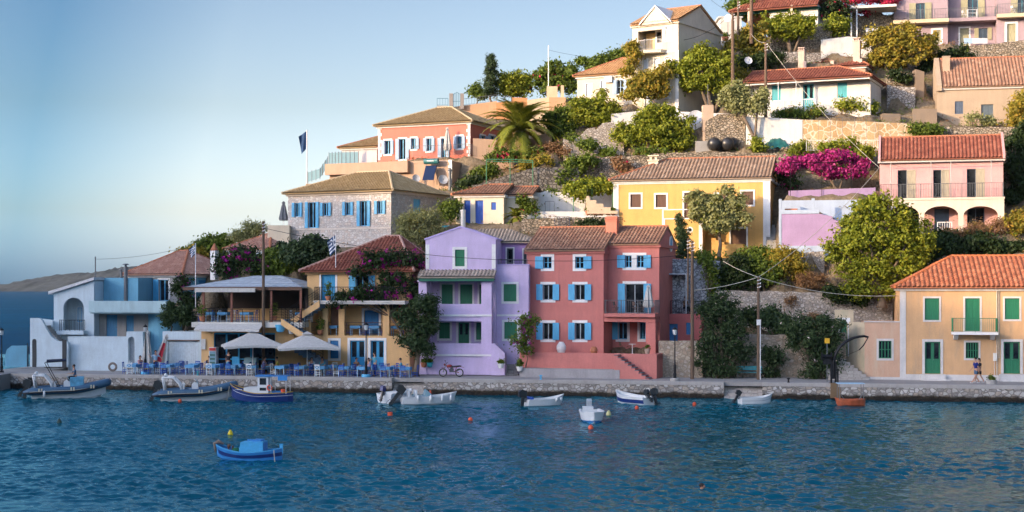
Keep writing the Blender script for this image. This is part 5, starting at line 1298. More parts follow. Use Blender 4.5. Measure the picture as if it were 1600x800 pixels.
RIM=plaster('blue white rim',(.38,.46,.58),.25)
m=MB();m.box(p(1217,390)[0],p(1221,390)[0],-.06,.4,-.5,p(1219,311)[1]);q=LT.box(1221,328,1280,334);m.box(q[0],q[1],-.08,.45,q[2],q[3]);q2=LT.box(1221,384,1318,396);m.box(q2[0],q2[1],-.10,-.022,q2[2]-.5,q2[3])
q=LT.box(1268,310,1273,328);m.box(q[0],q[1],-.08,.2,q[2],q[3]);m.build('rim',RIM,LT.root)
m=MB();m.xz([p(1273,328,2),p(1273,313,2),p(1340,312,2),p(1340,350,2),p(1316,350,2),p(1302,340,2)],2.0,2.3);m.box(*LT.box(1221,312,1268,330,2)[:2],2.0,2.3,LT.box(1221,316,1268,330,2)[2],LT.box(1221,313,1268,330,2)[3]);m.build('upper_wall',RIM,LT.root)
m=MB()
for i in range(7):a_=p(1281+i*5,334+i*3,.5);m.box(a_[0],a_[0]+.5,.42,1.9,a_[1]-.5,a_[1]);
m.build('stair',RIM,LT.root)
q=LT.box(1226,326,1246,332,.8);m=MB();m.box(q[0],q[1],.7,1.1,q[2],q[3]);m.build('trough',TERRA,LT.root)
wall_run('lilac_wall','low lilac wall below the magenta bougainvillea',[(1232,298,306,121.5),(1368,293,301,120.5)],121,wl_,.25,jag=0)
J=House('pink_house','pale pink house with white arcade, long balcony and red tiled roof','house',1374,1569,120.5,-15,366,6)
PNK=plaster('pale pink plaster',(.60,.35,.34),.2);ze=J.loc(1470,250.5)[1];zf1=J.loc(1470,309)[1]
ds=[J.box(1402.5,264,1431,308),J.box(1458.5,263.5,1484,308),J.box(1511.5,262,1540,307)];ds=[(a,b,zf1+.02,d)for a,b,c,d in ds]
m=MB();wall_mb(m,0,J.w,zf1-.05,ze,ds,1.2,.3);m.box(0,.3,1.501,6,-1,ze);m.box(J.w-.3,J.w,1.501,6,-1,ze);m.box(.3,J.w-.3,5.7,6,-1,ze)
lo=[J.box(1400,325,1436,366,1.8),J.box(1460,326,1483,366,1.8),J.box(1511,325,1538,366,1.8)]
wall_mb(m,.3,J.w-.3,-1,zf1-.06,[(a,b,0,d)for a,b,c,d in lo],1.8,.3);m.build('wall',PNK,J.root)
DKB=plain('dark slate paint',(.05,.08,.12),.5);SHK=wood('khaki shutters',(.42,.37,.27))
for a,b,c,d in ds:
	mid_=(a+b)/2;window(J,'f',1.2,(a,mid_,c,d),None,0,sash=DKB,mun=(1,1),name='door');s_=shutter_mb(b-mid_,d-c).build('shutter',SHK,J.root);s_.location=(mid_,1.2+.02,c)
for k_,(a,b,c,d)in enumerate(lo):
	if k_==1:door(J,'f',1.8,(a,b,0,d),None,0,DKB,leaves=1)
	else:window(J,'f',1.8,(a,b,0,d),None,0,sash=DKB,mun=(2,1),name='glass_door')
def arch_wall(mb,x0,x1,z0,z1,arches,y0,y1,n=14):
	"""arches: (a, b, spring, top) cut out from z0 up"""
	x=x0
	for a,b,sp,tp_ in arches:
		mb.box(x,a,y0,y1,z0,z1);c,r_=(a+b)/2,(b-a)/2
		for i in range(n):
			t0,t1=math.pi*(1-i/n),math.pi*(1-(i+1)/n)
			xa,xb=c+r_*math.cos(t0),c+r_*math.cos(t1)
			mb.xz([(xa,sp+(tp_-sp)*math.sin(t0)),(xb,sp+(tp_-sp)*math.sin(t1)),(xb,z1),(xa,z1)],y0,y1)
		x=b
	mb.box(x,x1,y0,y1,z0,z1)
ar=[]
for q in((1388,322,1436,362),(1444,322,1497.5,362),(1505.5,322,1559.5,362)):a,b,c,d=J.box(*q);ar.append((a,b,d-.75,d))
m=MB();arch_wall(m,0,J.w,-1,zf1,ar,0,.35);m.box(0,J.w,.351,1.199,zf1-.18,zf1-.003);m.box(0,.3,.351,1.5,-1,zf1-.181);m.box(J.w-.3,J.w,.351,1.5,-1,zf1-.181);m.box(-.05,J.w+.05,-.06,-.002,zf1-.16,zf1);m.build('arcade',plaster('cream white render',(.64,.56,.46),.35),J.root)
railing('railing',[(.05,1.1,zf1),(.05,.05,zf1),(J.w-.05,.05,zf1),(J.w-.05,1.1,zf1)],1.15,GREYI,J.root,gap=.13)
m=MB()
for px in(1392,1455,1486,1549):x=J.loc(px,280)[0];m.tube([(x,.1,zf1),(x,.1,ze-.1),(x,1.2,ze-.1)],.03,4)
m.tube([(0,.1,ze-.1),(J.w,.1,ze-.1)],.03,4);m.build('awning_frame',plain('pale rail',(.5,.48,.46),.5),J.root)
roof_hip(J,0,J.w,1.0,6,ze+.3,ZD(217,124)-J.O.z-ze-.3,0,0,RED_T,.3,pitch=.30,gableover=.05,fascia=plaster('pale eaves',(.62,.55,.50),.3))
m=MB()
for x in(-.1,J.w-.05):m.prism([(x,.6,ze+.1),(x,3.5,ze+2.2),(x,3.5,ze+2.5),(x,.6,ze+.45)],(.18,0,0));m.prism([(x,6.2,ze+.1),(x,3.51,ze+2.2),(x,3.51,ze+2.5),(x,6.2,ze+.45)],(.18,0,0))
m.build('verge',PNK,J.root)
balusters('railing',(J.loc(1465,366,-.3)[0],-.5,.1),(J.loc(1487,366)[0],-.5,.1),.8,TRIM,J.root)
for p_ in[(1420,400,112.5),(1480,400,114),(1560,400,113.5),(1600,395,114),(1650,380,118),(1440,372,118),(1560,368,118.5),(1600,350,121),(1640,300,126),(1620,250,128),(1350,400,115),(1300,430,114)]:tpx(*p_)
O0=House('beige_house','beige house with brown tiled roof and chimney parapet near the right edge','house',1464,1640,134,-12,199,7)
BG=plaster('beige grey plaster',(.40,.31,.22),.2);ze=O0.loc(1520,136)[1]
q=[O0.box(1492,158,1505,178),O0.box(1576,160,1589,181)];dq=O0.box(1533,163,1552,198);dq=(dq[0],dq[1],.05,dq[3])
m=MB();body(m,0,O0.w,0,7,-.6,ze,q+[dq]);m.build('wall',BG,O0.root)
for b_ in q:window(O0,'f',0,b_,None,0,closed=True,mat=plain('slate blue shutter',(.09,.12,.17),.5),kind='slat')
door(O0,'f',0,dq,None,0,plain('slate door',(.10,.13,.15),.5),leaves=2)
rs=ZD(98,138)-O0.O.z-ze
rf,_=roof_hip(O0,.5,O0.w,0,7,ze+.15,rs,0,0,BROWN_T,.3,pitch=.30,gableover=.0,fascia=plaster('pale eaves',(0,0,0)))
m=MB();m.yz([(-.3,ze-.3),(-.3,ze+.2),(3.5,ze+rs+.35),(7.2,ze+.1),(7.2,ze-.3)],-.02,.42);m.build('gable_parapet',BG,O0.root)
cz=O0.loc(1478,92,3)[1];m=MB();x=O0.loc(1473,110,2)[0];m.box(x,x+.62,1.7,2.4,ze,cz);m.box(x-.05,x+.67,1.65,2.45,cz+.001,cz+.08);m.build('chimney',BG,rf)
N0=House('white_villa','long white villa with faded red roof, chimneys and teal shutters','house',1168,1360,137.5,-24,185,5.5)
ze=N0.loc(1300,125)[1];WV=plaster('bright white wall',(.60,.58,.54),.12)
q=[N0.box(1206,133.5,1220,157),N0.box(1308.5,129,1323.5,152.5)];dq=N0.box(1254.5,131.5,1271.5,172);
m=MB();body(m,0,N0.w,0,5.5,-.5,ze,q+[dq]);m.build('wall',WV,N0.root)
for b_ in q:window(N0,'f',0,b_,None,0,closed=True,mat=TEAL,kind='plank')
door(N0,'f',0,dq,None,0,TEAL,glazed=True,leaves=2)
zr=ZD(104,140)-N0.O.z
rf,_=roof_hip(N0,0,N0.w,-1.0,5.5,ze+.1,1.35,0,3.2,RED_T,.4,fascia=TRIM)
m=MB();
for px in(1216,1244):x=N0.loc(px,150,-1.3)[0];m.tube([(x,-1.3,0),(x,-1.3,ze)],.03,5)
m.build('porch_poles',WHITEM,N0.root)
zpr=N0.loc(1240,171,-1.4)[1];m=MB();m.box(N0.loc(1195,175,-1.5)[0],N0.loc(1276,175,-1.5)[0],-1.6,-.002,-.6,zpr);m.build('porch',WV,N0.root)
balusters('porch_railing',(N0.loc(1200,175,-1.5)[0],-1.5,zpr),(N0.loc(1274,175,-1.5)[0],-1.5,zpr),.85,TRIM,N0.root)
N1=House('rear_villa_wing','rear wing of the white villa with its own faded red roof','house',1226,1352,143,-24,112,6,reg=False)
ze1=N1.loc(1290,106)[1];m=MB();body(m,0,N1.w,0,6,-2,ze1);m.build('wall',MATS['beige plaster'],N1.root);rf1,_=roof_hip(N1,0,N1.w,0,6,ze1+.05,1.15,1.5,1.6,RED_T,.35)
for px,py0,py1,D,wd,host in((1253,108,80,141.3,.6,N0),(1339,95,65,141.5,.65,N0),(1300.5,106,95,141.5,.34,N0),(1257.7,106,96,140.9,.3,N0),(1344.5,103,92,140.8,.34,N0)):
	p=W(px,py0,D);q=p-host.O;x,y=q.x*host.c+q.y*host.s,-q.x*host.s+q.y*host.c;zt=ZD(py1,D)-host.O.z
	m=MB();m.box(x-wd/2,x+wd/2,y-wd/2,y+wd/2,q.z-1.5,zt)
	if wd>.5:m.box(x-wd/2-.05,x+wd/2+.05,y-wd/2-.05,y+wd/2+.05,zt+.001,zt+.07);[m.box(x-wd/2+.04+k*wd/3,x-wd/2+.12+k*wd/3,y-wd/2+.03,y+wd/2-.03,zt+.071,zt+.25)for k in range(3)];m.box(x-wd/2-.03,x+wd/2+.03,y-wd/2-.03,y+wd/2+.03,zt+.251,zt+.33)
	m.build('chimney',plaster('old cream brick',(.58,.44,.36),.4),rf)
R0=House('tall_white_house','tall cream white house with pediment, loggia and tiled gable roof on the skyline','house',988,1060,140,-34,172,9)
CW=plaster('cream white wall',(.62,.55,.44),.12);ze=R0.loc(1055,33)[1]
lg=R0.box(997,47.5,1034,80);z1_=lg[2]
ws=[R0.box(1040,41.5,1048.5,64),R0.box(1005,92,1012,111),R0.box(1022.5,91,1030.5,109),R0.box(1040,89,1049,110),R0.box(1038,135,1048,154),R0.box(1008,145,1020,170)]
m=MB();body(m,0,R0.w,0,9,-1,ze,[lg]+ws);hy=4.5;rise=R0.locr(1090,10)[1]-ze
m.yz([(0,ze+.001),(9,ze+.001),(hy,ze+rise)],R0.w-.28,R0.w);m.yz([(0,ze+.001),(9,ze+.001),(hy,ze+rise)],0,.28)
m.build('wall',CW,R0.root)
m=MB();m.box(lg[0]+.01,lg[1]-.01,1.6,1.7,lg[2],lg[3]);m.box(lg[0]-.05,lg[1]+.05,.29,1.7,lg[2]-.12,lg[2]-.01);m.build('loggia_wall',plaster('warm ochre plaster',(.80,.56,.26),.15),R0.root)
door(R0,'f',1.6,(lg[0]+1.1,lg[0]+1.9,lg[2],lg[2]+2.1),TRIM,.1,WHITEM,glazed=True,recess=-.1)
for q in ws:window(R0,'f',0,q,TRIM,.08,closed=True,mat=wood('pale blue white shutter',(.62,.68,.76)))
m=MB();m.xy([(lg[0]-.2,-.002),(lg[1]+.5,-.002),(lg[1]+.3,-.7),((lg[0]+lg[1])/2,-1.1),(lg[0],-.7)],lg[2]-.3,lg[2]-.02);bal=m.build('balcony',CW,R0.root)
railing('railing',[(lg[0]-.15,-.02,lg[2]-.02),(lg[0],-.62,lg[2]-.02),((lg[0]+lg[1])/2,-1.0,lg[2]-.02),(lg[1]+.25,-.62,lg[2]-.02)],.95,WHITEM,bal,gap=.14)
roof_hip(R0,0,R0.w,0,9,ze+.1,rise,0,0,ORANGE_T if False else tilemat('sandy tiles',[(.56,.34,.16),(.64,.42,.22),(.50,.28,.13)],(.3,.2,.12),.25),.3,fascia=CW)
pd=[R0.loc(1002,43,-.3),R0.loc(1046,34,-.3),R0.loc(1022,20,-.3)];m=MB();m.xz([(pd[0][0],ze-.1),(pd[1][0],ze-.1),((pd[0][0]+pd[1][0])/2,ze+1.5)],-.3,3.5);m.build('pediment',CW,R0.root)
m=MB();cxp=(pd[0][0]+pd[1][0])/2
m.prism([(pd[0][0]-.2,-.42,ze-.12),(cxp,-.42,ze+1.5),(cxp,-.42,ze+1.66),(pd[0][0]-.2,-.42,ze+.04)],(0,4,0));m.prism([(pd[1][0]+.2,-.42,ze-.12),(cxp,-.42,ze+1.5),(cxp,-.42,ze+1.66),(pd[1][0]+.2,-.42,ze+.04)],(0,4,0));m.build('pediment_roof',TRIM,R0.root)
zc=R0.loc(1020,83)[1];m=MB();m.box(-.04,R0.w+.04,-.05,-.002,zc-.1,zc+.05);m.box(R0.w-.3,R0.w+.03,-.045,-.002,-1,zc-.11);m.build('band',TRIM,R0.root)
C0=House('cream_house','low cream house with sandy hipped roof beside the tall white house','house',902,990,143,-24,166,8)
ze=C0.loc(950,117)[1];q=[C0.box(916,131,925,150),C0.box(939,126,946,150),C0.box(964,125,974,147)]
m=MB();body(m,0,C0.w,0,8,-1,ze,q);m.build('wall',CW,C0.root)
for b_ in q[:2]:window(C0,'f',0,b_,TRIM,.06,closed=True,mat=MATS['pale blue white shutter'])
window(C0,'f',0,q[2],TRIM,.1,sh='LR',mat=PBL,mun=(2,2),swidth=.35)
roof_hip(C0,0,C0.w,0,8,ze+.1,2.0,3.2,0,MATS['sandy tiles'],.35);ax=C0.loc(952,125)[0];MB().box(ax-.35,ax+.35,-.3,-.002,C0.loc(952,129)[1],C0.loc(952,129)[1]+.6).build('air_conditioner',WHITEM,C0.root)
Q0=House('red_roofed_house','white house under a broad red roof at the top of the hill','house',1225,1263,149,-24,45,8)
ze=Q0.loc(1263,8)[1];m=MB();x1=Q0.loc(1278,20)[0];body(m,-1.5,x1,0,8,-1.5,ze);m.build('wall',WV,Q0.root);roof_hip(Q0,-4.6,x1,0,8,ze+.1,2.6,4.2,0,RED_T,.9,fascia=wood('dark green paint',(0,0,0)))
for px in(1170,1237):
	x=Q0.loc(px,20,-.7)[0];MB().box(x-.1,x+.1,-.8,-.6,-2,ze).build('porch_post',plaster('stone cream post',(.56,.48,.36),.3),Q0.root)
m=MB();a=W(1126,45,148.5);m.box(0,2.1,0,3,-3,1.1);m.box(-.25,2.2,-.1,3.1,1.101,1.25);o_=tag(m.build('white_outbuilding',WV,None,a),'small white flat roofed outbuilding beside the wooden poles','outbuilding');tp(a.x,a.y-1,a.z-2)
PW=House('white_pergola','white pergola covered with crimson bougainvillea','pergola',1329,1396,150,-15,57,3,reg=False)
zt=PW.loc(1350,9)[1];m=MB();m.box(-.3,PW.w+.3,-.2,3,zt-.25,zt);m.build('roof_slab',WV,PW.root)
for x in(0,.55):MB().box(x,x+.14,0,.14,-.5,zt-.252).build('post',WHITEM,PW.root)
AP=House('lavender_apartments','mauve apartment block with khaki shutters and iron balconies at the top right','apartment building',1397,1481,151.5,-14,72,8)
MV=plaster('mauve plaster',(.34,.26,.29),.15);MVD=plaster('deep mauve plaster',(.40,.26,.30),.15)
H=7.5;s1=AP.loc(1420,34)[1];x2=AP.loc(1557,40)[0];x3=AP.loc(1640,40)[0];s2=AP.loc(1520,27)[1]
d1=AP.box(1431,5,1445,31);g1=AP.box(1458,47,1470,66);d2=AP.box(1512,-5,1528,22,1.5);g2=[AP.box(1500,44,1514,72,1.5),AP.box(1529,44,1543,62,1.5)];g3=AP.box(1573.5,37,1587,65);d3=AP.box(1590,-5,1604,20)
m=MB();wall_mb(m,0,AP.w,-1.5,H,[(d1[0],d1[1],s1+.02,d1[3]),g1],0,.3)
wall_mb(m,AP.w+.001,x2,-1.5,H,[(d2[0],d2[1],s2+.02,d2[3]),g2[1],g2[0]],1.5,.3)
wall_mb(m,x2+.001,x3,-1.5,H,[g3,(d3[0],d3[1],s2+.05,d3[3])],0,.3)
m.box(0,.3,.301,8,-1.5,H);m.box(AP.w-.3,AP.w,.301,1.499,-1.5,H);m.box(x2,x2+.3,.301,1.499,-1.5,H);m.box(x3-.3,x3,.301,8,-1.5,H);m.box(.3,x3-.3,7.7,8,-1.5,H);m.box(.3,x3-.3,1.81,7.69,H-.3,H-.02)
m.build('wall',MV,AP.root)
TL=wood('dark turquoise paint',(.01,.13,.18))
for b_,yy in(((d1[0],d1[1],s1+.02,d1[3]),0),((d2[0],d2[1],s2+.02,d2[3]),1.5),((d3[0],d3[1],s2+.05,d3[3]),0)):window(AP,'f',yy,b_,None,0,sh='LR',mat=KHAKI,sash=TL,mun=(2,1),swidth=.65,name='balcony_door')
window(AP,'f',0,g1,TRIM,.2,closed=True,mat=KHAKI);door(AP,'f',1.5,g2[0],TRIM,.15,KHAKI);window(AP,'f',1.5,g2[1],None,0,sh='LR',mat=KHAKI,sash=DKB,mun=(2,1),swidth=.4);door(AP,'f',0,g3,TRIM,.22,KHAKI)
for xa,xb,zz,yo,yi,mt in((-.1,AP.w+.05,s1,-1.2,-.002,CRW),(AP.w+.06,x2-.01,s2,.0,1.498,MV),(x2+.0,x3,s2+.05,-1.0,-.002,CRW)):
	b_=MB().box(xa,xb,yo,yi,zz-.35,zz).build('balcony',mt,AP.root);railing('railing',[(xa+.04,yi-.05,zz),(xa+.04,yo+.04,zz),(xb-.04,yo+.04,zz),(xb-.04,yi-.05,zz)],1.0,GREYI,b_,gap=.15)
for x in range(0,84,12):
	for y,z in((160,33),(175,36),(200,38)):tp(x,y,z-max(0,(20-x))*.55-(3 if x<40 else 0))
for x in(-20,-10):tp(x,170,20);tp(x,200,18)
for p_ in[(1020,160,134),(1130,150,138),(1160,120,141),(1170,60,145),(1150,80,143),(960,175,138),(1060,172,138),(900,200,139),(870,235,134),(850,240,132),(1240,232,128.5),(1330,240,128),(1230,285,126),(1300,290,124),(1340,60,149),(1400,100,143),(1460,90,145),(1440,180,134),(1410,180,134),(700,345,127),(680,360,124),(640,400,121),(560,400,123)]:tpx(*p_)
for px,py,D in[(300,440,128),(340,425,130),(380,405,132),(420,395,128),(260,460,131),(230,475,132),(340,440,121),(420,430,121),(460,420,121),(190,500,126),(300,440,150),(360,420,155)]:tpx(px,py,D)
#  plants and trees
def T(name,label,cat,foot,D,lobes,n,size,mat,tr=.12,group=None,**k):
	global _seed
	_seed+=1
	return tree(name,label,cat,W(foot[0],foot[1],D),lobes_px(lobes,D),n,size,mat,tr,group,seed=_seed,**k)
_seed=10
T('juniper_tree','dark shaggy juniper tree between the apricot and lavender houses','tree',(650,583),109.6,[(655,474,12,14),(673,488,11,14),(640,500,15,14),(660,512,20,18),(648,535,15,16),(675,468,8,9),(629,490,9,9),(665,545,10,10),(628,532,7,6),(676,512,8,10)],9000,.15,L_DEEP,.22,clump=.24,asp=.3)
T('bougainvillea','large purple bougainvillea spilling over the balcony of the apricot house','bougainvillea',(628,522),112.3,[(565,424,18,9),(590,408,24,14),(622,405,24,12),(645,410,14,12),(560,462,26,11),(595,458,26,14),(625,450,22,24),(640,480,12,28),(530,470,8,7),(612,432,20,14)],13000,.13,L_DARK,.1,mat2=F_PUR,frac2=1.0,clump=.3)
T('clipped_shrub','rounded dark shrub on the garage roof, nearer the round aqua wall','shrub',(268,518),116,[(268,490,12,15),(264,500,8,10)],3000,.11,L_DEEP,.06,'round shrubs on the garage roof',clump=.16)
T('clipped_shrub','rounded dark shrub on the garage roof, nearer the taverna terrace','shrub',(289,518),116,[(289,491,14,16),(297,498,8,10)],3500,.11,L_DEEP,.06,'round shrubs on the garage roof',clump=.16)
T('bougainvillea','thin climbing bougainvillea in front of the grey house','bougainvillea',(292,520),117.5,[(285,440,9,7),(279,452,8,7),(290,462,7,8),(300,474,7,7)],1500,.12,L_DARK,.07,mat2=F_PUR,frac2=.4)
T('bougainvillea','magenta and purple bougainvillea above the taverna canopy','bougainvillea',(375,432),121,[(365,405,16,14),(380,398,16,14),(395,412,16,14),(360,425,14,9),(345,418,8,8)],5200,.14,L_DARK,.1,mat2=F_PUR,frac2=.95)
T('leafy_tree','mid green tree behind the taverna canopy beside the wooden pole','tree',(440,435),121.5,[(418,415,22,14),(445,412,24,16),(470,408,20,18),(405,425,16,8),(432,400,16,9)],7000,.15,L_MID,.15)
T('dark_tree','dark green tree left of the red hipped roof','tree',(485,430),119.5,[(470,388,22,13),(492,386,20,14),(508,388,12,12),(455,400,12,10),(480,402,26,10)],6500,.16,L_DEEP,.16)
T('shrub','green shrub on the left shoulder behind the hipped clay roof','shrub',(325,415),132,[(305,392,15,8),(325,386,18,12),(342,380,16,13),(352,390,16,12)],4500,.18,L_MID,.1)
T('shrub','spiky olive green shrub on the skyline left of the stone house','shrub',(390,390),131,[(376,366,12,8),(392,360,18,9),(405,358,12,9),(385,374,22,9)],4000,.16,L_OLIVE,.1,asp=.25)
T('shrub','low yellow green shrub trailing left of the green shrub on the shoulder','shrub',(290,412),131,[(290,398,16,6),(306,396,14,7),(282,402,10,4)],2200,.16,L_OCHRE,.06)
T('oleander','large oleander with pale flowers beside the tall dark pole','oleander',(1128,593),107.2,[(1112,490,18,16),(1135,482,20,16),(1120,520,26,20),(1150,512,20,22),(1102,545,14,16),(1115,570,20,18),(1135,575,18,16),(1155,552,18,16),(1140,545,18,20),(1125,470,12,10)],13000,.13,L_DEEP,.1,mat2=F_WHT,frac2=.06,trunk2=[(.5,0),(-.5,.2),(.9,.1)],asp=.35)
T('oleander','second oleander with few flowers beside the curved iron davit','oleander',(1278,595),106.4,[(1245,508,18,14),(1280,505,24,14),(1300,525,16,20),(1265,535,22,20),(1290,560,20,22),(1270,580,16,14),(1238,525,12,16),(1300,580,12,14)],11000,.13,L_DEEP,.1,mat2=F_WHT,frac2=.04,trunk2=[(.4,0),(-.7,.2)],asp=.35)
T('climbing_plant','thin climbing plant on the stone wall right of the bench','climber',(1209,592),107.9,[(1200,552,9,8),(1210,565,10,7),(1205,582,10,9),(1218,555,6,5)],1500,.11,L_DEEP,.03)
T('climbing_rose','climbing rose with pink flowers between lavender and red houses','climber',(822,572),109.3,[(816,505,6,10),(824,520,7,10),(812,532,6,8),(822,545,8,7),(832,500,6,4)],1300,.11,L_MID,.04,mat2=F_PUR,frac2=.5)
T('climbing_vine','bare climbing vine on the whitewashed rubble wall','climber',(1113,470),113.8,[(1105,415,9,7),(1112,435,6,12),(1095,405,7,5),(1115,455,5,10)],1100,.12,L_MID,.06)
T('shrub','dark tangled bush on top of the grey retaining wall','shrub',(1150,452),114.6,[(1138,428,16,14),(1155,418,20,14),(1165,436,20,12),(1145,440,18,10)],6500,.13,L_DARK,.08)
T('shrub','mid green bush next to the dark tangled bush on the retaining wall','shrub',(1195,450),114.8,[(1188,422,16,16),(1205,430,16,14),(1180,412,10,8)],4000,.14,L_MID,.07)
T('shrub','feathery yellow green bush below the lavender terrace','shrub',(1228,450),115,[(1220,405,14,14),(1238,412,18,16),(1210,425,16,14),(1250,430,14,14),(1228,395,10,7)],6000,.13,L_OCHRE,.07,asp=.35)
T('dry_shrub','dry brown brush on the wall top left of the big sunlit tree','shrub',(1268,455),114.2,[(1258,440,14,9),(1278,440,14,10)],2600,.13,L_DRY,.04,asp=.25)
T('dry_shrub','small tuft of dry weeds growing out of the grey retaining wall','shrub',(1237,480),112.8,[(1236,470,9,6)],700,.12,L_DRY,0,asp=.25)
T('dry_shrub','dry brown weeds hanging low on the grey retaining wall','shrub',(1275,505),112.2,[(1273,496,10,7)],800,.12,L_DRY,0,asp=.25)
T('shrub','dark grey green bush on the bank above the teal bench','shrub',(1208,522),110.3,[(1195,498,12,11),(1212,500,16,13),(1222,510,12,9),(1205,488,9,7)],4200,.13,L_DEEP,.06)
T('shrub','low dark shrub spreading left above the teal bench','shrub',(1172,520),110.5,[(1168,492,14,6),(1182,500,12,7)],1800,.13,L_DARK,.04)
T('fig_tree','big sunlit yellow green tree in front of the pink arcaded house','tree',(1378,475),111.2,[(1375,328,28,22),(1345,345,26,22),(1410,345,26,24),(1325,375,24,24),(1365,370,34,28),(1410,385,34,30),(1440,375,20,24),(1330,415,24,24),(1370,415,34,30),(1415,425,28,22),(1345,448,20,20),(1385,450,24,18),(1432,405,20,18),(1305,395,14,16)],30000,.13,L_BRIGHT,.3,clump=.25,per=30,shell=.35,mat2=L_MID,frac2=.5)
T('olive_tree','leaning olive tree in front of the yellow house wall','tree',(1124,402),119.3,[(1098,310,20,14),(1090,330,18,16),(1118,330,22,20),(1148,318,18,18),(1152,340,18,14),(1125,352,20,14),(1105,350,14,14),(1135,300,10,8)],12000,.13,L_OLIVE,.16,mat2=L_BRIGHT,frac2=.5,clump=.22)
T('slim_cypress','slim ragged cypress behind the red house gable','tree',(1066,408),117.8,[(1061,346,5,9),(1064,360,8,12),(1068,376,10,12),(1066,394,11,12)],4500,.12,L_DEEP,.06,clump=.14,asp=.3)
T('bougainvillea_tree','broad magenta bougainvillea canopy left of the pink house','bougainvillea',(1308,297),122.3,[(1238,255,18,9),(1262,252,20,9),(1290,250,20,10),(1315,248,22,12),(1338,262,18,14),(1310,268,26,10),(1228,265,12,10),(1282,262,20,8)],15000,.13,F_MAG,.1,mat2=L_MID,frac2=.5,trunk2=[(.6,0),(-.5,0)],clump=.2)
T('shrub','yellow green bush behind the magenta bougainvillea','shrub',(1320,250),125.5,[(1295,232,16,8),(1320,228,18,10),(1345,240,16,10)],4200,.13,L_BRIGHT,.06)
T('bougainvillea','dark bougainvillea trailing beside the yellow house gable','bougainvillea',(1232,292),123.6,[(1225,272,9,12),(1235,285,9,10)],1700,.13,L_DARK,.05,mat2=F_MAG,frac2=.4)
T('hedge','dark overgrown bank of shrubs below the pink arcaded house','shrub',(1500,405),114.6,[(1455,390,22,16),(1485,385,22,16),(1520,382,24,16),(1555,388,24,14),(1590,392,24,14),(1470,372,14,8)],12000,.15,L_DARK,.06)
T('dry_shrub','dry twiggy shrubs in front of the white arches','shrub',(1530,378),116.2,[(1500,366,16,7),(1530,360,18,9),(1558,355,18,12),(1480,366,10,6)],5200,.11,L_DRY,.05,mat2=L_OCHRE,frac2=.4,asp=.3)
T('shrub','ochre shrub at the right edge beside the arcade','shrub',(1592,372),116,[(1585,350,12,14),(1600,345,12,16)],2600,.14,L_OCHRE,.05)
T('ivy','dark ivy mass climbing the bank right of the pink house','climber',(1590,300),123.5,[(1584,225,12,16),(1598,245,14,20),(1582,260,10,20),(1598,290,16,26),(1582,310,10,18),(1600,210,12,16)],9000,.15,L_DARK,.05)
T('shrub','orange tinged shrub at the right edge in front of the beige house','shrub',(1592,205),130.8,[(1588,170,12,14),(1600,160,12,18),(1590,190,16,12)],3600,.14,L_OCHRE,.06)
T('shrub','dark green bush on the wall left of the small bare tree','shrub',(1445,212),127.8,[(1440,205,16,8),(1455,204,14,7)],2400,.14,L_MID,0)
T('sapling','small umbrella shaped sapling in front of the beige house','tree',(1519,200),131,[(1521,184,9,4)],500,.11,L_OLIVE,.04)
T('sapling','small grey sapling beside the door of the beige house','tree',(1546,200),131.2,[(1545,190,9,7)],600,.11,L_OLIVE,.03)
T('ochre_tree','autumn ochre tree below the mauve apartment balcony','tree',(1396,120),142,[(1370,60,18,16),(1395,55,22,14),(1425,60,22,18),(1450,72,20,18),(1385,85,26,18),(1415,85,24,18),(1405,100,18,10),(1365,95,10,12)],13000,.15,L_OCHRE,.22,clump=.25,trunk2=[(-.8,0)])
T('shrub','dark green shrubs between the ochre tree and the beige roof','shrub',(1490,110),143.5,[(1465,92,18,12),(1492,85,20,10),(1480,102,26,10),(1512,92,12,9),(1450,106,14,8)],7000,.15,L_DARK,.06,mat2=L_MID,frac2=.5)
T('round_tree','dense round crowned orange tree below the red roofed house','tree',(1236,84),144.4,[(1212,42,18,16),(1235,34,22,14),(1258,42,18,15),(1232,50,26,12),(1200,36,10,10)],11000,.14,L_BRIGHT,.2,clump=.22,trunk2=[(.9,0),(-.4,0)])
T('round_tree','smaller dense round tree right of the stone arch','tree',(1308,62),146,[(1305,42,17,14),(1318,38,10,10)],3600,.14,L_BRIGHT,.1)
T('dark_tree','dark tree on the skyline left of the red roof','tree',(1168,40),152,[(1148,12,14,9),(1165,6,18,10),(1185,4,14,8),(1165,18,20,8)],4500,.16,L_MID,.12)
T('shrub','tall sunlit shrubs behind the wooden poles','shrub',(1170,85),143.5,[(1160,62,16,14),(1180,55,14,16),(1145,80,18,14),(1175,78,20,12)],6500,.15,L_OCHRE,.06,mat2=L_MID,frac2=.5)
T('shrub','dark shaded bush behind the satellite dish left of the white villa','shrub',(1185,112),141,[(1165,98,16,9),(1190,98,16,10),(1210,90,12,8)],4200,.15,L_DARK,.05)
T('bougainvillea','crimson bougainvillea on top of the white pergola','bougainvillea',(1360,10),151.3,[(1335,-2,16,7),(1362,-4,18,8),(1388,0,14,7),(1310,12,12,8),(1352,16,4,6)],5200,.15,F_RED,0,mat2=L_DARK,frac2=.5)
T('shrub','dark shrubs with red flowers beside the red roofed house','shrub',(1305,30),148.5,[(1300,8,12,12),(1315,18,14,10),(1290,22,10,8)],3000,.14,L_DARK,.05,mat2=F_RED,frac2=.25)
T('vine','bushy green vine on the terrace corner of the white villa','shrub',(1335,186),133.8,[(1320,163,10,8),(1335,165,16,10),(1352,172,14,8),(1365,168,6,5)],3200,.14,L_BRIGHT,.04)
T('shrub','low green flower bed below the white villa porch','shrub',(1255,185),133.4,[(1235,176,12,5),(1258,178,14,5),(1278,174,12,7),(1220,180,10,3)],2600,.13,L_MID,.0,mat2=L_OCHRE,frac2=.5)
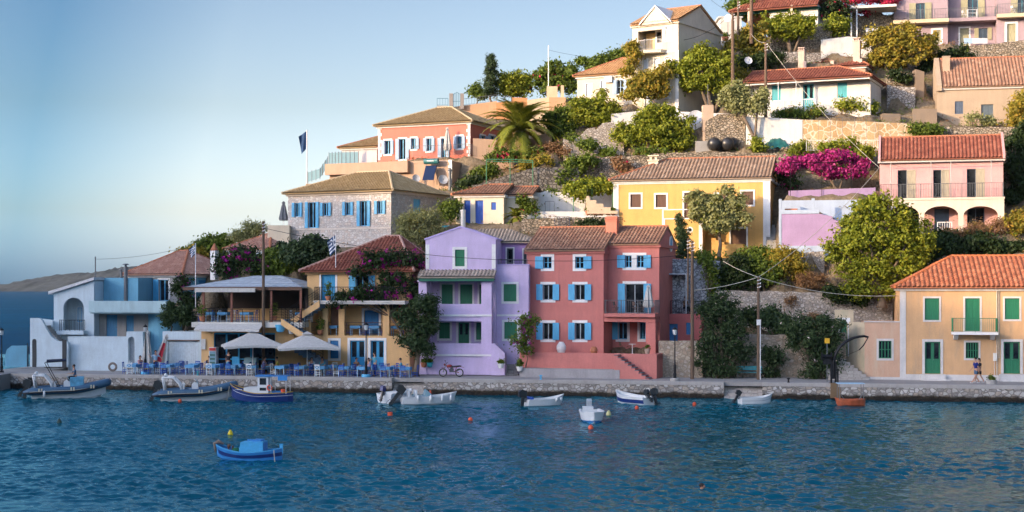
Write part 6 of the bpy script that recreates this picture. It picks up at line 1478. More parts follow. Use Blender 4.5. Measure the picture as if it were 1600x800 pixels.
T('olive_tree','silvery olive tree left of the thin wooden pole','tree',(1184,226),131.2,[(1148,150,16,14),(1158,165,14,12),(1140,160,12,12),(1155,138,11,9)],4500,.13,L_OLIVE,.16,lean=(-1.6,0))
T('olive_tree','second silvery olive tree in front of the white villa porch','tree',(1178,228),131,[(1185,158,12,12),(1192,150,9,9),(1182,170,12,9)],3200,.13,L_OLIVE,.13)
T('citrus_tree','large bright yellow green tree right of the tall white house','tree',(1112,172),137.4,[(1085,92,20,16),(1105,85,18,18),(1070,110,18,18),(1100,112,26,20),(1128,105,18,20),(1085,130,22,14),(1118,130,20,14),(1140,125,10,14)],15000,.15,L_BRIGHT,.25,clump=.25,trunk2=[(1.2,0),(-1,0)])
T('citrus_tree','medium olive green tree in front of the tall white house','tree',(1030,165),136.9,[(1010,125,18,14),(1032,118,16,14),(995,142,16,12),(1022,140,20,12),(985,150,10,8)],8500,.14,L_OCHRE,.14,mat2=L_MID,frac2=.5,clump=.24)
T('climbing_vine','orange flowered climber on the left corner of the tall white house','climber',(990,130),138.6,[(990,72,10,8),(996,82,8,9),(988,98,6,12),(982,112,8,8)],2200,.14,L_OCHRE,.06)
T('shrub','big rounded bright shrub below the cream house','shrub',(930,200),137.4,[(912,175,20,16),(935,168,22,16),(955,178,16,14),(930,185,28,12)],9000,.14,L_BRIGHT,.08,mat2=L_MID,frac2=.4)
T('shrub','large bright bush in front of the white garden wall','shrub',(1030,237),132.8,[(1010,185,22,16),(1035,180,22,16),(1060,200,20,18),(1030,210,28,20),(1000,205,16,14),(1070,220,14,12),(985,215,16,12),(1045,225,28,10)],15000,.14,L_BRIGHT,.1,mat2=L_MID,frac2=.4)
T('shrub','small bright bush on the loose stone bank','shrub',(980,222),133,[(975,205,12,10),(965,208,8,7)],2000,.13,L_BRIGHT,.05)
T('shrub','dark evergreen bush right of the palm crown','shrub',(880,225),138.5,[(862,190,14,12),(880,182,16,14),(872,205,16,14),(890,200,12,14)],6500,.15,L_MID,.08,mat2=L_DARK,frac2=.6)
T('dry_shrub','reddish brown dry shrub on the stone bank right of the palm','shrub',(868,252),134.5,[(862,234,16,9),(882,238,14,9)],3000,.13,L_DRY,.04,asp=.3)
T('shrub','green shrub hanging over the dark rubble wall','shrub',(900,290),129.3,[(905,258,14,9),(890,272,12,10),(920,250,10,8),(878,282,12,9)],4600,.14,L_MID,.05,mat2=L_BRIGHT,frac2=.4)
T('shrub','small green bush tucked under the loose stone bank','shrub',(925,236),132.6,[(920,228,12,7),(950,238,10,5)],1600,.14,L_MID,.0)
T('bougainvillea','pink bougainvillea draped in front of the palm trunk','bougainvillea',(800,250),134.2,[(772,247,12,5),(795,244,14,6),(818,243,14,7),(840,240,10,6),(780,236,8,4)],3600,.13,L_MID,0,mat2=F_RED,frac2=.65)
T('grape_vine','hanging grape vine on the green pergola','vine',(912,340),125.3,[(900,289,14,5),(925,287,16,5),(946,288,12,5),(948,300,6,9),(908,302,12,9),(890,300,8,8),(930,298,4,8)],4200,.14,L_BRIGHT,.04)
T('shrub','white flowered bush on the bank right of the small cream house','shrub',(823,340),124.9,[(822,322,8,9),(816,312,6,6),(832,330,6,6)],1500,.12,L_MID,.03,mat2=F_RED,frac2=.15)
T('shrub','leafy potted shrub left of the small cream house','shrub',(704,352),123.9,[(696,326,8,8),(709,325,8,10),(702,336,8,6)],1800,.13,L_MID,.03)
T('shrub','reddish flowering shrub on the long dry stone wall','shrub',(968,268),128.9,[(966,254,9,6),(975,262,7,6)],1100,.13,L_DRY,.02,mat2=F_RED,frac2=.4)
T('tamarisk','feathery olive bush in front of the stone house corner','tree',(655,395),121.2,[(640,350,16,14),(662,340,20,16),(682,355,14,14),(655,365,26,14),(630,368,12,12),(670,372,20,12)],11000,.12,L_OLIVE,.12,mat2=L_OCHRE,frac2=.3,asp=.3)
T('columnar_cypress','tall dark columnar cypress on the skyline','tree',(767,160),154.5,[(767,96,6,10),(767,108,9,14),(767,124,10,14),(767,140,10,14)],8000,.13,L_DEEP,.12,clump=.16,asp=.3)
T('leafy_tree','round green tree right of the columnar cypress','tree',(800,165),155.5,[(790,128,14,14),(808,122,14,12),(802,140,22,12),(820,132,10,14)],6500,.16,L_BRIGHT,.14,mat2=L_MID,frac2=.4)
T('leafy_tree','small dark tree left of the columnar cypress','tree',(745,165),156,[(744,140,9,9),(752,148,9,7)],1800,.16,L_MID,.07)
T('leafy_tree','tree mixed with red bougainvillea beside the thin mast','tree',(868,160),155,[(845,118,14,12),(862,108,16,12),(880,118,18,14),(855,135,20,10),(890,135,14,10),(895,112,8,10)],7500,.16,L_MID,.12,mat2=F_RED,frac2=.3)
T('leafy_tree','dark trees behind the sandy roof of the cream house','tree',(955,125),158,[(938,97,14,8),(960,90,18,9),(980,82,16,9),(908,96,8,9),(925,105,12,8)],5000,.17,L_MID,.12)
T('shrub','dark scrub at the foot of the stone house terrace','shrub',(460,400),124,[(440,392,16,9),(460,390,14,9)],2200,.14,L_DARK,0)
T('shrub','green shrub on the bank beside the yellow house foot','shrub',(1150,404),117,[(1165,398,18,5),(1190,396,12,6),(1100,400,14,5)],2400,.13,L_MID,0)
T('shrub','dark shrub hanging on the wall above the red house chimney','shrub',(930,355),119.7,[(932,350,14,4),(910,352,8,4)],1000,.12,L_DARK,0)
for lab_,ft,D_,lb,n_,mt_,m2_ in(('green shrub at the foot of the garden wall left of the palm',(760,285),132.5,[(752,272,12,9),(768,268,12,8)],2200,L_MID,L_BRIGHT),('low dark shrub between the villa base and the small cream house',(735,296),130.5,[(728,288,12,6),(744,284,10,6)],1500,L_DARK,L_MID),('yellowish shrub above the dark rubble wall',(835,268),131.5,[(828,258,14,6),(848,254,12,7)],1800,L_OCHRE,L_MID),('trailing green shrub on the loose stones below the cream house',(905,232),134.5,[(898,218,14,7),(915,222,10,6)],1700,L_MID,L_BRIGHT),('small green tuft on the long dry stone wall left of its middle',(1010,245),130.4,[(1004,238,14,5),(1030,240,10,4)],1200,L_MID,L_OCHRE),('grey green weeds on the ledge right of the tarpaulin',(1262,240),128.9,[(1255,232,12,7),(1243,238,8,5)],1500,L_BRIGHT,L_MID),('leafy shrub at the left end of the tarpaulin heap',(1185,240),129.9,[(1184,226,8,9)],1100,L_BRIGHT,L_MID),('dry golden brush on the slope left of the white villa',(1150,125),140,[(1140,112,12,8),(1158,118,12,7)],1700,L_OCHRE,L_DRY),('dark creeper over the lane wall beside the white villa',(1405,125),138.5,[(1398,116,10,6),(1412,122,10,6)],1300,L_DARK,L_MID),('weeds along the foot of the grey retaining wall',(1250,518),111.6,[(1235,512,16,6),(1262,514,14,5),(1300,512,14,5)],2000,L_MID,L_DRY),('dark creeper hanging over the top of the grey retaining wall',(1330,465),111.9,[(1318,462,16,8),(1345,468,12,8),(1300,455,10,7)],2400,L_DARK,L_MID),('bushy green growth left of the lavender terrace foot',(1222,405),117,[(1212,398,10,5),(1232,400,12,6)],1200,L_OCHRE,L_MID),('shrub with dry tips beside the small white garden steps',(868,318),127.8,[(862,306,10,7),(878,312,8,6)],1200,L_MID,L_DRY)):
	T('shrub',lab_,'shrub',ft,D_,lb,n_,.13,mt_,.04,mat2=m2_,frac2=.5)
def palm(label,px,py,D,trunk_h,R_,nf,seed,tr=.42,cat='palm tree',name='palm_tree'):
	rr=random.Random(seed);root=thing(name,label,cat,W(px,py,D));m=MB()
	n=9;m.tube([(0,0,trunk_h*(i/n)-.2)for i in range(n+1)],[tr*(1+.12*(i%2)+.25*(i/n))for i in range(n+1)],12)
	for k in range(9):
		for j in range(9):
			a=2*math.pi*(j+.5*(k%2))/9;z=trunk_h*(k+.3)/9;r_=tr*(1.1+.2*k/9)
			c=Vector((r_*math.cos(a),r_*math.sin(a),z));u=Vector((-math.sin(a),math.cos(a),0))*.12;v=Vector((0,0,.13))
			o=Vector((math.cos(a),math.sin(a),.3))*.09
			m.add([c-u,c-v,c+u,c+v,c+o],[(0,1,4),(1,2,4),(2,3,4),(3,0,4)])
	m.build('trunk',plaster('palm trunk bark',(.24,.17,.10),.5),root)
	LM=leafmat('palm frond',(.07,.11,.015),(.22,.24,.03),.2,scale=.3)
	for f in range(nf):
		az=2*math.pi*f/nf*2.4+rr.uniform(-.1,.1);el=R(rr.choice([84,72,60,48,36,24,10,-8]));L=R_*rr.uniform(.85,1.1);m=MB()
		h=Vector((math.cos(az),math.sin(az),0));P=[Vector((0,0,trunk_h))];e=el;K=12
		for i in range(K):
			P.append(P[-1]+(h*math.cos(e)+Vector((0,0,math.sin(e))))*(L/K));e-=R(7.5)
		m.tube(P,[.035*(1-.8*i/K)for i in range(K+1)],4)
		side=Vector((-h.y,h.x,0))
		for i in range(1,K*4):
			t=i/4;k=min(int(t),K-1);c=P[k].lerp(P[k+1],t-k);d=(P[k+1]-P[k]).normalized();ll=L*.17*math.sin(math.pi*min(1,(t/K)*.85+.18))+.12
			for s_ in(-1,1):
				tip=c+(side*s_*.75+d*.75+Vector((0,0,-.12+rr.uniform(-.1,.1))))*ll;b_=d*.06
				m.add([c-b_,c+b_,tip],[(0,1,2)])
		m.build('frond',LM,root)
	return root
palm('large date palm with thick trunk in the garden right of the pink villa',813,246,136.2,2.5,4.4,80,4,.60)
palm('small cycad palm in a white pot beside the small cream house',806,348,123.5,.45,1.25,22,5,.13)
palm('tiny yucca palm on the terrace of the cream house',941,158,139.2,.9,.8,20,8,.06)
#  people
SKINM=plain('tanned skin',(.46,.25,.16),.6,0,.05,3,0)
HAIRM=plain('dark hair',(.02,.014,.01),.8,0,.2,10,0)
def cloth(name,c):return plain(name+' cloth',c,.9,0,.1,5,.05)
def skin_obj(name,verts,edges,rad,mat,parent,root=0,sub=1):
	me=bpy.data.meshes.new(name);me.from_pydata(verts,edges,[]);me.materials.append(mat)
	o=bpy.data.objects.new(name,me);link(o,parent);md=o.modifiers.new('skin','SKIN');md.use_smooth_shade=True
	sv=me.skin_vertices[0].data if me.skin_vertices else None
	for i,r in enumerate(rad):
		sv[i].radius=(r,r)if not isinstance(r,tuple)else r;sv[i].use_root=(i==root)
	if sub:s_=o.modifiers.new('sub','SUBSURF');s_.levels=sub;s_.render_levels=sub
	return o
def person(label,loc,rz,pose,shirt,trousers,hair=HAIRM,shorts=False,sc_=1.0,longhair=False,hat=None,group=None,arms='down'):
	root=thing('person',label,'person',loc,R(rz),group);root.scale=(sc_,)*3
	if pose=='sit':hz=.50;lean=.06
	elif pose=='swim':hz=-.55;lean=0
	else:hz=.93;lean=.02
	V=lambda*a:Vector(a)
	pel=V(0,0,hz);ch=V(0,-lean*.6,hz+.30);sh=V(0,-lean,hz+.48);nk=V(0,-lean,hz+.57);hb=V(0,-lean-.02,hz+.66);hm=V(0,-lean-.03,hz+.75);ht=V(0,-lean-.02,hz+.83)
	J=[pel,V(0,-lean*.3,hz+.15),ch,sh,nk,hb,hm,ht];rad=[(.15,.11),(.13,.10),(.16,.11),(.13,.085),.055,.075,(.082,.10),(.06,.075)];E_=[(i,i+1)for i in range(7)]
	nose=V(0,-lean-.155,hz+.735);J.append(nose);rad.append(.012);E_.append((6,8))
	legs={}
	for s_,k in((-1,0),(1,1)):
		hip=pel+V(.09*s_,0,-.03)
		if pose=='sit':kn,an=V(.13*s_,-.42,hz-.02),V(.12*s_,-.45,.09);
		elif pose=='walk':f=s_*.32;kn,an=V(.09*s_,-.12-f*.35 if s_<0 else-f*.25,.50),V(.09*s_,-f*1.0-.0,.10 if s_>0 else .08)
		elif pose=='walk2':f=-s_*.32;kn,an=V(.09*s_,-f*.35-.08,.50),V(.09*s_,-f*1.0,.09)
		elif pose=='swim':kn,an=V(.1*s_,.1,-.9),V(.1*s_,.2,-1.3)
		else:kn,an=V(.10*s_,-.01,.50),V(.11*s_,.02,.09)
		toe=an+V(.02*s_,-.17,-.05);i0=len(J)
		J+=[hip,kn,an,toe];rad+=[.095,.06,.042,.036];E_+=[(0,i0),(i0,i0+1),(i0+1,i0+2),(i0+2,i0+3)];legs[s_]=(hip,kn,an,toe)
	armj={}
	for s_ in(-1,1):
		so_=sh+V(.185*s_,0,-.02)
		if arms=='table' or pose=='sit':el,wr=so_+V(.05*s_,-.10,-.25),so_+V(-.04*s_,-.34,-.22)
		elif arms=='reach' and s_<0:el,wr=so_+V(.04*s_,-.18,-.18),so_+V(0,-.42,-.16)
		elif arms=='wide':el,wr=so_+V(.20*s_,-.05,-.16),so_+V(.30*s_,-.18,-.02 if s_<0 else-.30)
		elif pose in('walk','walk2'):q=s_*(1 if pose=='walk' else-1);el,wr=so_+V(.04*s_,.06*q,-.28),so_+V(.03*s_,-.02+.18*q-.06,-.50)
		else:el,wr=so_+V(.05*s_,.02,-.29),so_+V(.05*s_,-.06,-.54)
		d=(wr-el).normalized();hd=wr+d*.07;i0=len(J)
		J+=[so_,el,wr,hd];rad+=[.055,.042,.028,(.038,.022)];E_+=[(3,i0),(i0,i0+1),(i0+1,i0+2),(i0+2,i0+3)]
		for j in range(4):
			a=hd+d*(.04)+V(0,(j-1.5)*.021,0);b=a+d*(.045-.006*abs(j-1.3))+V(-.012*s_,0,-.004);i1=len(J);J+=[a,b];rad+=[.0095,.008];E_+=[(i0+3,i1),(i1,i1+1)]
		a=wr+d*.04+V(0,-.035,0);b=a+d*.035+V(0,-.018,0);i1=len(J);J+=[a,b];rad+=[.011,.009];E_+=[(i0+2,i1),(i1,i1+1)]
		armj[s_]=(so_,el,wr)
	skin_obj('body',J,E_,rad,SKINM,root)
	J2=[pel+V(0,0,.02),J[1],ch,sh,nk+V(0,0,-.035)];r2=[(.165,.125),(.148,.118),(.178,.13),(.15,.105),.07];e2=[(0,1),(1,2),(2,3),(3,4)]
	for s_ in(-1,1):
		so_,el,wr=armj[s_];i0=len(J2);J2+=[so_,so_.lerp(el,.75)];r2+=[.072,.06];e2+=[(3,i0),(i0,i0+1)]
	if pose!='swim':skin_obj('shirt',J2,e2,r2,shirt,root)
	J3=[pel+V(0,0,.06),pel];r3=[(.155,.118),(.165,.13)];e3=[(0,1)]
	for s_ in(-1,1):
		hip,kn,an,toe=legs[s_];i0=len(J3)
		if shorts:J3+=[hip,hip.lerp(kn,.85)];r3+=[.11,.085];e3+=[(1,i0),(i0,i0+1)]
		else:J3+=[hip,kn,kn.lerp(an,.92)];r3+=[.108,.075,.058];e3+=[(1,i0),(i0,i0+1),(i0+1,i0+2)]
	if pose!='swim':
		skin_obj('shorts' if shorts else 'trousers',J3,e3,r3,trousers,root)
		for s_ in(-1,1):
			hip,kn,an,toe=legs[s_];skin_obj('shoe',[an+V(0,.05,-.045),an+V(0,-.02,-.05),toe+V(0,-.03,-.005)],[(0,1),(1,2)],[.045,.05,.04],WHITEM if shorts else IRON,root)
	m=MB();m.ball((0,hm.y+.022,hm.z+.025),.092,.105,.098,12,8)
	if longhair:m.ball((0,hm.y+.07,hm.z-.08),.085,.06,.13,10,6)
	m.build('hair',hair,root,smooth=True)
	m=MB()
	for s_ in(-1,1):m.ball((.034*s_,hm.y-.108,hm.z+.008),.014,n=6,m=4);m.ball((.095*s_,hm.y-.0,hm.z-.01),.012,.024,.03,6,4)
	m.ball((0,hm.y-.112,hm.z-.055),.028,.01,.009,6,4);m.build('face',plain('face features',(.22,.09,.06),.6,0,.05,3,0),root,smooth=True)
	return root
#  taverna furniture
ROYAL=wood('royal blue chair paint',(.008,.07,.38),.5);CHW=wood('white chair paint',(.80,.83,.86),.5);TBL=wood('pale blue table paint',(.36,.54,.70),.5)
CLOTH=plain('light blue tablecloth',(.12,.34,.58),.9,0,.15,4,.2);RUSH=plain('woven rush',(.36,.28,.16),.95)
def make_chair(mat,cross):
	t=thing('taverna_chair','x','chair')
	MB().box(-.20,.20,-.20,.20,.43,.455).build('seat',RUSH,t)
	for x in(-.19,.19):
		for y in(-.19,.19):MB().tube([(x,y,0),(x*.97,y*.97,.43 if y<0 else .44)],.018,6).build('leg',mat,t)
	m=MB();m.tube([(-.19,.19,.44),(-.185,.23,.90)],.018,6);m.tube([(.19,.19,.44),(.185,.23,.90)],.018,6)
	m.box(-.185,.185,.218,.24,.82,.90);m.box(-.185,.185,.205,.222,.52,.56)
	if cross:m.tube([(-.17,.21,.56),(.17,.228,.82)],.014,5);m.tube([(.17,.21,.56),(-.17,.228,.82)],.014,5)
	else:m.box(-.185,.185,.21,.228,.62,.67);m.box(-.185,.185,.214,.232,.72,.77)
	m.build('backrest',mat,t)
	m=MB();
	for z in(.15,.28):m.box(-.18,.18,-.20,-.18,z,z+.025);m.box(-.18,.18,.18,.20,z,z+.025);m.box(-.20,-.18,-.18,.18,z+.04,z+.065);m.box(.18,.20,-.18,.18,z+.04,z+.065)
	m.build('stretcher',mat,t);return t
CH_PROTO={'white':make_chair(CHW,True),'blue':make_chair(ROYAL,False)};CH_USED={'white':0,'blue':0}
def chair(col,loc,rz,label,group):
	o=CH_PROTO[col]if not CH_USED[col]else copy_tree(CH_PROTO[col]);CH_USED[col]=1
	o.location=loc;o.rotation_euler=(0,0,rz);tag(o,label,'chair',group);return o
def make_table():
	t=thing('taverna_table','x','table');MB().box(-.38,.38,-.38,.38,.70,.73).build('tabletop',TBL,t)
	for x in(-.34,.34):
		for y in(-.34,.34):MB().box(x-.028,x+.028,y-.028,y+.028,0,.70).build('leg',TBL,t)
	return t
TP=make_table();TU=[0];CP=[None]
def cloth_obj():
	m=MB();k=.42;m.box(-.395,.395,-.395,.395,.732,.742);n=8
	for sx,sy,dx,dy in((0,-1,1,0),(0,1,1,0),(-1,0,0,1),(1,0,0,1)):
		top,bot=[],[]
		for i in range(n+1):
			a=-.395+.79*i/n;off=.012*math.sin(i*2.3);z=.56-.05*math.sin(i*math.pi/n)
			top.append((dx*a+sx*.395,dy*a+sy*.395,.735));bot.append((dx*a+sx*(.41+off),dy*a+sy*(.41+off),z))
		b=len(m.v);m.v+=top+bot;m.f+=[(b+i,b+i+1,b+n+2+i,b+n+1+i)for i in range(n)];m.m+=[0]*n
	return m.build('tablecloth',CLOTH)
def table(loc,rz,label,clabel,group):
	o=TP if not TU[0]else copy_tree(TP);TU[0]=1;o.location=loc;o.rotation_euler=(0,0,rz);tag(o,label,'table',group)
	if clabel:
		if CP[0]is None:c=CP[0]=cloth_obj()
		else:c=CP[0].copy();link(c)
		c.location=loc;c.rotation_euler=(0,0,rz);tag(c,clabel,'tablecloth','light blue tablecloths')
ORD=['leftmost','second','third','fourth','fifth','sixth','seventh','eighth','ninth','tenth','eleventh','twelfth','thirteenth','fourteenth']
def row(pxs,v,rowname,z=QZ,spots=('left','right'),where='from the left'):
	for i,px in enumerate(pxs):
		p=qp(px,v,z)if not callable(v)else v(px);p.z=z
		rz=rnd.uniform(-.15,.15)-.18
		od=ORD[i]if i==0 else ORD[i]+' from left'
		table(p,rz,f'square pale blue table, {od} in {rowname}',f'blue tablecloth on the {od} table in {rowname}',f'tables in {rowname}')
		for s_ in spots:
			if s_=='front' and i%4==3:continue
			if s_=='back' and i%3==1:continue
			a={'left':math.pi,'right':0,'front':-math.pi/2,'back':math.pi/2}[s_];d=.58+rnd.uniform(0,.12)
			q=Vector((p.x+math.cos(a+rz)*d,p.y+math.sin(a+rz)*d,z));col=rnd.choice(['blue','blue','white'])
			crz=a+rz-math.pi/2+rnd.uniform(-.25,.25)
			side={'left':'left of','right':'right of','front':'seaward of','back':'behind'}[s_]
			chair(col,q,crz,f'{"white cross-back" if col == "white" else "blue slat-back"} chair {side} {od} table in {rowname}',f'taverna chairs in {rowname}')
row([208,236,262,300,332,362,394,440,470,503,538,568,604,634],1.35,'the front row',spots=('left','right','front'))
row([219,246,276,304,340,375,418,448,484,520,556,590,620],3.0,'the back row',spots=('left','right','back'))
zt0=T0.O.z+zdeck
row([325,348,384,470],lambda px:T0.wp(T0.loc(px,490,0)[0],.2,0),'the canopy terrace',z=zt0,spots=('left','right'))
zt1=E.O.z+z0f+.002
row([521,556,586,620],lambda px:E.wp(E.loc(px,510,.8)[0],.82,0),'the arcade of apricot house',z=zt1,spots=('left','right'))
def parasol(label,px,v,ztop,half,zrim,rz):
	p=qp(px,v);t=thing('parasol',label,'parasol',p,rz,'open square parasols');CV=MATS['off white canvas']
	MB().tube([(0,0,.05),(0,0,ztop-.05)],.035,8).build('pole',WHITEM,t)
	MB().lathe([(.32,0),(.32,.08),(.06,.1),(.05,.4)],n=12).build('base',CONC,t)
	m=MB();n=8;R2=[(math.cos(math.pi/4+math.pi/2*k)*half*1.414,math.sin(math.pi/4+math.pi/2*k)*half*1.414)for k in range(4)]
	for k in range(4):
		a,b=R2[k],R2[(k+1)%4];rows=[]
		for j in range(6):
			f=j/5;z=ztop-(ztop-zrim)*f**.9;r_=[]
			for i in range(n+1):
				g=i/n;x=(a[0]+(b[0]-a[0])*g)*f;y=(a[1]+(b[1]-a[1])*g)*f;r_.append((x,y,z+.10*math.sin(g*math.pi)*f**2))
			rows.append(r_)
		r_=[(x,y,z-.16-.02*(i%2))for i,(x,y,z)in enumerate(rows[-1])];rows.append(r_)
		b0=len(m.v);[m.v.extend(q)for q in rows]
		for j in range(len(rows)-1):
			for i in range(n):m.f.append((b0+j*(n+1)+i,b0+j*(n+1)+i+1,b0+(j+1)*(n+1)+i+1,b0+(j+1)*(n+1)+i));m.m.append(0)
	cn=m.build('canopy',CV,t)
	m=MB();k0=.42;m.prism([(k0,-k0,ztop-.10),(k0,k0,ztop-.10),(0,0,ztop+.12)],(-.001,0,.0));m.prism([(-k0,-k0,ztop-.10),(k0,-k0,ztop-.10),(0,0,ztop+.12)],(0,.001,0));m.prism([(-k0,k0,ztop-.10),(-k0,-k0,ztop-.10),(0,0,ztop+.12)],(.001,0,0));m.build('vent',CV,cn)
	for k in range(4):
		MB().tube([(0,0,ztop-.04),(R2[k][0]*.98,R2[k][1]*.98,zrim-.03)],.012,4).build('rib',WHITEM,t)
	return t
parasol('open off white square parasol over the tables in front of the taverna shopfront',395,2.0,3.35,2.25,2.2,.25)
parasol('open off white square parasol in front of the outside stairs of the apricot house',480,2.0,3.2,2.25,2.1,.22)
def closed_parasol(label,p,h,lean,mat,mat2=None):
	t=thing('closed_parasol',label,'parasol',p,0);t.rotation_euler=(0,lean,0)
	MB().tube([(0,0,0),(0,0,h)],.03,6).build('pole',WHITEM,t)
	m=MB();n=14;prof_=[(.30,h*.22),(.36,h*.30),(.26,h*.55),(.17,h*.8),(.09,h*.93),(.16,h*.95),(.03,h*1.03)]
	b=len(m.v)
	for r_,z in prof_:
		for k in range(n):a=2*math.pi*k/n;rr_=r_*(1+.22*(-1)**k);m.v.append((rr_*math.cos(a),rr_*math.sin(a),z))
	for i in range(len(prof_)-1):
		for k in range(n):m.f.append((b+i*n+k,b+i*n+(k+1)%n,b+(i+1)*n+(k+1)%n,b+(i+1)*n+k));m.m.append(1 if mat2 and k in(9,10,11)and i in(1,2)else 0)
	m.build('canopy',[mat,mat2 or mat],t)
closed_parasol('folded white parasol standing beside the lamp post at the garage',qp(230,2.9),3.2,0,MATS['off white canvas'])
closed_parasol('folded white parasol with red panel leaning right beside the garage',qp(243,3.6),3.0,R(17),MATS['off white canvas'],plain('red cloth panel',(.45,.03,.05),.9))
closed_parasol('folded white parasol on the red house balcony',G.wp(G.loc(1013,480,.3)[0],.3,GZB)+Vector((0,0,0)),2.1,0,MATS['off white canvas'])
closed_parasol('folded pale parasol on the terrace of the pink villa',T2.wp(T2.loc(699,240,-1)[0],-1,0),2.7,0,MATS['off white canvas'])
closed_parasol('folded grey parasol on the terrace left of the stone house',W(443,353,129),2.1,0,plain('grey canvas',(.16,.17,.19),.9))
p=T0.wp(T0.loc(334.5,560,-.4)[0],-.75,0);p.z=QZ;t=thing('drinks_fridge','tall glass fronted drinks fridge beside the taverna shopfront','fridge',p,T0.yaw)
MB().box(-.28,.28,0,.6,.05,2.0).build('cabinet',WHITEM,t);MB().box(-.24,.24,-.02,-.002,.3,1.7).build('glass_door',GLF,t);MB().box(-.26,.26,-.03,-.002,1.74,1.96).build('header',plain('red sign panel',(.5,.04,.04),.5),t)
m=MB()
for z in(.45,.75,1.05,1.35):m.box(-.2,.2,-.03,-.021,z,z+.12)
m.build('bottles',plain('green bottles',(.04,.12,.08),.3),t)
p=T0.wp(T0.loc(392,570,-.6)[0],-.9,0);p.z=QZ;t=thing('ice_cream_chest','low silver freezer chest with sloping glass lid under the left parasol','freezer',p,T0.yaw)
MB().box(-.5,.5,0,.65,.1,.8).build('cabinet',plain('brushed steel',(.45,.47,.5),.35,.7),t);MB().prism([(-.5,0,.802),(-.5,.65,.802),(-.5,.65,1.25),(-.5,.25,1.2)],(1.0,0,0)).build('lid',GLF,t)
p=T0.wp(T0.loc(371,575,-.5)[0],-.9,0);p.z=QZ;t=thing('menu_board','blue painted menu board standing in front of the shopfront','menu board',p,T0.yaw)
MB().box(-.3,.3,0,.04,.35,1.3).build('board',MATS['bright blue paint'],t)
for x in(-.27,.27):MB().box(x-.02,x+.02,-.02,.06,0,.349).build('leg',BROWN,t)
def lamp(label,p,h,base=None):
	t=thing('street_lamp',label,'street lamp',p,0,'old style street lamps on the quay')
	MB().lathe([(.17,0),(.17,.12),(.11,.16),(.12,.5),(.09,.55),(.10,1.1),(.06,1.2),(.045,1.5),(.04,h-.55)],n=10).build('post',IRON,t)
	m=MB();m.lathe([(.05,h-.55),(.12,h-.5),(.17,h-.2),(.17,h-.17)],n=8);lt=m.build('lantern_glass',plain('frosted lantern glass',(.55,.58,.58),.2,0,.05,2,0),t)
	MB().lathe([(.20,h-.168),(.10,h-.03),(.03,h),(.015,h+.1)],n=8).build('lantern_cap',IRON,t)
	if base:MB().lathe([(.34,-.02),(.34,.12),(.3,.2)],n=14).build('base',base,t)
	return t
lamp('black street lamp with blue base beside the gate pillar',qp(227,1.0),3.75,BLUE)
lamp('black street lamp with blue base in front of the apricot house doors',qp(572,.9),4.0,BLUE)
lamp('black street lamp on stone base in front of the tan stone wall',qp(1054.5,.8),3.8,CONC)
lamp('black street lamp at the far left edge of the quay',W(2.5,582,113),3.4)
def pole(label,px,D,pyf,pyt,r=.12,cross=False,group=None,z0=None):
	p=W(px,pyf,D);h=ZD(pyt,D)-p.z;t=thing('utility_pole',label,'utility pole',p,0)
	MB().tube([(0,0,-.4),(0,0,h)],[r*1.15,r*.8],9).build('pole',POLEW,t)
	m=MB()
	for k in range(3):m.tube([(-.1,-.05,h-.25-.25*k),(.12,-.12,h-.2-.25*k)],.025,5);m.ball((.13,-.13,h-.17-.25*k),.045,n=6,m=4)
	m.build('insulators',WHITEM,t)
	return t,Vector((p.x,p.y,ZD(pyt,D)))
pA,tA=pole('tall wooden utility pole standing through the taverna canopy',411.5,112.2,584,346,.12)
pB,tB=pole('tall dark utility pole right of the red house',1081.7,106.4,592,376,.13)
pC,tC=pole('brown utility pole with wires fanning out beside the bench',1185,105.6,593,433,.11)
MB().box(-.15,.15,-.17,-.12,3.9,4.3).build('box',WHITEM,pC)
m=MB();m.tube([(.12,-.1,0),(.12,-.1,4)],.035,6);m.build('conduit',WHITEM,pC)
pD,tD=pole('shorter wooden utility pole nearest the big citrus tree',1145,136,130,20,.16)
pE,tE=pole('slim wooden utility pole between two thicker poles at the top',1153.5,143,75,1,.13)
pF,tF=pole('thickest leaning wooden pole at the top left of the red roofed house',1174,142.5,62,-22,.18)
pG,tG=pole('thin wooden pole in front of the white villa with olive trees',1196.5,131.6,182,66,.13)
pH,tH=pole('grey metal pole beside the wooden pole at the red house',1075,106.9,460,372,.06)
pH.location.z=pH.location.z
def wire(label,a,b,sag,r=.018,mat=None,n=14):
	a,b=Vector(a),Vector(b);pts=[a.lerp(b,i/n)-Vector((0,0,4*sag*(i/n)*(1-i/n)))-a for i in range(n+1)]
	m=MB();m.tube(pts,r,4,cap=False);return tag(m.build('overhead_wire',mat or IRON,None,a),label,'wire')
PALEW=plain('pale cable',(.5,.47,.4),.7)
tA2=tA-Vector((0,0,.5))
wire('black cable sagging from the taverna pole across the front of the houses',tA2,tB-Vector((0,0,1.0)),1.3)
wire('pale cable from the dark pole to the brown pole by the bench',tB-Vector((0,0,3.6)),tC,.15,.022,PALEW)
wire('pale cable rising from the brown pole to the upper left',tC,W(1130,408,113.5),.1,.022,PALEW)
wire('pale cable rising from the brown pole toward the pink house corner',tC,W(1374,262,119.5),.6,.022,PALEW)
wire('pale cable from the brown pole to the right',tC,W(1398,462,107),.45,.022,PALEW)
wire('thin cable from the right house along the shaded bank',W(1398,462,107),W(1600,466,104),.2,.012)
wire('pale cable from the thin pole down past the villa porch',tG,W(1374,262,119.5),.6,.016,PALEW)
wire('pale cable from the thin pole to the thickest pole',tG,W(1173,52,142.3),.3,.016,PALEW)
wire('thin wire over the blue terrace from the small mast to the hill',W(149,405,120),W(305,382,131),.3,.012)
wire('black wire from the tall white house up to the poles',W(1039,62,139),tD,.9,.018)
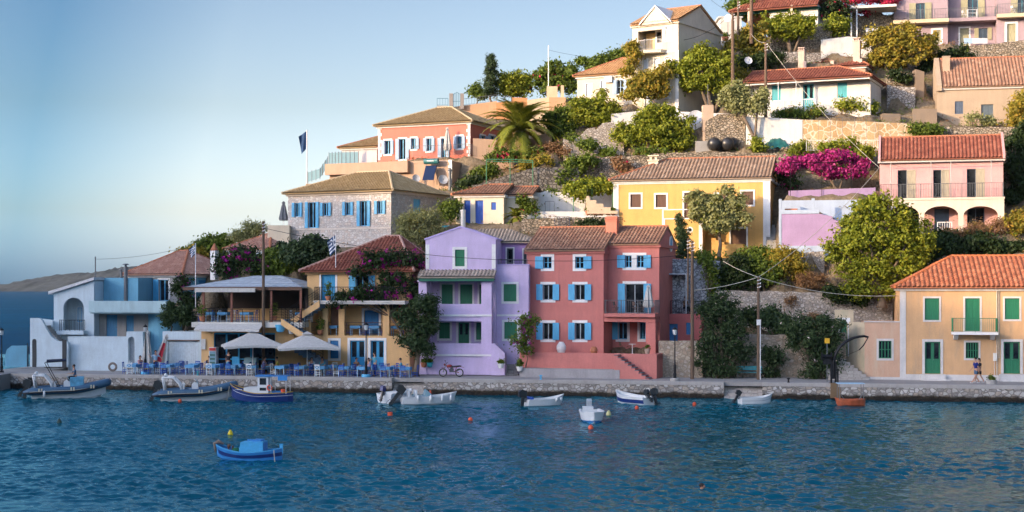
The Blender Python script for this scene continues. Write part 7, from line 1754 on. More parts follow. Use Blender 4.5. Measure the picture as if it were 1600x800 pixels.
wire('black wire climbing to the top edge from the upper poles',tD,W(1085,-30,150),.5,.015)
wire('thin wire across the dark bank below the arcade',W(1290,312,121),W(1602,320,120),.2,.01)
wire('thin wire across the skyline toward the mast',W(857,78,153),W(985,92,152),.3,.012)
t=tag(MB().tube([(0,0,-1),(0,0,3.6)],.05,6).build('mast',GREYI,None,W(149,470,120)),'thin grey mast rising from the blue terrace wall','mast')
t=tag(MB().tube([(0,0,-1),(0,0,4.9)],.05,6).build('mast',WHITEM,None,W(857,145,152.5)),'thin white mast on the skyline beside the gateposts','mast')
p=qp(1170,4.9);t=thing('bench','teal painted slatted bench against the tan stone wall','bench',p,R(-11))
for i in range(3):pass
m=MB()
for i in range(3):m.box(-.95,.95,-.22+i*.15,-.1+i*.15,.42,.45)
m.build('seat',TEAL,t);m=MB()
for i in range(2):m.box(-.95,.95,.24,.27,.58+i*.16,.70+i*.16)
m.build('backrest',TEAL,t)
for x in(-.8,.8):m=MB();m.box(x-.04,x+.04,-.2,.2,0,.419);m.box(x-.04,x+.04,.272,.31,0,.86);m.build('leg',CONC,t)
p=qp(705,2.2);t=thing('motorbike','black and red trail motorbike parked in front of the lavender house','motorbike',p,R(-8));BLK=plain('black rubber',(.015,.015,.015),.8)
for x in(-.62,.62):
	w_=MB().torus((0,0,0),.27,.045,20,6).build('wheel',BLK,t,(x,0,.32));m=MB();m.torus((0,0,0),.22,.012,20,4)
	for k in range(8):a=k*math.pi/4;m.tube([(0,0,0),(.22*math.cos(a),0,.22*math.sin(a))],.006,3)
	m.lathe([(.05,-.06),(.05,.06)],0,0,0,8,'y');m.build('rim',WHITEM,w_)
m=MB();m.tube([(-.62,.06,.32),(-.50,.06,.62),(-.38,.05,.98)],.025,6);m.tube([(-.62,-.06,.32),(-.50,-.06,.62),(-.38,-.05,.98)],.025,6);m.build('fork',GREYI,t)
m=MB();m.tube([(-.40,0,.88),(-.1,0,.45),(.15,0,.40),(.2,0,.68),(-.38,0,.82)],.022,6);m.tube([(.15,.08,.42),(.62,.08,.32)],.022,6);m.tube([(.15,-.08,.42),(.62,-.08,.32)],.022,6);m.tube([(.2,0,.68),(.75,0,.78)],.02,6);m.tube([(.3,0,.42),(.4,0,.72)],.03,6);m.build('frame',plain('dark red paint',(.22,.02,.02),.4),t)
m=MB();m.ball((-.13,0,.80),.24,.12,.12);m.build('fuel_tank',MATS['dark red paint'],t,smooth=True)
MB().prism([(.02,-.1,.80),(.62,-.1,.86),(.78,-.1,.82),(.70,-.1,.76),(.05,-.1,.72)],(0,.2,0)).build('saddle',BLK,t)
m=MB();m.box(-.12,.18,-.12,.12,.36,.60);m.ball((.02,0,.62),.11,.09,.12);m.tube([(.0,-.12,.42),(.3,-.15,.38),(.72,-.14,.58)],.035,6);m.build('engine',plain('engine metal',(.10,.10,.11),.4,.7),t)
m=MB();m.tube([(-.32,-.36,1.06),(-.38,-.1,1.0),(-.38,.1,1.0),(-.32,.36,1.06)],.016,5);m.tube([(-.36,-.2,1.02),(-.40,-.28,1.18)],.01,4);m.ball((-.40,-.3,1.2),.05,.03,.035,6,4);m.build('handlebar',IRON,t)
m=MB();m.ball((-.50,0,.90),.07,.09,.09);m.prism([(-.95,-.05,.60),(-.62,-.05,.72),(-.42,-.05,.66),(-.62,-.05,.69)],(0,.1,0));m.prism([(.5,-.06,.80),(.98,-.06,.72),(.98,-.06,.70),(.5,-.06,.77)],(0,.12,0));m.build('mudguard_and_headlight',MATS['dark red paint'],t)
p=qp(1304,.35);t=thing('davit_crane','black curved iron davit crane on the quay edge','crane',p)
MB().box(-.35,.35,-.42,.3,-1.0,.02).build('footing',plaster('rusty footing',(.20,.13,.07),.6),t)
m=MB();m.box(-.28,-.18,-.12,.12,.02,1.45);m.box(.02,.12,-.12,.12,.02,1.45);m.box(-.179,.019,-.1,.1,.3,.45);m.box(-.179,.019,-.1,.1,.85,.95);m.box(.18,.26,-.1,.1,.02,1.0);m.build('frame',IRON,t)
pts=[(-.08,0,.3)]+[(-.08+2.15*(1-math.cos(a)),0,1.3+1.95*math.sin(a))for a in[R(90)*i/9 for i in range(10)]]+[(2.35,0,3.18)]
MB().tube(pts,[.11]*6+[.10,.095,.09,.085,.08,.06],8).build('arm',IRON,t)
m=MB();m.lathe([(.28,-.35),(.28,-.30),(.14,-.29),(.14,.29),(.28,.30),(.28,.35)],-.55,0,2.05-.2,12,'x');m.build('winch_drum',IRON,t);MB().box(-.79,-.16,-.03,.03,1.3,1.7).build('bracket',IRON,t)
m=MB();m.tube([(2.3,0,3.12),(2.0,0,2.6),(1.7,.0,2.3)],.04,5);m.tube([(1.7,0,2.3),(-.5,0,1.35)],.012,4);m.build('chain',IRON,t)
sg=MB().box(-.03,.03,.002,.05,-2.7,.1).build('post',GREYI);sg.name='post';m=MB();m.box(-.17,.17,-.03,0,0,.36);sgn_=tag(m.build('warning_sign',plain('yellow sign paint',(.75,.42,.02),.5),None,p+Vector((-.45,.3,2.75-.0))),'small yellow square sign on a post behind the davit','sign');sg.parent=sgn_
p=gp(1296,601);m=MB();n=9
for i in range(n):m.box(-.1+.0*i,2.75-.21*i,.30*i,.30*(i+1)+(1.2 if i==n-1 else 0),0 if i==0 else-.2+.2*i,.2*(i+1))
tag(m.build('stone_steps',BLOCKS,None,W(1299,598,105.2)*Vector((1,1,0))if False else Vector((XD(1299,105.2),105.2,QZ+.003))),'pale block steps climbing to the arched green door','steps')
t=House('arched_doorway','arched doorway with tall green door at the top of the block steps','gateway',1310,1327,108.3,-11,557,.5,reg=False);w_=t.w;hz_=t.z(500);m=MB()
arch_wall(m,-.25,w_+.3,-1,hz_+.75,[(.1,w_-.1,hz_-.35,hz_)],0,.5);m.build('wall',MATS['mossy peach plaster'],t.root)
m=MB();arch_wall(m,-.06,w_+.06,0,hz_+.16,[(.1,w_-.1,hz_-.35,hz_+.001)],-.04,-.002);m.build('frame',TRIM,t.root);MB().box(.1,w_-.1,.2,.26,-.0,hz_).build('door',GREEN,t.root)
def pot(label,p,prof_,mat,name='pot',cat='pot',plant=None,seed=0,group=None):
	seed=int(seed);t=MB().lathe(prof_,n=16).build(name,mat,None,p,smooth=False);tag(t,label,cat,group)
	if plant:
		mt,r_,h=plant;P,N=clump_points([(0,0,prof_[-1][1]+h*.5,r_,r_,h*.6)],420,seed+50,.07,14);leaves_mesh('foliage',mt,P,N,.07,t,.5,seed)
	return t
PW_=[(.13,0),(.18,.05),(.24,.28),(.26,.34),(.24,.36)]
g_z=G.O.z
p=G.wp(G.loc(877,545,-1.3)[0],-1.3,-.02);pot('large white egg shaped jar on the red house terrace',p,[(.16,0),(.24,.08),(.36,.4),(.35,.62),(.22,.85),(.16,.9),(.17,.94)],TRIM,'jar','jar')
p=G.wp(G.loc(928,545,-1.3)[0],-1.3,-.02);pot('brown round clay jar on the red house terrace',p,[(.12,0),(.2,.08),(.29,.3),(.24,.5),(.15,.58),(.17,.62)],TERRA,'jar','jar')
p=G.wp(G.loc(1012,545,.2)[0],.2,-.02);pot('stone coloured pot at the right end of the red house terrace',p,[(.15,0),(.24,.3),(.24,.45)],plaster('stone pot',(.38,.30,.24)),'pot','pot',(L_MID,.15,.25),3)
for px,lab in((782.5,'white pot with small plant left of the lavender entrance steps'),(812,'white pot with pink flowers right of the lavender entrance steps')):
	p=W(px,577,109.0 if px<800 else 108.9);p.z=QZ+(.62 if px<800 else .42);pot(lab,p,PW_,TRIM,plant=(L_MID,.2,.25 if px<800 else .45),seed=int(px))
for px,lab,mt in((662,'small dark pot on the concrete plinth',TERRA),(671.5,'small teal pot on the concrete plinth',TEAL)):
	p=W(px,572,110.6);p.z=QZ+.623;pot(lab,p,PW_,mt,plant=(L_MID,.16,.2),seed=int(px))
for px,lab,py,D,mt in((316,'terracotta pot with tall plant at the left of the canopy terrace',502,113.2,TERRA),(438,'large turquoise glazed pot below the right end of the canopy terrace',519,112.3,BLUE),(428,'terracotta pot behind the canopy railing beside the tall pole',501,112.8,TERRA),(513,'terracotta pot with shrub on the apricot house balcony',470,112.4,TERRA),(500,'terracotta pot with tall plant under the apricot house stair',523,113.2,TERRA),(455,'small white pot on the landing above the umbrellas',522,112.6,TRIM)):
	k=1.6 if px==438 else 1;pot(lab,W(px,py,D),[(a*k,b*k)for a,b in PW_],mt,plant=None if px==438 else(L_MID,.28,.9 if px!=455 else .2),seed=px)
for i,px in enumerate((919,930,940,950,958)):pot(['first clay pot from the left on the white garden ledge','second clay pot from the left on the white garden ledge','third clay pot from the left on the white garden ledge','fourth clay pot from the left on the white garden ledge','clay pot nearest the yellow house on the white garden ledge'][i],W(px,336,124.3),PW_,TERRA,plant=(L_MID,.16,.2),seed=px,group='clay pots on the white garden ledge')
m=MB();a=W(912,337,124.1);m.box(0,3.0,0,.7,-1.2,0);tag(m.build('garden_ledge',WHITE,None,a),'white ledge carrying a row of clay pots beside the yellow house','ledge')
for i,(px,lab)in enumerate(((1131.5,'left orange pot on the sunny ledge of the outbuilding'),(1135,'middle orange pot on the sunny ledge of the outbuilding'),(1151,'right orange pot on the sunny ledge of the outbuilding'))):pot(lab,W(px,63.5,147.5),PW_,TERRA,plant=(L_MID,.15,.3),seed=px)
tag(MB().box(0,2.8,0,.6,-1.4,0).build('ledge',plaster('stone ledge',(.5,.45,.38)),None,W(1127,64,147.2)),'stone ledge with orange pots below the outbuilding','ledge')
def bistro(label,p,rz,mat,name='garden_chair'):
	t=thing(name,label,'chair',p,rz);MB().box(-.2,.2,-.2,.2,.43,.46).build('seat',mat,t)
	for s_ in(-.19,.19):MB().tube([(s_,-.25,0),(s_,.22,.9)],.016,5).build('leg',mat,t);MB().tube([(s_*.9,.25,0),(s_*.9,-.18,.44)],.016,5).build('leg',mat,t)
	MB().box(-.2,.2,.14,.17,.6,.88).build('backrest',mat,t)
def rtable(label,p,mat,r_=.32,h=.72):
	t=thing('round_table',label,'table',p);MB().lathe([(r_,h),(r_,h+.03)],n=16).build('tabletop',mat,t);MB().lathe([(.2,0),(.03,.04),(.025,h-.002)],n=8).build('pedestal',mat,t)
for px,v,z,lab in((962,.55,GZB,'brown folding chair at the left end of the red house balcony'),(993,.5,GZB,'brown folding chair left of the balcony table on the red house'),(1003,.8,GZB,'brown folding chair right of the balcony table on the red house'),(972,1.2,-.02,'brown chair in the ground floor porch of the red house'),):
	bistro(lab,G.wp(G.loc(px,480,v)[0],v,z+.003),R(rnd.uniform(60,120)),BROWN)
rtable('small round table on the red house balcony',G.wp(G.loc(998,480,.6)[0],.3,GZB+.003),GREYI);rtable('small white round table in the red house porch',G.wp(G.loc(988,545,1.0)[0],1.0,-.017),WHITEM,.28)
for px,lab in((1506,'white folding chair on the wide mauve balcony, left of the white rack'),(1583,'white folding chair on the far right mauve balcony')):
	v=.8 if px<1550 else-.5;bistro(lab,AP.wp(AP.loc(px,20,v)[0],v,(s2 if px<1550 else s2+.05)+.003),R(100),WHITEM)
t=thing('drying_rack','white drying rack on the wide mauve balcony','rack',AP.wp(AP.loc(1519,20,.5)[0],.5,s2+.003));m=MB()
for z in(.15,.5,.85):m.box(-.5,.5,-.02,.02,z,z+.05)
for x in(-.5,.46):m.box(x,x+.04,-.2,.2,0,.9)
m.build('rack_frame',WHITEM,t)
for i,(px,c,lab)in enumerate(((1513,'pale blue','pale blue towel hung below the wide mauve balcony'),(1527,'white','white sheet hung below the wide mauve balcony'),(1536,'patterned','patterned white towel nearest the right of the laundry'))):
	tag(MB().box(-.45,.45,0,.04,0,.55).build('towel',plain(c+' towel',{'pale blue':(.35,.5,.7),'white':(.75,.75,.75),'patterned':(.6,.62,.66)}[c],.9,0,.3 if i==2 else .1,12),None,AP.wp(AP.loc(px,66,.3)[0],.3,AP.loc(px,68,.3)[1])),lab,'towel','laundry below the mauve balcony')
def dish(label,px,py,D,r_,az=-20,mat=WHITEM):
	t=thing('satellite_dish',label,'satellite dish',W(px,py,D));prof_=[(r_*k/6,.28*r_*(k/6)**2)for k in range(7)]
	m=MB();m.lathe([(max(a,.01),b)for a,b in prof_]+[(r_*1.01,.28*r_-.02),(.01,-.03)],0,0,0,20);d=m.build('dish',mat,t,smooth=False);d.rotation_euler=(R(72),0,R(az))
	m=MB();m.tube([(0,.1,0),(0,.25,-.1),(0,.25,-r_-1.2)],.03,6);m.build('bracket',GREYI,t);m=MB();m.tube([(0,0,-r_*.7),(.05,-r_*.9,.05)],.015,4);m.ball((.05,-r_*.9,.05),.05,n=6,m=4);m.build('receiver',GREYI,t);return t
GD=plain('grey dish',(.42,.44,.47),.5)
d1_=dish('small round dish left of the solar heater',650,281,138.9,.38,20,GD);d2_=dish('small round dish right of the solar heater',692,283,138.5,.45,20,GD)
for o_,px_,py_ in((d1_,650,279),(d2_,692,281)):a_=T1.loc(px_,py_,-.7);o_.location=T1.wp(a_[0],-.7,a_[1])
dish('big grey satellite dish against the white garden wall',1087,184,135.2,.68,-10,GD);dish('mesh satellite dish on a mast beside the white outbuilding',1138,29,146,.42,-30);dish('white satellite dish left of the thin pole above the villa',1169,95,140,.38,10);dish('small dish low on the slope near the summit trees',1120,42,146,.01)if False else None
a_=T1.loc(672,288,-1.0);p=T1.wp(a_[0],-1.0,a_[1]);t=thing('solar_water_heater','solar water heater with teal tank on the villa base','solar heater',p,R(-20))
m=MB();m.lathe([(.05,-.75),(.26,-.70),(.27,.70),(.05,.75)],0,.3,2.15,14,'x');tk=m.build('tank',plain('dark teal tank',(.03,.16,.17),.4),t)
m=MB()
for i in range(7):m.box(-.32+i*.1,-.26+i*.1,.018,.024,2.12,2.12+(.12 if i in(0,3,5)else .08))
m.build('lettering',WHITEM,tk)
MB().prism([(-.55,-.55,.35),(.55,-.55,.35),(.55,.25,1.75),(-.55,.25,1.75)],(0,.08,.0)).build('panel',plain('dark solar glass',(.01,.02,.06),.12,0,.05,2,0),t)
m=MB();[m.tube([(x,.35,0),(x,.35,2.0)],.03,4)or m.tube([(x,-.55,0),(x,-.55,.4)],.03,4)for x in(-.55,.55)];m.build('stand',GREYI,t)
a_=T1.loc(703,284,-.4);p=T1.wp(a_[0],-.4,a_[1]);tag(MB().lathe([(.14,-1),(.14,1.0),(.24,1.0),(.1,1.25)],n=10).build('flue',GREYI,None,p),'grey metal flue on the villa base right of the dish','chimney')
p=W(724,352,118);tag(MB().lathe([(.2,-.5),(.2,1.2),(.22,1.2),(.22,1.35)],n=12).build('flue',plain('bright flue metal',(.55,.56,.55),.3,.6),None,W(723.5,354,118)),'shiny metal flue rising behind the lavender gable','chimney')
def flag(label,px,D,pyf,pyt,kind,fw,fh,pr=.035):
	p=W(px,pyf,D);h=ZD(pyt,D)-p.z;t=thing('flagpole',label,'flag',p);MB().tube([(0,0,0),(0,0,h)],pr,6).build('pole',WHITEM,t)
	m=MB();nx,nz=7,9;b=len(m.v)
	for j in range(nz+1):
		for i in range(nx+1):f=i/nx;m.v.append((-.03-f*fw*(.45+.25*j/nz),.12*math.sin(f*7+j*.4)*f,h-.1-fh*(1-j/nz)-f*fw*.5))
	for j in range(nz):
		for i in range(nx):m.f.append((b+j*(nx+1)+i,b+j*(nx+1)+i+1,b+(j+1)*(nx+1)+i+1,b+(j+1)*(nx+1)+i));m.m.append((0 if(j%2==0)else 1)if kind=='greek' else 0)
	if kind=='greek':
		for j in range(nz):
			for i in range(nx):
				if j>=4 and i<3:m.m[j*nx+i]=1 if(j==6 or i==1)else 0
	m.build('flag_cloth',[plain('flag blue',(.01,.06,.32)if kind=='greek' else(.01,.05,.14),.8),plain('flag white',(.75,.75,.78),.8)],t);return t
flag('dark blue flag hanging limp on the tall pole on the terrace corner',479.6,142.6,287,203,'dark',1.1,1.7,.05)
flag('blue and white striped flag on the apricot house roof edge',524.5,112.5,418,365,'greek',.9,1.2);flag('blue and white striped flag in front of the clay roofed grey house',305.5,116,480,380,'greek',.7,.75)
for px,lab,D in((1117.5,'left black water tank of the pair on the terrace',130.6),(1138,'front black water tank of the pair on the terrace',130.6),(1146,'black water tank partly hidden at the right',131.3)):
	p=W(px,234,D);t=MB().lathe([(.05,-.75),(.4,-.68),(.58,-.4),(.60,0),(.58,.4),(.4,.68),(.05,.75)],0,.75,.58,18,'y').build('water_tank',plain('black plastic tank',(.03,.03,.032),.35),None,p,smooth=True);tag(t,lab,'water tank','black water tanks')
m=MB();m.box(0,.95,0,.95,-1.5,4.1);p=W(1098.5,235,132.6);tag(m.build('concrete_pillar',plaster('tan concrete',(.52,.40,.30),.3),None,p),'tall square concrete pillar with rod beside the big dish','pillar');MB().tube([(.5,.5,4.1),(.5,.5,6.0)],.03,5).build('rod',GREYI,bpy.data.objects['concrete_pillar.001']if 'concrete_pillar.001' in bpy.data.objects else None)
tag(MB().box(0,1.6,0,1.2,-1,.9).build('cistern',CONC,None,W(1087,236,132)),'dark concrete cistern left of the water tanks','cistern')
rg=np.random.default_rng(5);m=MB();nx,ny=20,10;c=W(1217,236,130.4)
for j in range(ny+1):
	for i in range(nx+1):
		u,v=i/nx,j/ny;m.v.append((c.x+(u-.5)*2.9,c.y+v*1.8,c.z-.3+1.55*math.sin(math.pi*min(1,u*1.02))**.6*math.sin(math.pi*(.12+v*.76))+rg.normal()*.07))
m.f=[(j*(nx+1)+i,j*(nx+1)+i+1,(j+1)*(nx+1)+i+1,(j+1)*(nx+1)+i)for j in range(ny)for i in range(nx)];m.m=[0]*len(m.f)
hp=m.build('tarpaulin_heap',plain('dark green tarpaulin',(.015,.12,.11),.6,0,.5,1.5,.5),None,smooth=True);tag(hp,'heap covered by a dark green tarpaulin below the white wall','tarpaulin')
m=MB()
for i in range(26):m.ball((c.x+rg.uniform(-1.5,1.5),c.y-.2+rg.uniform(-.3,.2),c.z-.2+rg.uniform(0,.5)),rg.uniform(.08,.2),rg.uniform(.08,.2),rg.uniform(.06,.14),6,4)
tag(m.build('rubble_stones',RUB),'loose stones lying on the tarpaulin edge','stones',kind='stuff')
GRM=plain('green pergola paint',(.06,.20,.10),.5)
def pergola(label,pts,h,mat,r_=.04,name='pergola'):
	o=Vector(pts[0]);m=MB();P=[Vector(q)-o for q in pts]
	for q in P:m.tube([q,q+Vector((0,0,h))],r_,5)
	m.tube([q+Vector((0,0,h))for q in P],r_,5);m.tube([P[0]+Vector((0,0,h)),P[0]+Vector((0,1.8,h)),P[-1]+Vector((0,1.8,h)),P[-1]+Vector((0,0,h))],r_,5)
	return tag(m.build(name,mat,None,o),label,'pergola')
pergola('tall green metal pergola in front of the dark rubble wall',[W(760,288,127),W(797,288,127),W(832.5,290,127)],2.15,GRM);pergola('green metal pergola frame carrying the grape vine',[W(896,338,125),W(925,338,125),W(957,338,125)],2.85,GRM)
pergola('thin black iron pergola under the magenta bougainvillea',[W(1235,309,121),W(1284,309,121),W(1330,308,121)],2.9,IRON,.025)
fence_thing('garden_gate','dark blue iron gate in the low stone wall',[W(867,357,120.3),W(890,357,120.3)],.95,wood('night blue paint',(.015,.04,.12)),.12,cat='gate')
fence_thing('railing','white railing in front of the golden paved wall',[W(1260,236,128.2),W(1380,236,127.6)],.95,WHITEM,.16)
fence_thing('wire_fence','tall thin wire fence posts along the golden wall',[W(1279,236,129.6),W(1430,232,128.3)],2.9,GREYI,bars='h',nh=3,posts=1.1,r=.006,top=.015)
fence_thing('railing','black iron railing below the round orange tree',[W(1250,82,143.2),W(1282,82,143.2)],1.1,IRON,.15)
fence_thing('pool_ladder','dark curved handrail on the white bank',[W(852,333,125.5),W(866,333,125.5)],1.0,GREYI,.6,cat='handrail')
tag(MB().box(0,1.7,0,.08,0,.75).build('white_bench',WHITEM,None,W(1353,56,148.5)),'white slatted bench under the white pergola','bench')
for px,lab in((845,'small blue mooring bollard in front of the red house'),(309,'small teal mooring bollard in front of the garage tables'),(1232,'black mooring bollard right of the second quay steps')):
	tag(MB().lathe([(.1,0),(.07,.05),(.06,.22),(.12,.26),(.12,.32),(.03,.34)],n=10).build('mooring_bollard',BLUE if px==845 else(TEAL if px==309 else IRON),None,qp(px,.3)),lab,'bollard','mooring bollards')
tag(MB().torus((0,0,.38),.28,.09,18,8,'y').build('leaning_tyre',plain('faded tyre',(.20,.17,.15),.9),None,qp(176,3.6)),'worn tyre leaning on the low courtyard wall','tyre')
pot('low stone planter on the quay near the walking couple',qp(1549,1.2),[(.36,0),(.36,.28),(.32,.3)],CONC,'planter','planter',(L_MID,.2,.25),9)
C1=cloth('navy',(.01,.02,.16));C2=cloth('denim',(.06,.12,.2));C3=cloth('light blue',(.3,.45,.6));C4=cloth('black',(.015,.015,.02));C5=cloth('yellow',(.5,.42,.08));C6=cloth('teal',(.08,.32,.42));C7=cloth('lilac',(.35,.32,.5));C8=cloth('brown',(.2,.12,.07));C9=cloth('pink',(.5,.28,.3))
person('walking man in navy polo shirt and blue shorts in front of the peach house',qp(1525,2.3),-78,'walk',C1,C2,shorts=True)
person('second walker in dark top partly hidden beside the man in navy',qp(1530.5,3.0),-78,'walk2',C4,C4,shorts=True,sc_=.95,longhair=True)
person('standing waiter in light blue shirt among the tables by the garage',qp(243,2.3),20,'stand',C3,C4,arms='wide')
person('seated woman in pink top left of the waiter by the lamp post',qp(218,2.4),60,'sit',C9,C2,longhair=True)
person('seated man in dark shirt at the taverna shopfront',qp(327,3.2),10,'sit',C4,C2)
person('standing person in black shirt in front of the taverna shopfront',qp(357,3.3),160,'stand',C4,C6,arms='reach')
person('seated man in lilac shirt right of the left parasol pole',qp(412,2.2),80,'sit',C7,C2)
person('seated person in yellow top between the two parasols',qp(434,2.5),-70,'sit',C5,C4)
person('seated man in light blue shirt left of the pair at the stair',qp(487,2.5),10,'sit',C3,C2);person('seated woman in teal top right of the pair at the stair',qp(504,2.5),-10,'sit',C6,C2,longhair=True)
person('seated man in brown shirt in front of the left blue door',qp(556,2.6),40,'sit',C8,C2)
person('seated woman in lilac dress next to the standing man in teal',qp(577,2.2),-40,'sit',C7,C7,longhair=True)
person('standing man in teal shirt bending over the table by the lamp',qp(586,1.9),-60,'stand',C6,C1,arms='reach')
person('seated person in teal cap shirt at the rightmost front table',qp(627,2.3),-70,'sit',C6,C8)
person('seated person on the side balcony of the red house',G.wp(G.loc(1070,480,v2+.8)[0],v2+.8,zbw-.02),30,'sit',C8,C4)
sp=gp(1096,764.5,0);sp.z=-.05
person('swimmer with only the head above the water in the foreground',sp+Vector((0,0,-.02)),60,'swim',C4,C4)
#  boats and buoys
BW=plain('white gelcoat',(.70,.73,.74),.35,0,.06,2,.02);BGR=plain('grey boat deck',(.40,.44,.47),.6);OBK=plain('black outboard cowl',(.02,.022,.026),.3);BBL=plain('boat blue',(.03,.22,.55),.45,0,.1,3);BNV=plain('boat navy',(.008,.03,.16),.4);BOR=plain('faded orange boat paint',(.42,.10,.04),.6,0,.3,3);RIBG=plain('grey blue tube fabric',(.05,.12,.20),.55,0,.06,2,.02);RIBD=plain('black rubber strake',(.02,.02,.025),.6);ANTI=plain('red antifouling',(.10,.02,.02),.7)
def wl(px,py):return W(px,py,CH*F/(py-HYP))
def hull_pts(L,B,zs0,zsm,zs1,dr,double,tw=.8,fl=.75,n=16):
	"""stations from stern (x=0) to bow (x=L): half beam at sheer, chine, sheer height, keel height"""
	S=[]
	for i in range(n+1):
		u=i/n
		if double:b=B/2*max(0.0,math.sin(math.pi*(u*.94+.03)))**.6 if 0<i<n else .02
		else:b=B/2*(tw+(1-tw)*math.sin(min(1,u/.45)*math.pi/2))if u<.45 else B/2*max(.015,(1-((u-.45)/.55)**2.4))
		zs=zs0+(zsm-zs0)*math.sin(min(1,u/.5)*math.pi/2)if u<.5 else zsm+(zs1-zsm)*((u-.5)/.5)**1.8
		if double and u<.5:zs=zsm+(zs0-zsm)*((.5-u)/.5)**1.8
		xk=0 if not double else(.16*L*(1-min(1,u/.25))**2*.4)
		rk=.10*L*max(0,(u-.75)/.25)**2
		S.append((u*L,b,b*fl*(1-.5*max(0,(u-.6)/.4)),zs,-dr*(1-max(0,(u-.8)/.2)**2*.7),rk))
	return S
def hull(S,name,mat,parent,th=.05,z0=0,z1=1,inner=True,prof=((0,0),(.55,.12),(.85,.42),(1,1)),open_=True):
	"""shell swept through the stations. prof: (beam fraction, height fraction)"""
	m=MB();nP=len(prof)*2-1;rings=[]
	for(x,b,c,zs,zk,rk)in S:
		r_=[]
		P=list(prof)[::-1]+list(prof)[1:]
		for k,(bf,hf)in enumerate(P):
			s_=-1 if k<len(prof)-1 else 1
			z=zk+(zs-zk)*hf;r_.append((x-rk*(1-hf),s_*b*bf,z))
		rings.append(r_)
	b0=len(m.v);[m.v.extend(r_)for r_ in rings]
	for i in range(len(S)-1):
		for k in range(nP-1):m.f.append((b0+i*nP+k,b0+(i+1)*nP+k,b0+(i+1)*nP+k+1,b0+i*nP+k+1));m.m.append(0)
	m.f.append(tuple(b0+k for k in range(nP)));m.m.append(0)
	if inner:
		b1=len(m.v)
		for(x,b,c,zs,zk,rk)in S:
			P=list(prof)[::-1]+list(prof)[1:];fl=zk+(zs-zk)*.38
			for k,(bf,hf)in enumerate(P):
				s_=-1 if k<len(prof)-1 else 1;bb=max(.005,b-th)*(bf**.5 if bf>0 else 0);z=max(fl,zk+(zs-zk)*hf);m.v.append((min(max(x,th),S[-1][0]-th*2),s_*bb,z-.0))
		for i in range(len(S)-1):
			for k in range(nP-1):m.f.append((b1+i*nP+k+1,b1+(i+1)*nP+k+1,b1+(i+1)*nP+k,b1+i*nP+k));m.m.append(0)
		m.f.append(tuple(b1+k for k in range(nP))[::-1]);m.m.append(0)
		for i in range(len(S)-1):
			for k in(0,nP-1):m.f.append((b0+i*nP+k,b0+(i+1)*nP+k,b1+(i+1)*nP+k,b1+i*nP+k));m.m.append(0)
	return m.build(name,mat,parent,smooth=False)
def gunwale(S,name,mat,parent,w_=.05,h=.05,dz=0,off=0):
	m=MB()
	for s_ in(-1,1):
		for(x0,b0,_,z0,_,_),(x1,b1,_,z1,_,_)in zip(S[:-1],S[1:]):
			P=[(x0,s_*(b0+off),z0+dz),(x1,s_*(b1+off),z1+dz),(x1,s_*max(0,b1+off-w_),z1+dz),(x0,s_*max(0,b0+off-w_),z0+dz)];m.prism(P,(0,0,h))
	return m.build(name,mat,parent)
def stripe(S,name,mat,parent,f0,f1,prof=((0,0),(.55,.12),(.85,.42),(1,1))):
	m=MB();bf=[p[0]for p in prof];hf=[p[1]for p in prof]
	for s_ in(-1,1):
		for A_,B_ in zip(S[:-1],S[1:]):
			q=[]
			for(x,b,c,zs,zk,rk),f in((A_,f0),(B_,f0),(B_,f1),(A_,f1)):q.append((x-rk*(1-f),s_*(b*float(np.interp(f,hf,bf))+.012),zk+(zs-zk)*f))
			m.add(q,[(0,1,2,3)])
	return m.build(name,mat,parent)
def outboard(parent,x,y,z,k=1.0,tilt=20,mat=OBK,leg=OBK):
	m=MB();m.prism([(0,-.14*k,0),(-.42*k,-.14*k,.02),(-.46*k,-.14*k,.34*k),(-.30*k,-.14*k,.46*k),(0,-.14*k,.40*k)],(0,.28*k,0));o=m.build('outboard_motor',mat,parent);o.location=(x,y,z);o.rotation_euler=(0,R(tilt),0)
	m=MB();m.box(-.28*k,-.10*k,-.06*k,.06*k,-.75*k,-.002);m.box(-.38*k,-.05*k,-.10*k,.10*k,-.58*k,-.55*k);m.tube([(-.30*k,0,-.72*k),(-.05*k,0,-.72*k)],.05*k,8);m.prism([(-.28*k,-.01,-.75*k),(-.12*k,-.01,-.75*k),(-.2*k,-.01,-.92*k)],(0,.02,0));m.build('drive_leg',leg,o)
	m=MB();m.box(-.10*k,.04*k,-.1*k,.1*k,-.25*k,.05*k);m.build('bracket',GREYI,o)
	m=MB();[m.prism([(-.42*k,0,-.72*k),(-.40*k,.13*k*math.cos(a),-.72*k+.13*k*math.sin(a)),(-.40*k,.13*k*math.cos(a+.6),-.72*k+.13*k*math.sin(a+.6))],(.02,0,0))for a in(0,2.1,4.2)];m.build('propeller',leg,o);return o
def boatroot(label,px,py,rz,name='boat',cat='boat'):return thing(name,label,cat,wl(px,py),R(rz))
def thwart(S,xs,mat,parent,f=.72):
	for x in xs:
		i=min(len(S)-1,int(x/S[-1][0]*(len(S)-1)));b=S[i][1]*.86;z=S[i][4]+(S[i][3]-S[i][4])*f;MB().box(x-.13,x+.13,-b,b,z,z+.035).build('thwart',mat,parent)
def fender(p,parent,mat=BW,r_=.09,h=.45):MB().lathe([(.02,h),(r_,h*.85),(r_,h*.15),(.02,0)],n=8).build('fender',mat,parent,p,smooth=True)
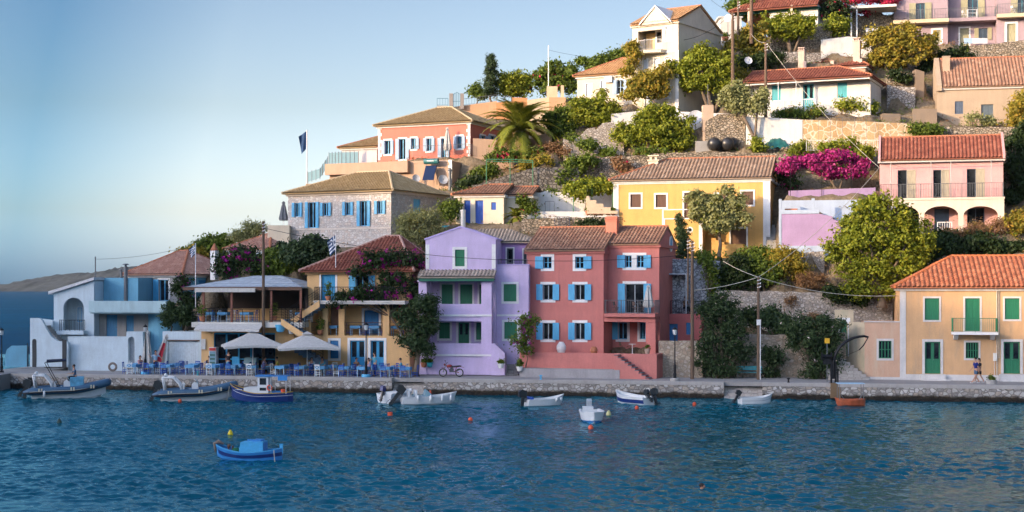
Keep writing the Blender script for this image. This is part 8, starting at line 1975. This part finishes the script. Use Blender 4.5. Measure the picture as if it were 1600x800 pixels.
def rib(label,px,py,rz,L,k_extra):
	t=boatroot(label,px,py,rz,'inflatable_boat');S=hull_pts(L,1.9,.42,.5,.95,.35,False,.9);hull(S,'hull',BW,t,inner=True)
	m=MB()
	pts=[(x-.1,-b-.12,zs+.08)for(x,b,c,zs,zk,rk)in S[:-2]]+[(L*.985,-.35,S[-1][3]+.06),(L*1.01,0,S[-1][3]+.1),(L*.985,.35,S[-1][3]+.06)]+[(x-.1,b+.12,zs+.08)for(x,b,c,zs,zk,rk)in S[:-2]][::-1]
	pts=[(-.55,-S[0][1]-.12,S[0][3]+.06)]+pts+[(-.55,S[0][1]+.12,S[0][3]+.06)]
	m.tube(pts,[.06,.24]+[.26]*(len(pts)-4)+[.24,.06],12);m.build('tube',RIBG,t,smooth=True)
	m=MB();m.tube([(x,y+(-.245 if y<0 else .245)if abs(y)>.4 else y,z-.07)for x,y,z in pts],.055,6);m.build('rubbing_strake',RIBD,t,smooth=True)
	m=MB();m.tube([(x,y+(-.262 if y<0 else .262)if abs(y)>.4 else y,z+.0)for x,y,z in pts[1:-1]],.014,4);m.build('trim_line',plain('cream stripe',(.6,.55,.4),.6),t)
	for xx in(.5,L*.52,L*.78):
		i=int(xx/L*16);m=MB();[m.box(xx+d,xx+d+.10,-S[i][1]-.40,-S[i][1]-.33,S[i][3]+.06,S[i][3]+.30)for d in(0,.18)];m.build('tube_patch',MATS['cream stripe'],t)
	m=MB();[m.tube([(.30,s_*.84,.45),(.12,s_*.78,1.62),(.85,s_*.78,1.60),(1.25,s_*.80,1.15),(1.55,s_*.84,.45)],.075,6)for s_ in(-1,1)];m.tube([(.15,-.78,1.62),(.15,.78,1.62)],.07,6);m.tube([(.85,-.78,1.6),(.85,.78,1.6)],.05,6);m.lathe([(.10,0),(.13,.12),(.03,.2)],.3,0,1.68,8);m.build('roll_bar',BW,t,smooth=True)
	for y in((-.35,.35)if k_extra else(0,)):outboard(t,-.1,y,.75,1.25,25 if not k_extra else(12 if y<0 else 40))
	m=MB();m.prism([(L*.42,-.4,.35),(L*.52,-.4,.35),(L*.50,-.4,1.15),(L*.45,-.4,1.25),(L*.42,-.4,1.1)],(0,.8,0));cs=m.build('console',BW,t);MB().prism([(L*.505,-.35,1.15),(L*.515,-.35,1.15),(L*.475,-.35,1.5),(L*.465,-.35,1.5)],(0,.7,0)).build('windscreen',GLF,cs)
	m=MB();m.torus((0,0,0),.17,.02,14,5,'x');w_=m.build('steering_wheel',IRON,cs,(L*.41,0,1.05))
	for x0,x1 in((1.3,2.0),(L*.30,L*.37)):MB().box(x0,x1,-.5,.5,.3,.78).build('seat',BW,t);MB().box(x0-.02,x0+.1,-.5,.5,.781,1.15).build('backrest',BW,t)
	MB().xy([(L*.6,-.6),(L*.85,-.4),(L*.85,.4),(L*.6,.6)],.45,.72).build('sun_pad',BW,t)
	return t
r1=rib('large grey inflatable boat with twin motors and black canopy frame at the left',50,622,14,5.1,True)
m=MB();[m.tube([(1.9,s_*.9,.6),(.9,s_*.9,2.5),(2.2,s_*.9,2.6)],.03,5)or m.tube([(2.9,s_*.9,.9),(2.2,s_*.9,2.58)],.02,4)for s_ in(-1,1)];m.tube([(.9,-.9,2.5),(.9,.9,2.5)],.02,5);m.build('canopy_frame',IRON,r1);MB().tube([(.95,.6,2.56),(2.3,.6,2.62)],.11,7).build('furled_canopy',plain('dark blue canvas',(.02,.03,.06),.9),r1)
m=MB();m.box(2.6,3.5,-.7,.7,.5,1.45);m.build('console_cover',plain('crinkled blue tarpaulin',(.10,.33,.50),.7,0,.35,3,.6),r1);fender((.9,-1.28,.15),r1)
r2=rib('second grey inflatable boat with white roll bar left of the navy caique',252,626,10,4.9,False)
bp=r1.location+Vector((math.cos(R(14))*2.9,math.sin(R(14))*2.9,.97));person('man sitting on the blue console cover of the big inflatable boat',bp,-60,'sit',C2,C4)
t=boatroot('navy blue fishing boat with small white wheelhouse and blue awning',458,627,175,'fishing_boat');S=hull_pts(4.4,1.75,.62,.55,1.15,.4,True);hull(S,'hull',BNV,t);gunwale(S,'gunwale',plain('ochre rail',(.5,.33,.06),.5),t,.07,.05);stripe(S,'white_dashes',BW,t,.80,.83)
MB().box(1.6,2.35,-.5,.5,.3,1.7).build('wheelhouse',BW,t);MB().box(2.36,2.375,-.40,.40,1.15,1.6).build('windscreen',glass(),t);m=MB();m.box(1.75,2.2,.502,.515,1.15,1.6);m.box(1.75,2.2,.502,.515,.75,.95);m.build('side_window',glass(),t);MB().box(1.5,2.5,-.6,.6,1.702,1.78).build('wheelhouse_roof',BBL,t);MB().prism([(2.376,-.55,.4),(3.3,-.45,.6),(3.3,-.45,.95),(2.376,-.55,1.0)],(0,1.0,0)).build('foredeck_cabin',BW,t)
m=MB();[m.tube([(x,s_*.6,.55),(x,s_*.6,1.72)],.02,5)for x in(.35,1.4)for s_ in(-1,1)];m.build('awning_frame',WHITEM,t);MB().box(.3,1.49,-.66,.66,1.722,1.76).build('awning',BBL,t)
m=MB();m.box(.25,.9,.665,.68,1.45,1.76);m.build('awning_flap',BBL,t);m=MB();m.torus((1.5,.56,.95),.16,.045,14,6,'y');m.build('life_ring',plain('orange float',(.70,.09,.03),.5),t);MB().box(.5,1.4,-.3,.3,.3,.7).build('engine_box',BBL,t);MB().lathe([(.16,.4),(.16,.75)],.6,.35,.1,10).build('fuel_can',MATS['orange float'],t)
m=MB();[m.box(3.35+i*.09,3.40+i*.09,.80-.0-i*.055,.815-i*.055,.80,.80+.06)for i in range(7)];m.build('name_lettering',BW,t)
m=MB();m.tube([(4.45,0,1.0),(4.6,.1,-.1)],.02,4);m.build('mooring_rope',PALEW,t)
t=boatroot('bright blue wooden fishing boat with box cabin moored in the foreground',441,719,172,'fishing_boat');S=hull_pts(3.15,1.25,.52,.36,.68,.25,True);hull(S,'hull',BBL,t,th=.04);gunwale(S,'gunwale',plain('lighter boat blue',(.06,.38,.68),.45),t,.10,.04);stripe(S,'dark_stripe',BNV,t,.60,.82);stripe(S,'waterline_paint',ANTI,t,.0,.30)
MB().prism([(.80,-.34,.22),(1.95,-.34,.22),(1.85,-.34,.82),(.80,-.34,.86)],(0,.68,0)).build('cabin_box',MATS['lighter boat blue'],t);m=MB();m.box(.9,1.3,-.25,.25,.845,.93);m.box(1.35,1.7,-.28,-.2,.84,.90);m.box(.78,.79,-.3,-.01,.25,.8);m.box(.78,.79,.01,.3,.25,.8);m.build('hatch',BBL,t);MB().ball((2.15,.05,.42),.20,.16,.13).build('net_bundle',plain('green net',(.01,.12,.06),.9,0,.4,20,.8),t,smooth=True)
m=MB();m.tube([(2.35,-.1,.3),(2.35,-.1,.62)],.05,6);m.ball((2.45,.15,.62),.09);m.tube([(2.4,.2,.3),(2.5,.1,.6)],.03,5);m.build('net_winch',BROWN,t);m=MB();m.tube([(2.75,0,.70),(3.0,0,.80),(3.15,.05,.72),(3.12,.05,.3)],[.05,.1,.09,.03],7);m.build('anchor_bundle',plain('grey sacking',(.22,.17,.14),.95,0,.3,8,.6),t,smooth=True)
MB().box(-.03,.12,-.03,.03,.3,.74).build('sternpost',MATS['lighter boat blue'],t);m=MB();m.tube([(.25,.45,.5),(.20,.52,.1),(.15,.5,-.2)],.02,4);m.build('mooring_rope',PALEW,t);thwart(S,[.45],BBL,t,.75)
def skiff(label,px,py,rz,L,B,hs=.42,bow=.62,mot=1.0,motmat=OBK,tilt=25,hullm=BW,inner=None,thw=(.9,1.8),twin=0,k=None,name='motorboat'):
	t=boatroot(label,px,py,rz,name);S=hull_pts(L,B,hs,hs,bow,.22,False);hull(S,'hull',hullm,t,.07);gunwale(S,'gunwale',hullm,t,.12,.04,0,.02);thwart(S,[x for x in thw if x<L],inner or BGR,t)
	if mot:outboard(t,-.02,-.25 if twin else 0,hs+.12,mot,tilt,motmat)
	if twin:outboard(t,-.02,.3,hs+.12,mot*.8,45,motmat)
	return t,S
t,S=skiff('small white motorboat with dark motor tilted up, moored left of the open white launch',600,630,62,3.4,1.5,.62,.75,.85,BNV,20);MB().xy([(1.2,-.62),(2.9,-.35),(2.9,.35),(1.2,.62)],.5,.66).build('foredeck',BW,t)
t,S=skiff('open white launch with windscreen and fenders moored below the quay steps',628,632,13,3.7,1.5,.5,.78,1.25,OBK,38,thw=(1.7,));
for x in(.35,.85):MB().box(x,x+.12,-.35,.35,.3,.95).build('seat',BW,t)
MB().prism([(1.45,-.5,.5),(2.0,-.45,.6),(1.6,-.4,.98)],(0,.95,0)).build('windscreen',GLF,t);m=MB();m.torus((1.9,0,.62),.25,.05,14,6,'x');m.build('life_ring',MATS['orange float'],t)
for x in(.95,1.8,2.6,3.2):fender((x,-S[min(16,int(x/3.7*16))][1]-.12,.22),t)
t,S=skiff('small white boat with blue cover and black motor in front of the red house',822,634.5,22,2.7,1.25,.42,.70,1.15,OBK,5,thw=(1.5,));MB().tube([(.25,-.5,.52),(.25,.5,.52)],.10,8).build('rolled_cover',DBLUE,t);[fender((x,-S[int(x/2.7*16)][1]-.1,.3),t,BW,.08,.25)for x in(1.9,2.3)]
t,S=skiff('white boat with grey motor seen bow on in open water',921,654,-88,3.3,1.42,.55,.62,1.0,plain('grey cowl',(.42,.46,.48),.35),8,thw=(1.6,));MB().box(.9,1.5,-.5,.1,.5,.82).build('console',BW,t);stripe(S,'blue_waterline',BBL,t,.18,.42);MB().xy([(2.1,-.45),(2.9,-.22),(2.9,.22),(2.1,.45)],.55,.60).build('foredeck',BW,t)
t,S=skiff('white and blue motorboat with two motors moored stern out in front of the stone wall',1015,633,128,3.3,1.5,.5,.8,1.0,OBK,18,thw=(1.2,1.9),twin=1);stripe(S,'blue_stripe',BNV,t,.45,.8)
t,S=skiff('small white wooden dinghy with black motor near the second quay steps',1156,631,12,2.3,1.1,.38,.62,.8,OBK,30,thw=(.8,1.4));stripe(S,'rub_strake',BGR,t,.70,.76)
t=boatroot('old orange wooden boat with blue awning frame beside the davit',1352,634,177,'rowing_boat');S=hull_pts(2.0,1.15,.42,.38,.5,.15,True);hull(S,'hull',BOR,t,.05);gunwale(S,'gunwale',BOR,t,.08,.04);thwart(S,[.6,1.3],BOR,t);m=MB();[m.tube([(x,s_*.45,.4),(x,s_*.45,1.45)],.022,5)for x in(.2,1.75)for s_ in(-1,1)];[m.tube([(x,.45,.9),(x+d,.45,.45)],.018,4)for x,d in((.2,.3),(1.75,-.3))];m.build('awning_frame',GREYI,t);MB().box(.1,1.85,-.5,.5,1.452,1.5).build('awning',plain('pale blue canvas',(.35,.52,.66),.9),t)
def buoy(label,px,py,c,shape='ball',r_=.12,group='mooring buoys'):
	p=wl(px,py);pr={'ball':[(.01,-.08),(r_*.8,-.04),(r_,r_*.5),(r_*.8,r_*1.2),(r_*.3,r_*1.6),(.02,r_*1.65)],'cone':[(.02,-.05),(r_,0),(r_*1.05,r_*.5),(r_*.7,r_*1.4),(r_*.3,r_*2),(.04,r_*2.1)],'can':[(r_,-.1),(r_,r_*1.5),(r_*.9,r_*1.6)]}[shape]
	t=MB().lathe(pr,n=12).build('mooring_buoy',c,None,p,smooth=shape!='can');tag(t,label,'buoy',group);MB().torus((0,0,pr[-1][1]+.03),.03,.008,8,4).build('ring',IRON,t)
OF=MATS['orange float'];YF=plain('yellow float',(.75,.55,.01),.5)
for a in(('red can shaped buoy left of the open white launch',609.5,650,OF,'can',.15),('red round buoy between the launch and the boat with blue cover',735,658,OF,'ball',.14),('orange round buoy at the bow of the boat in open water',923,671,OF,'ball',.16),('red round buoy below the motorboat with two motors',995,639,OF,'ball',.13),('red round buoy midway between the white boats near the quay wall',1085,633,OF,'ball',.13),('pale yellow cone buoy right of the boat in open water',951,649,plain('pale yellow float',(.6,.55,.25),.6),'cone',.15),('yellow cone buoy just beyond the bright blue fishing boat',360,680,YF,'cone',.14),('dark cone buoy alone on the water at the left',92.5,662,plain('dark float',(.03,.06,.05),.7),'cone',.14),('red float hanging at the second inflatable boat',281,628.5,OF,'ball',.14)):buoy(*a)
m=MB()
for px,py in((1131,589),):pass
def scrub():
	"""ground cover on the slope"""
	rg=np.random.default_rng(21);o=bpy.data.objects['hillside_ground'];me=o.data
	co=np.empty(len(me.vertices)*3,dtype=np.float32);me.vertices.foreach_get('co',co);co=co.reshape(-1,3)
	k=co[(co[:,2]>2.5)&(co[:,0]>-40)&(co[:,1]<168)]
	cen=k[rg.integers(0,len(k),4200)];reps=rg.integers(6,34,len(cen));idx=np.repeat(np.arange(len(cen)),reps)
	P=cen[idx]+rg.normal(0,1,(len(idx),3))*np.array([.45,.45,.12])+np.array([0,0,.1]);N=np.tile(np.array([0,-.3,.8]),(len(P),1))
	sel=(rg.random(len(cen))<.45)[idx]
	s_=leaves_mesh('ground_scrub',L_DRY,P,N,.13,None,.3,3,L_MID,sel);tag(s_,'low dry scrub and weeds covering the slope between the houses','scrub',kind='stuff')
build_terrain();scrub()
def air():
	b=MB();b.box(-1500,1500,-450,2750,-8,130);nm=bpy.data.materials.new('thin sea air');nm.use_nodes=True;t_=nm.node_tree;t_.nodes.remove(t_.nodes['Principled BSDF'])
	v=t_.nodes.new('ShaderNodeVolumePrincipled');v.inputs['Density'].default_value=.00003;v.inputs['Color'].default_value=(.62,.76,.95,1);v.inputs['Anisotropy'].default_value=.1
	t_.links.new(v.outputs[0],t_.nodes['Material Output'].inputs['Volume']);tag(b.build('haze',nm),kind='stuff')
air()
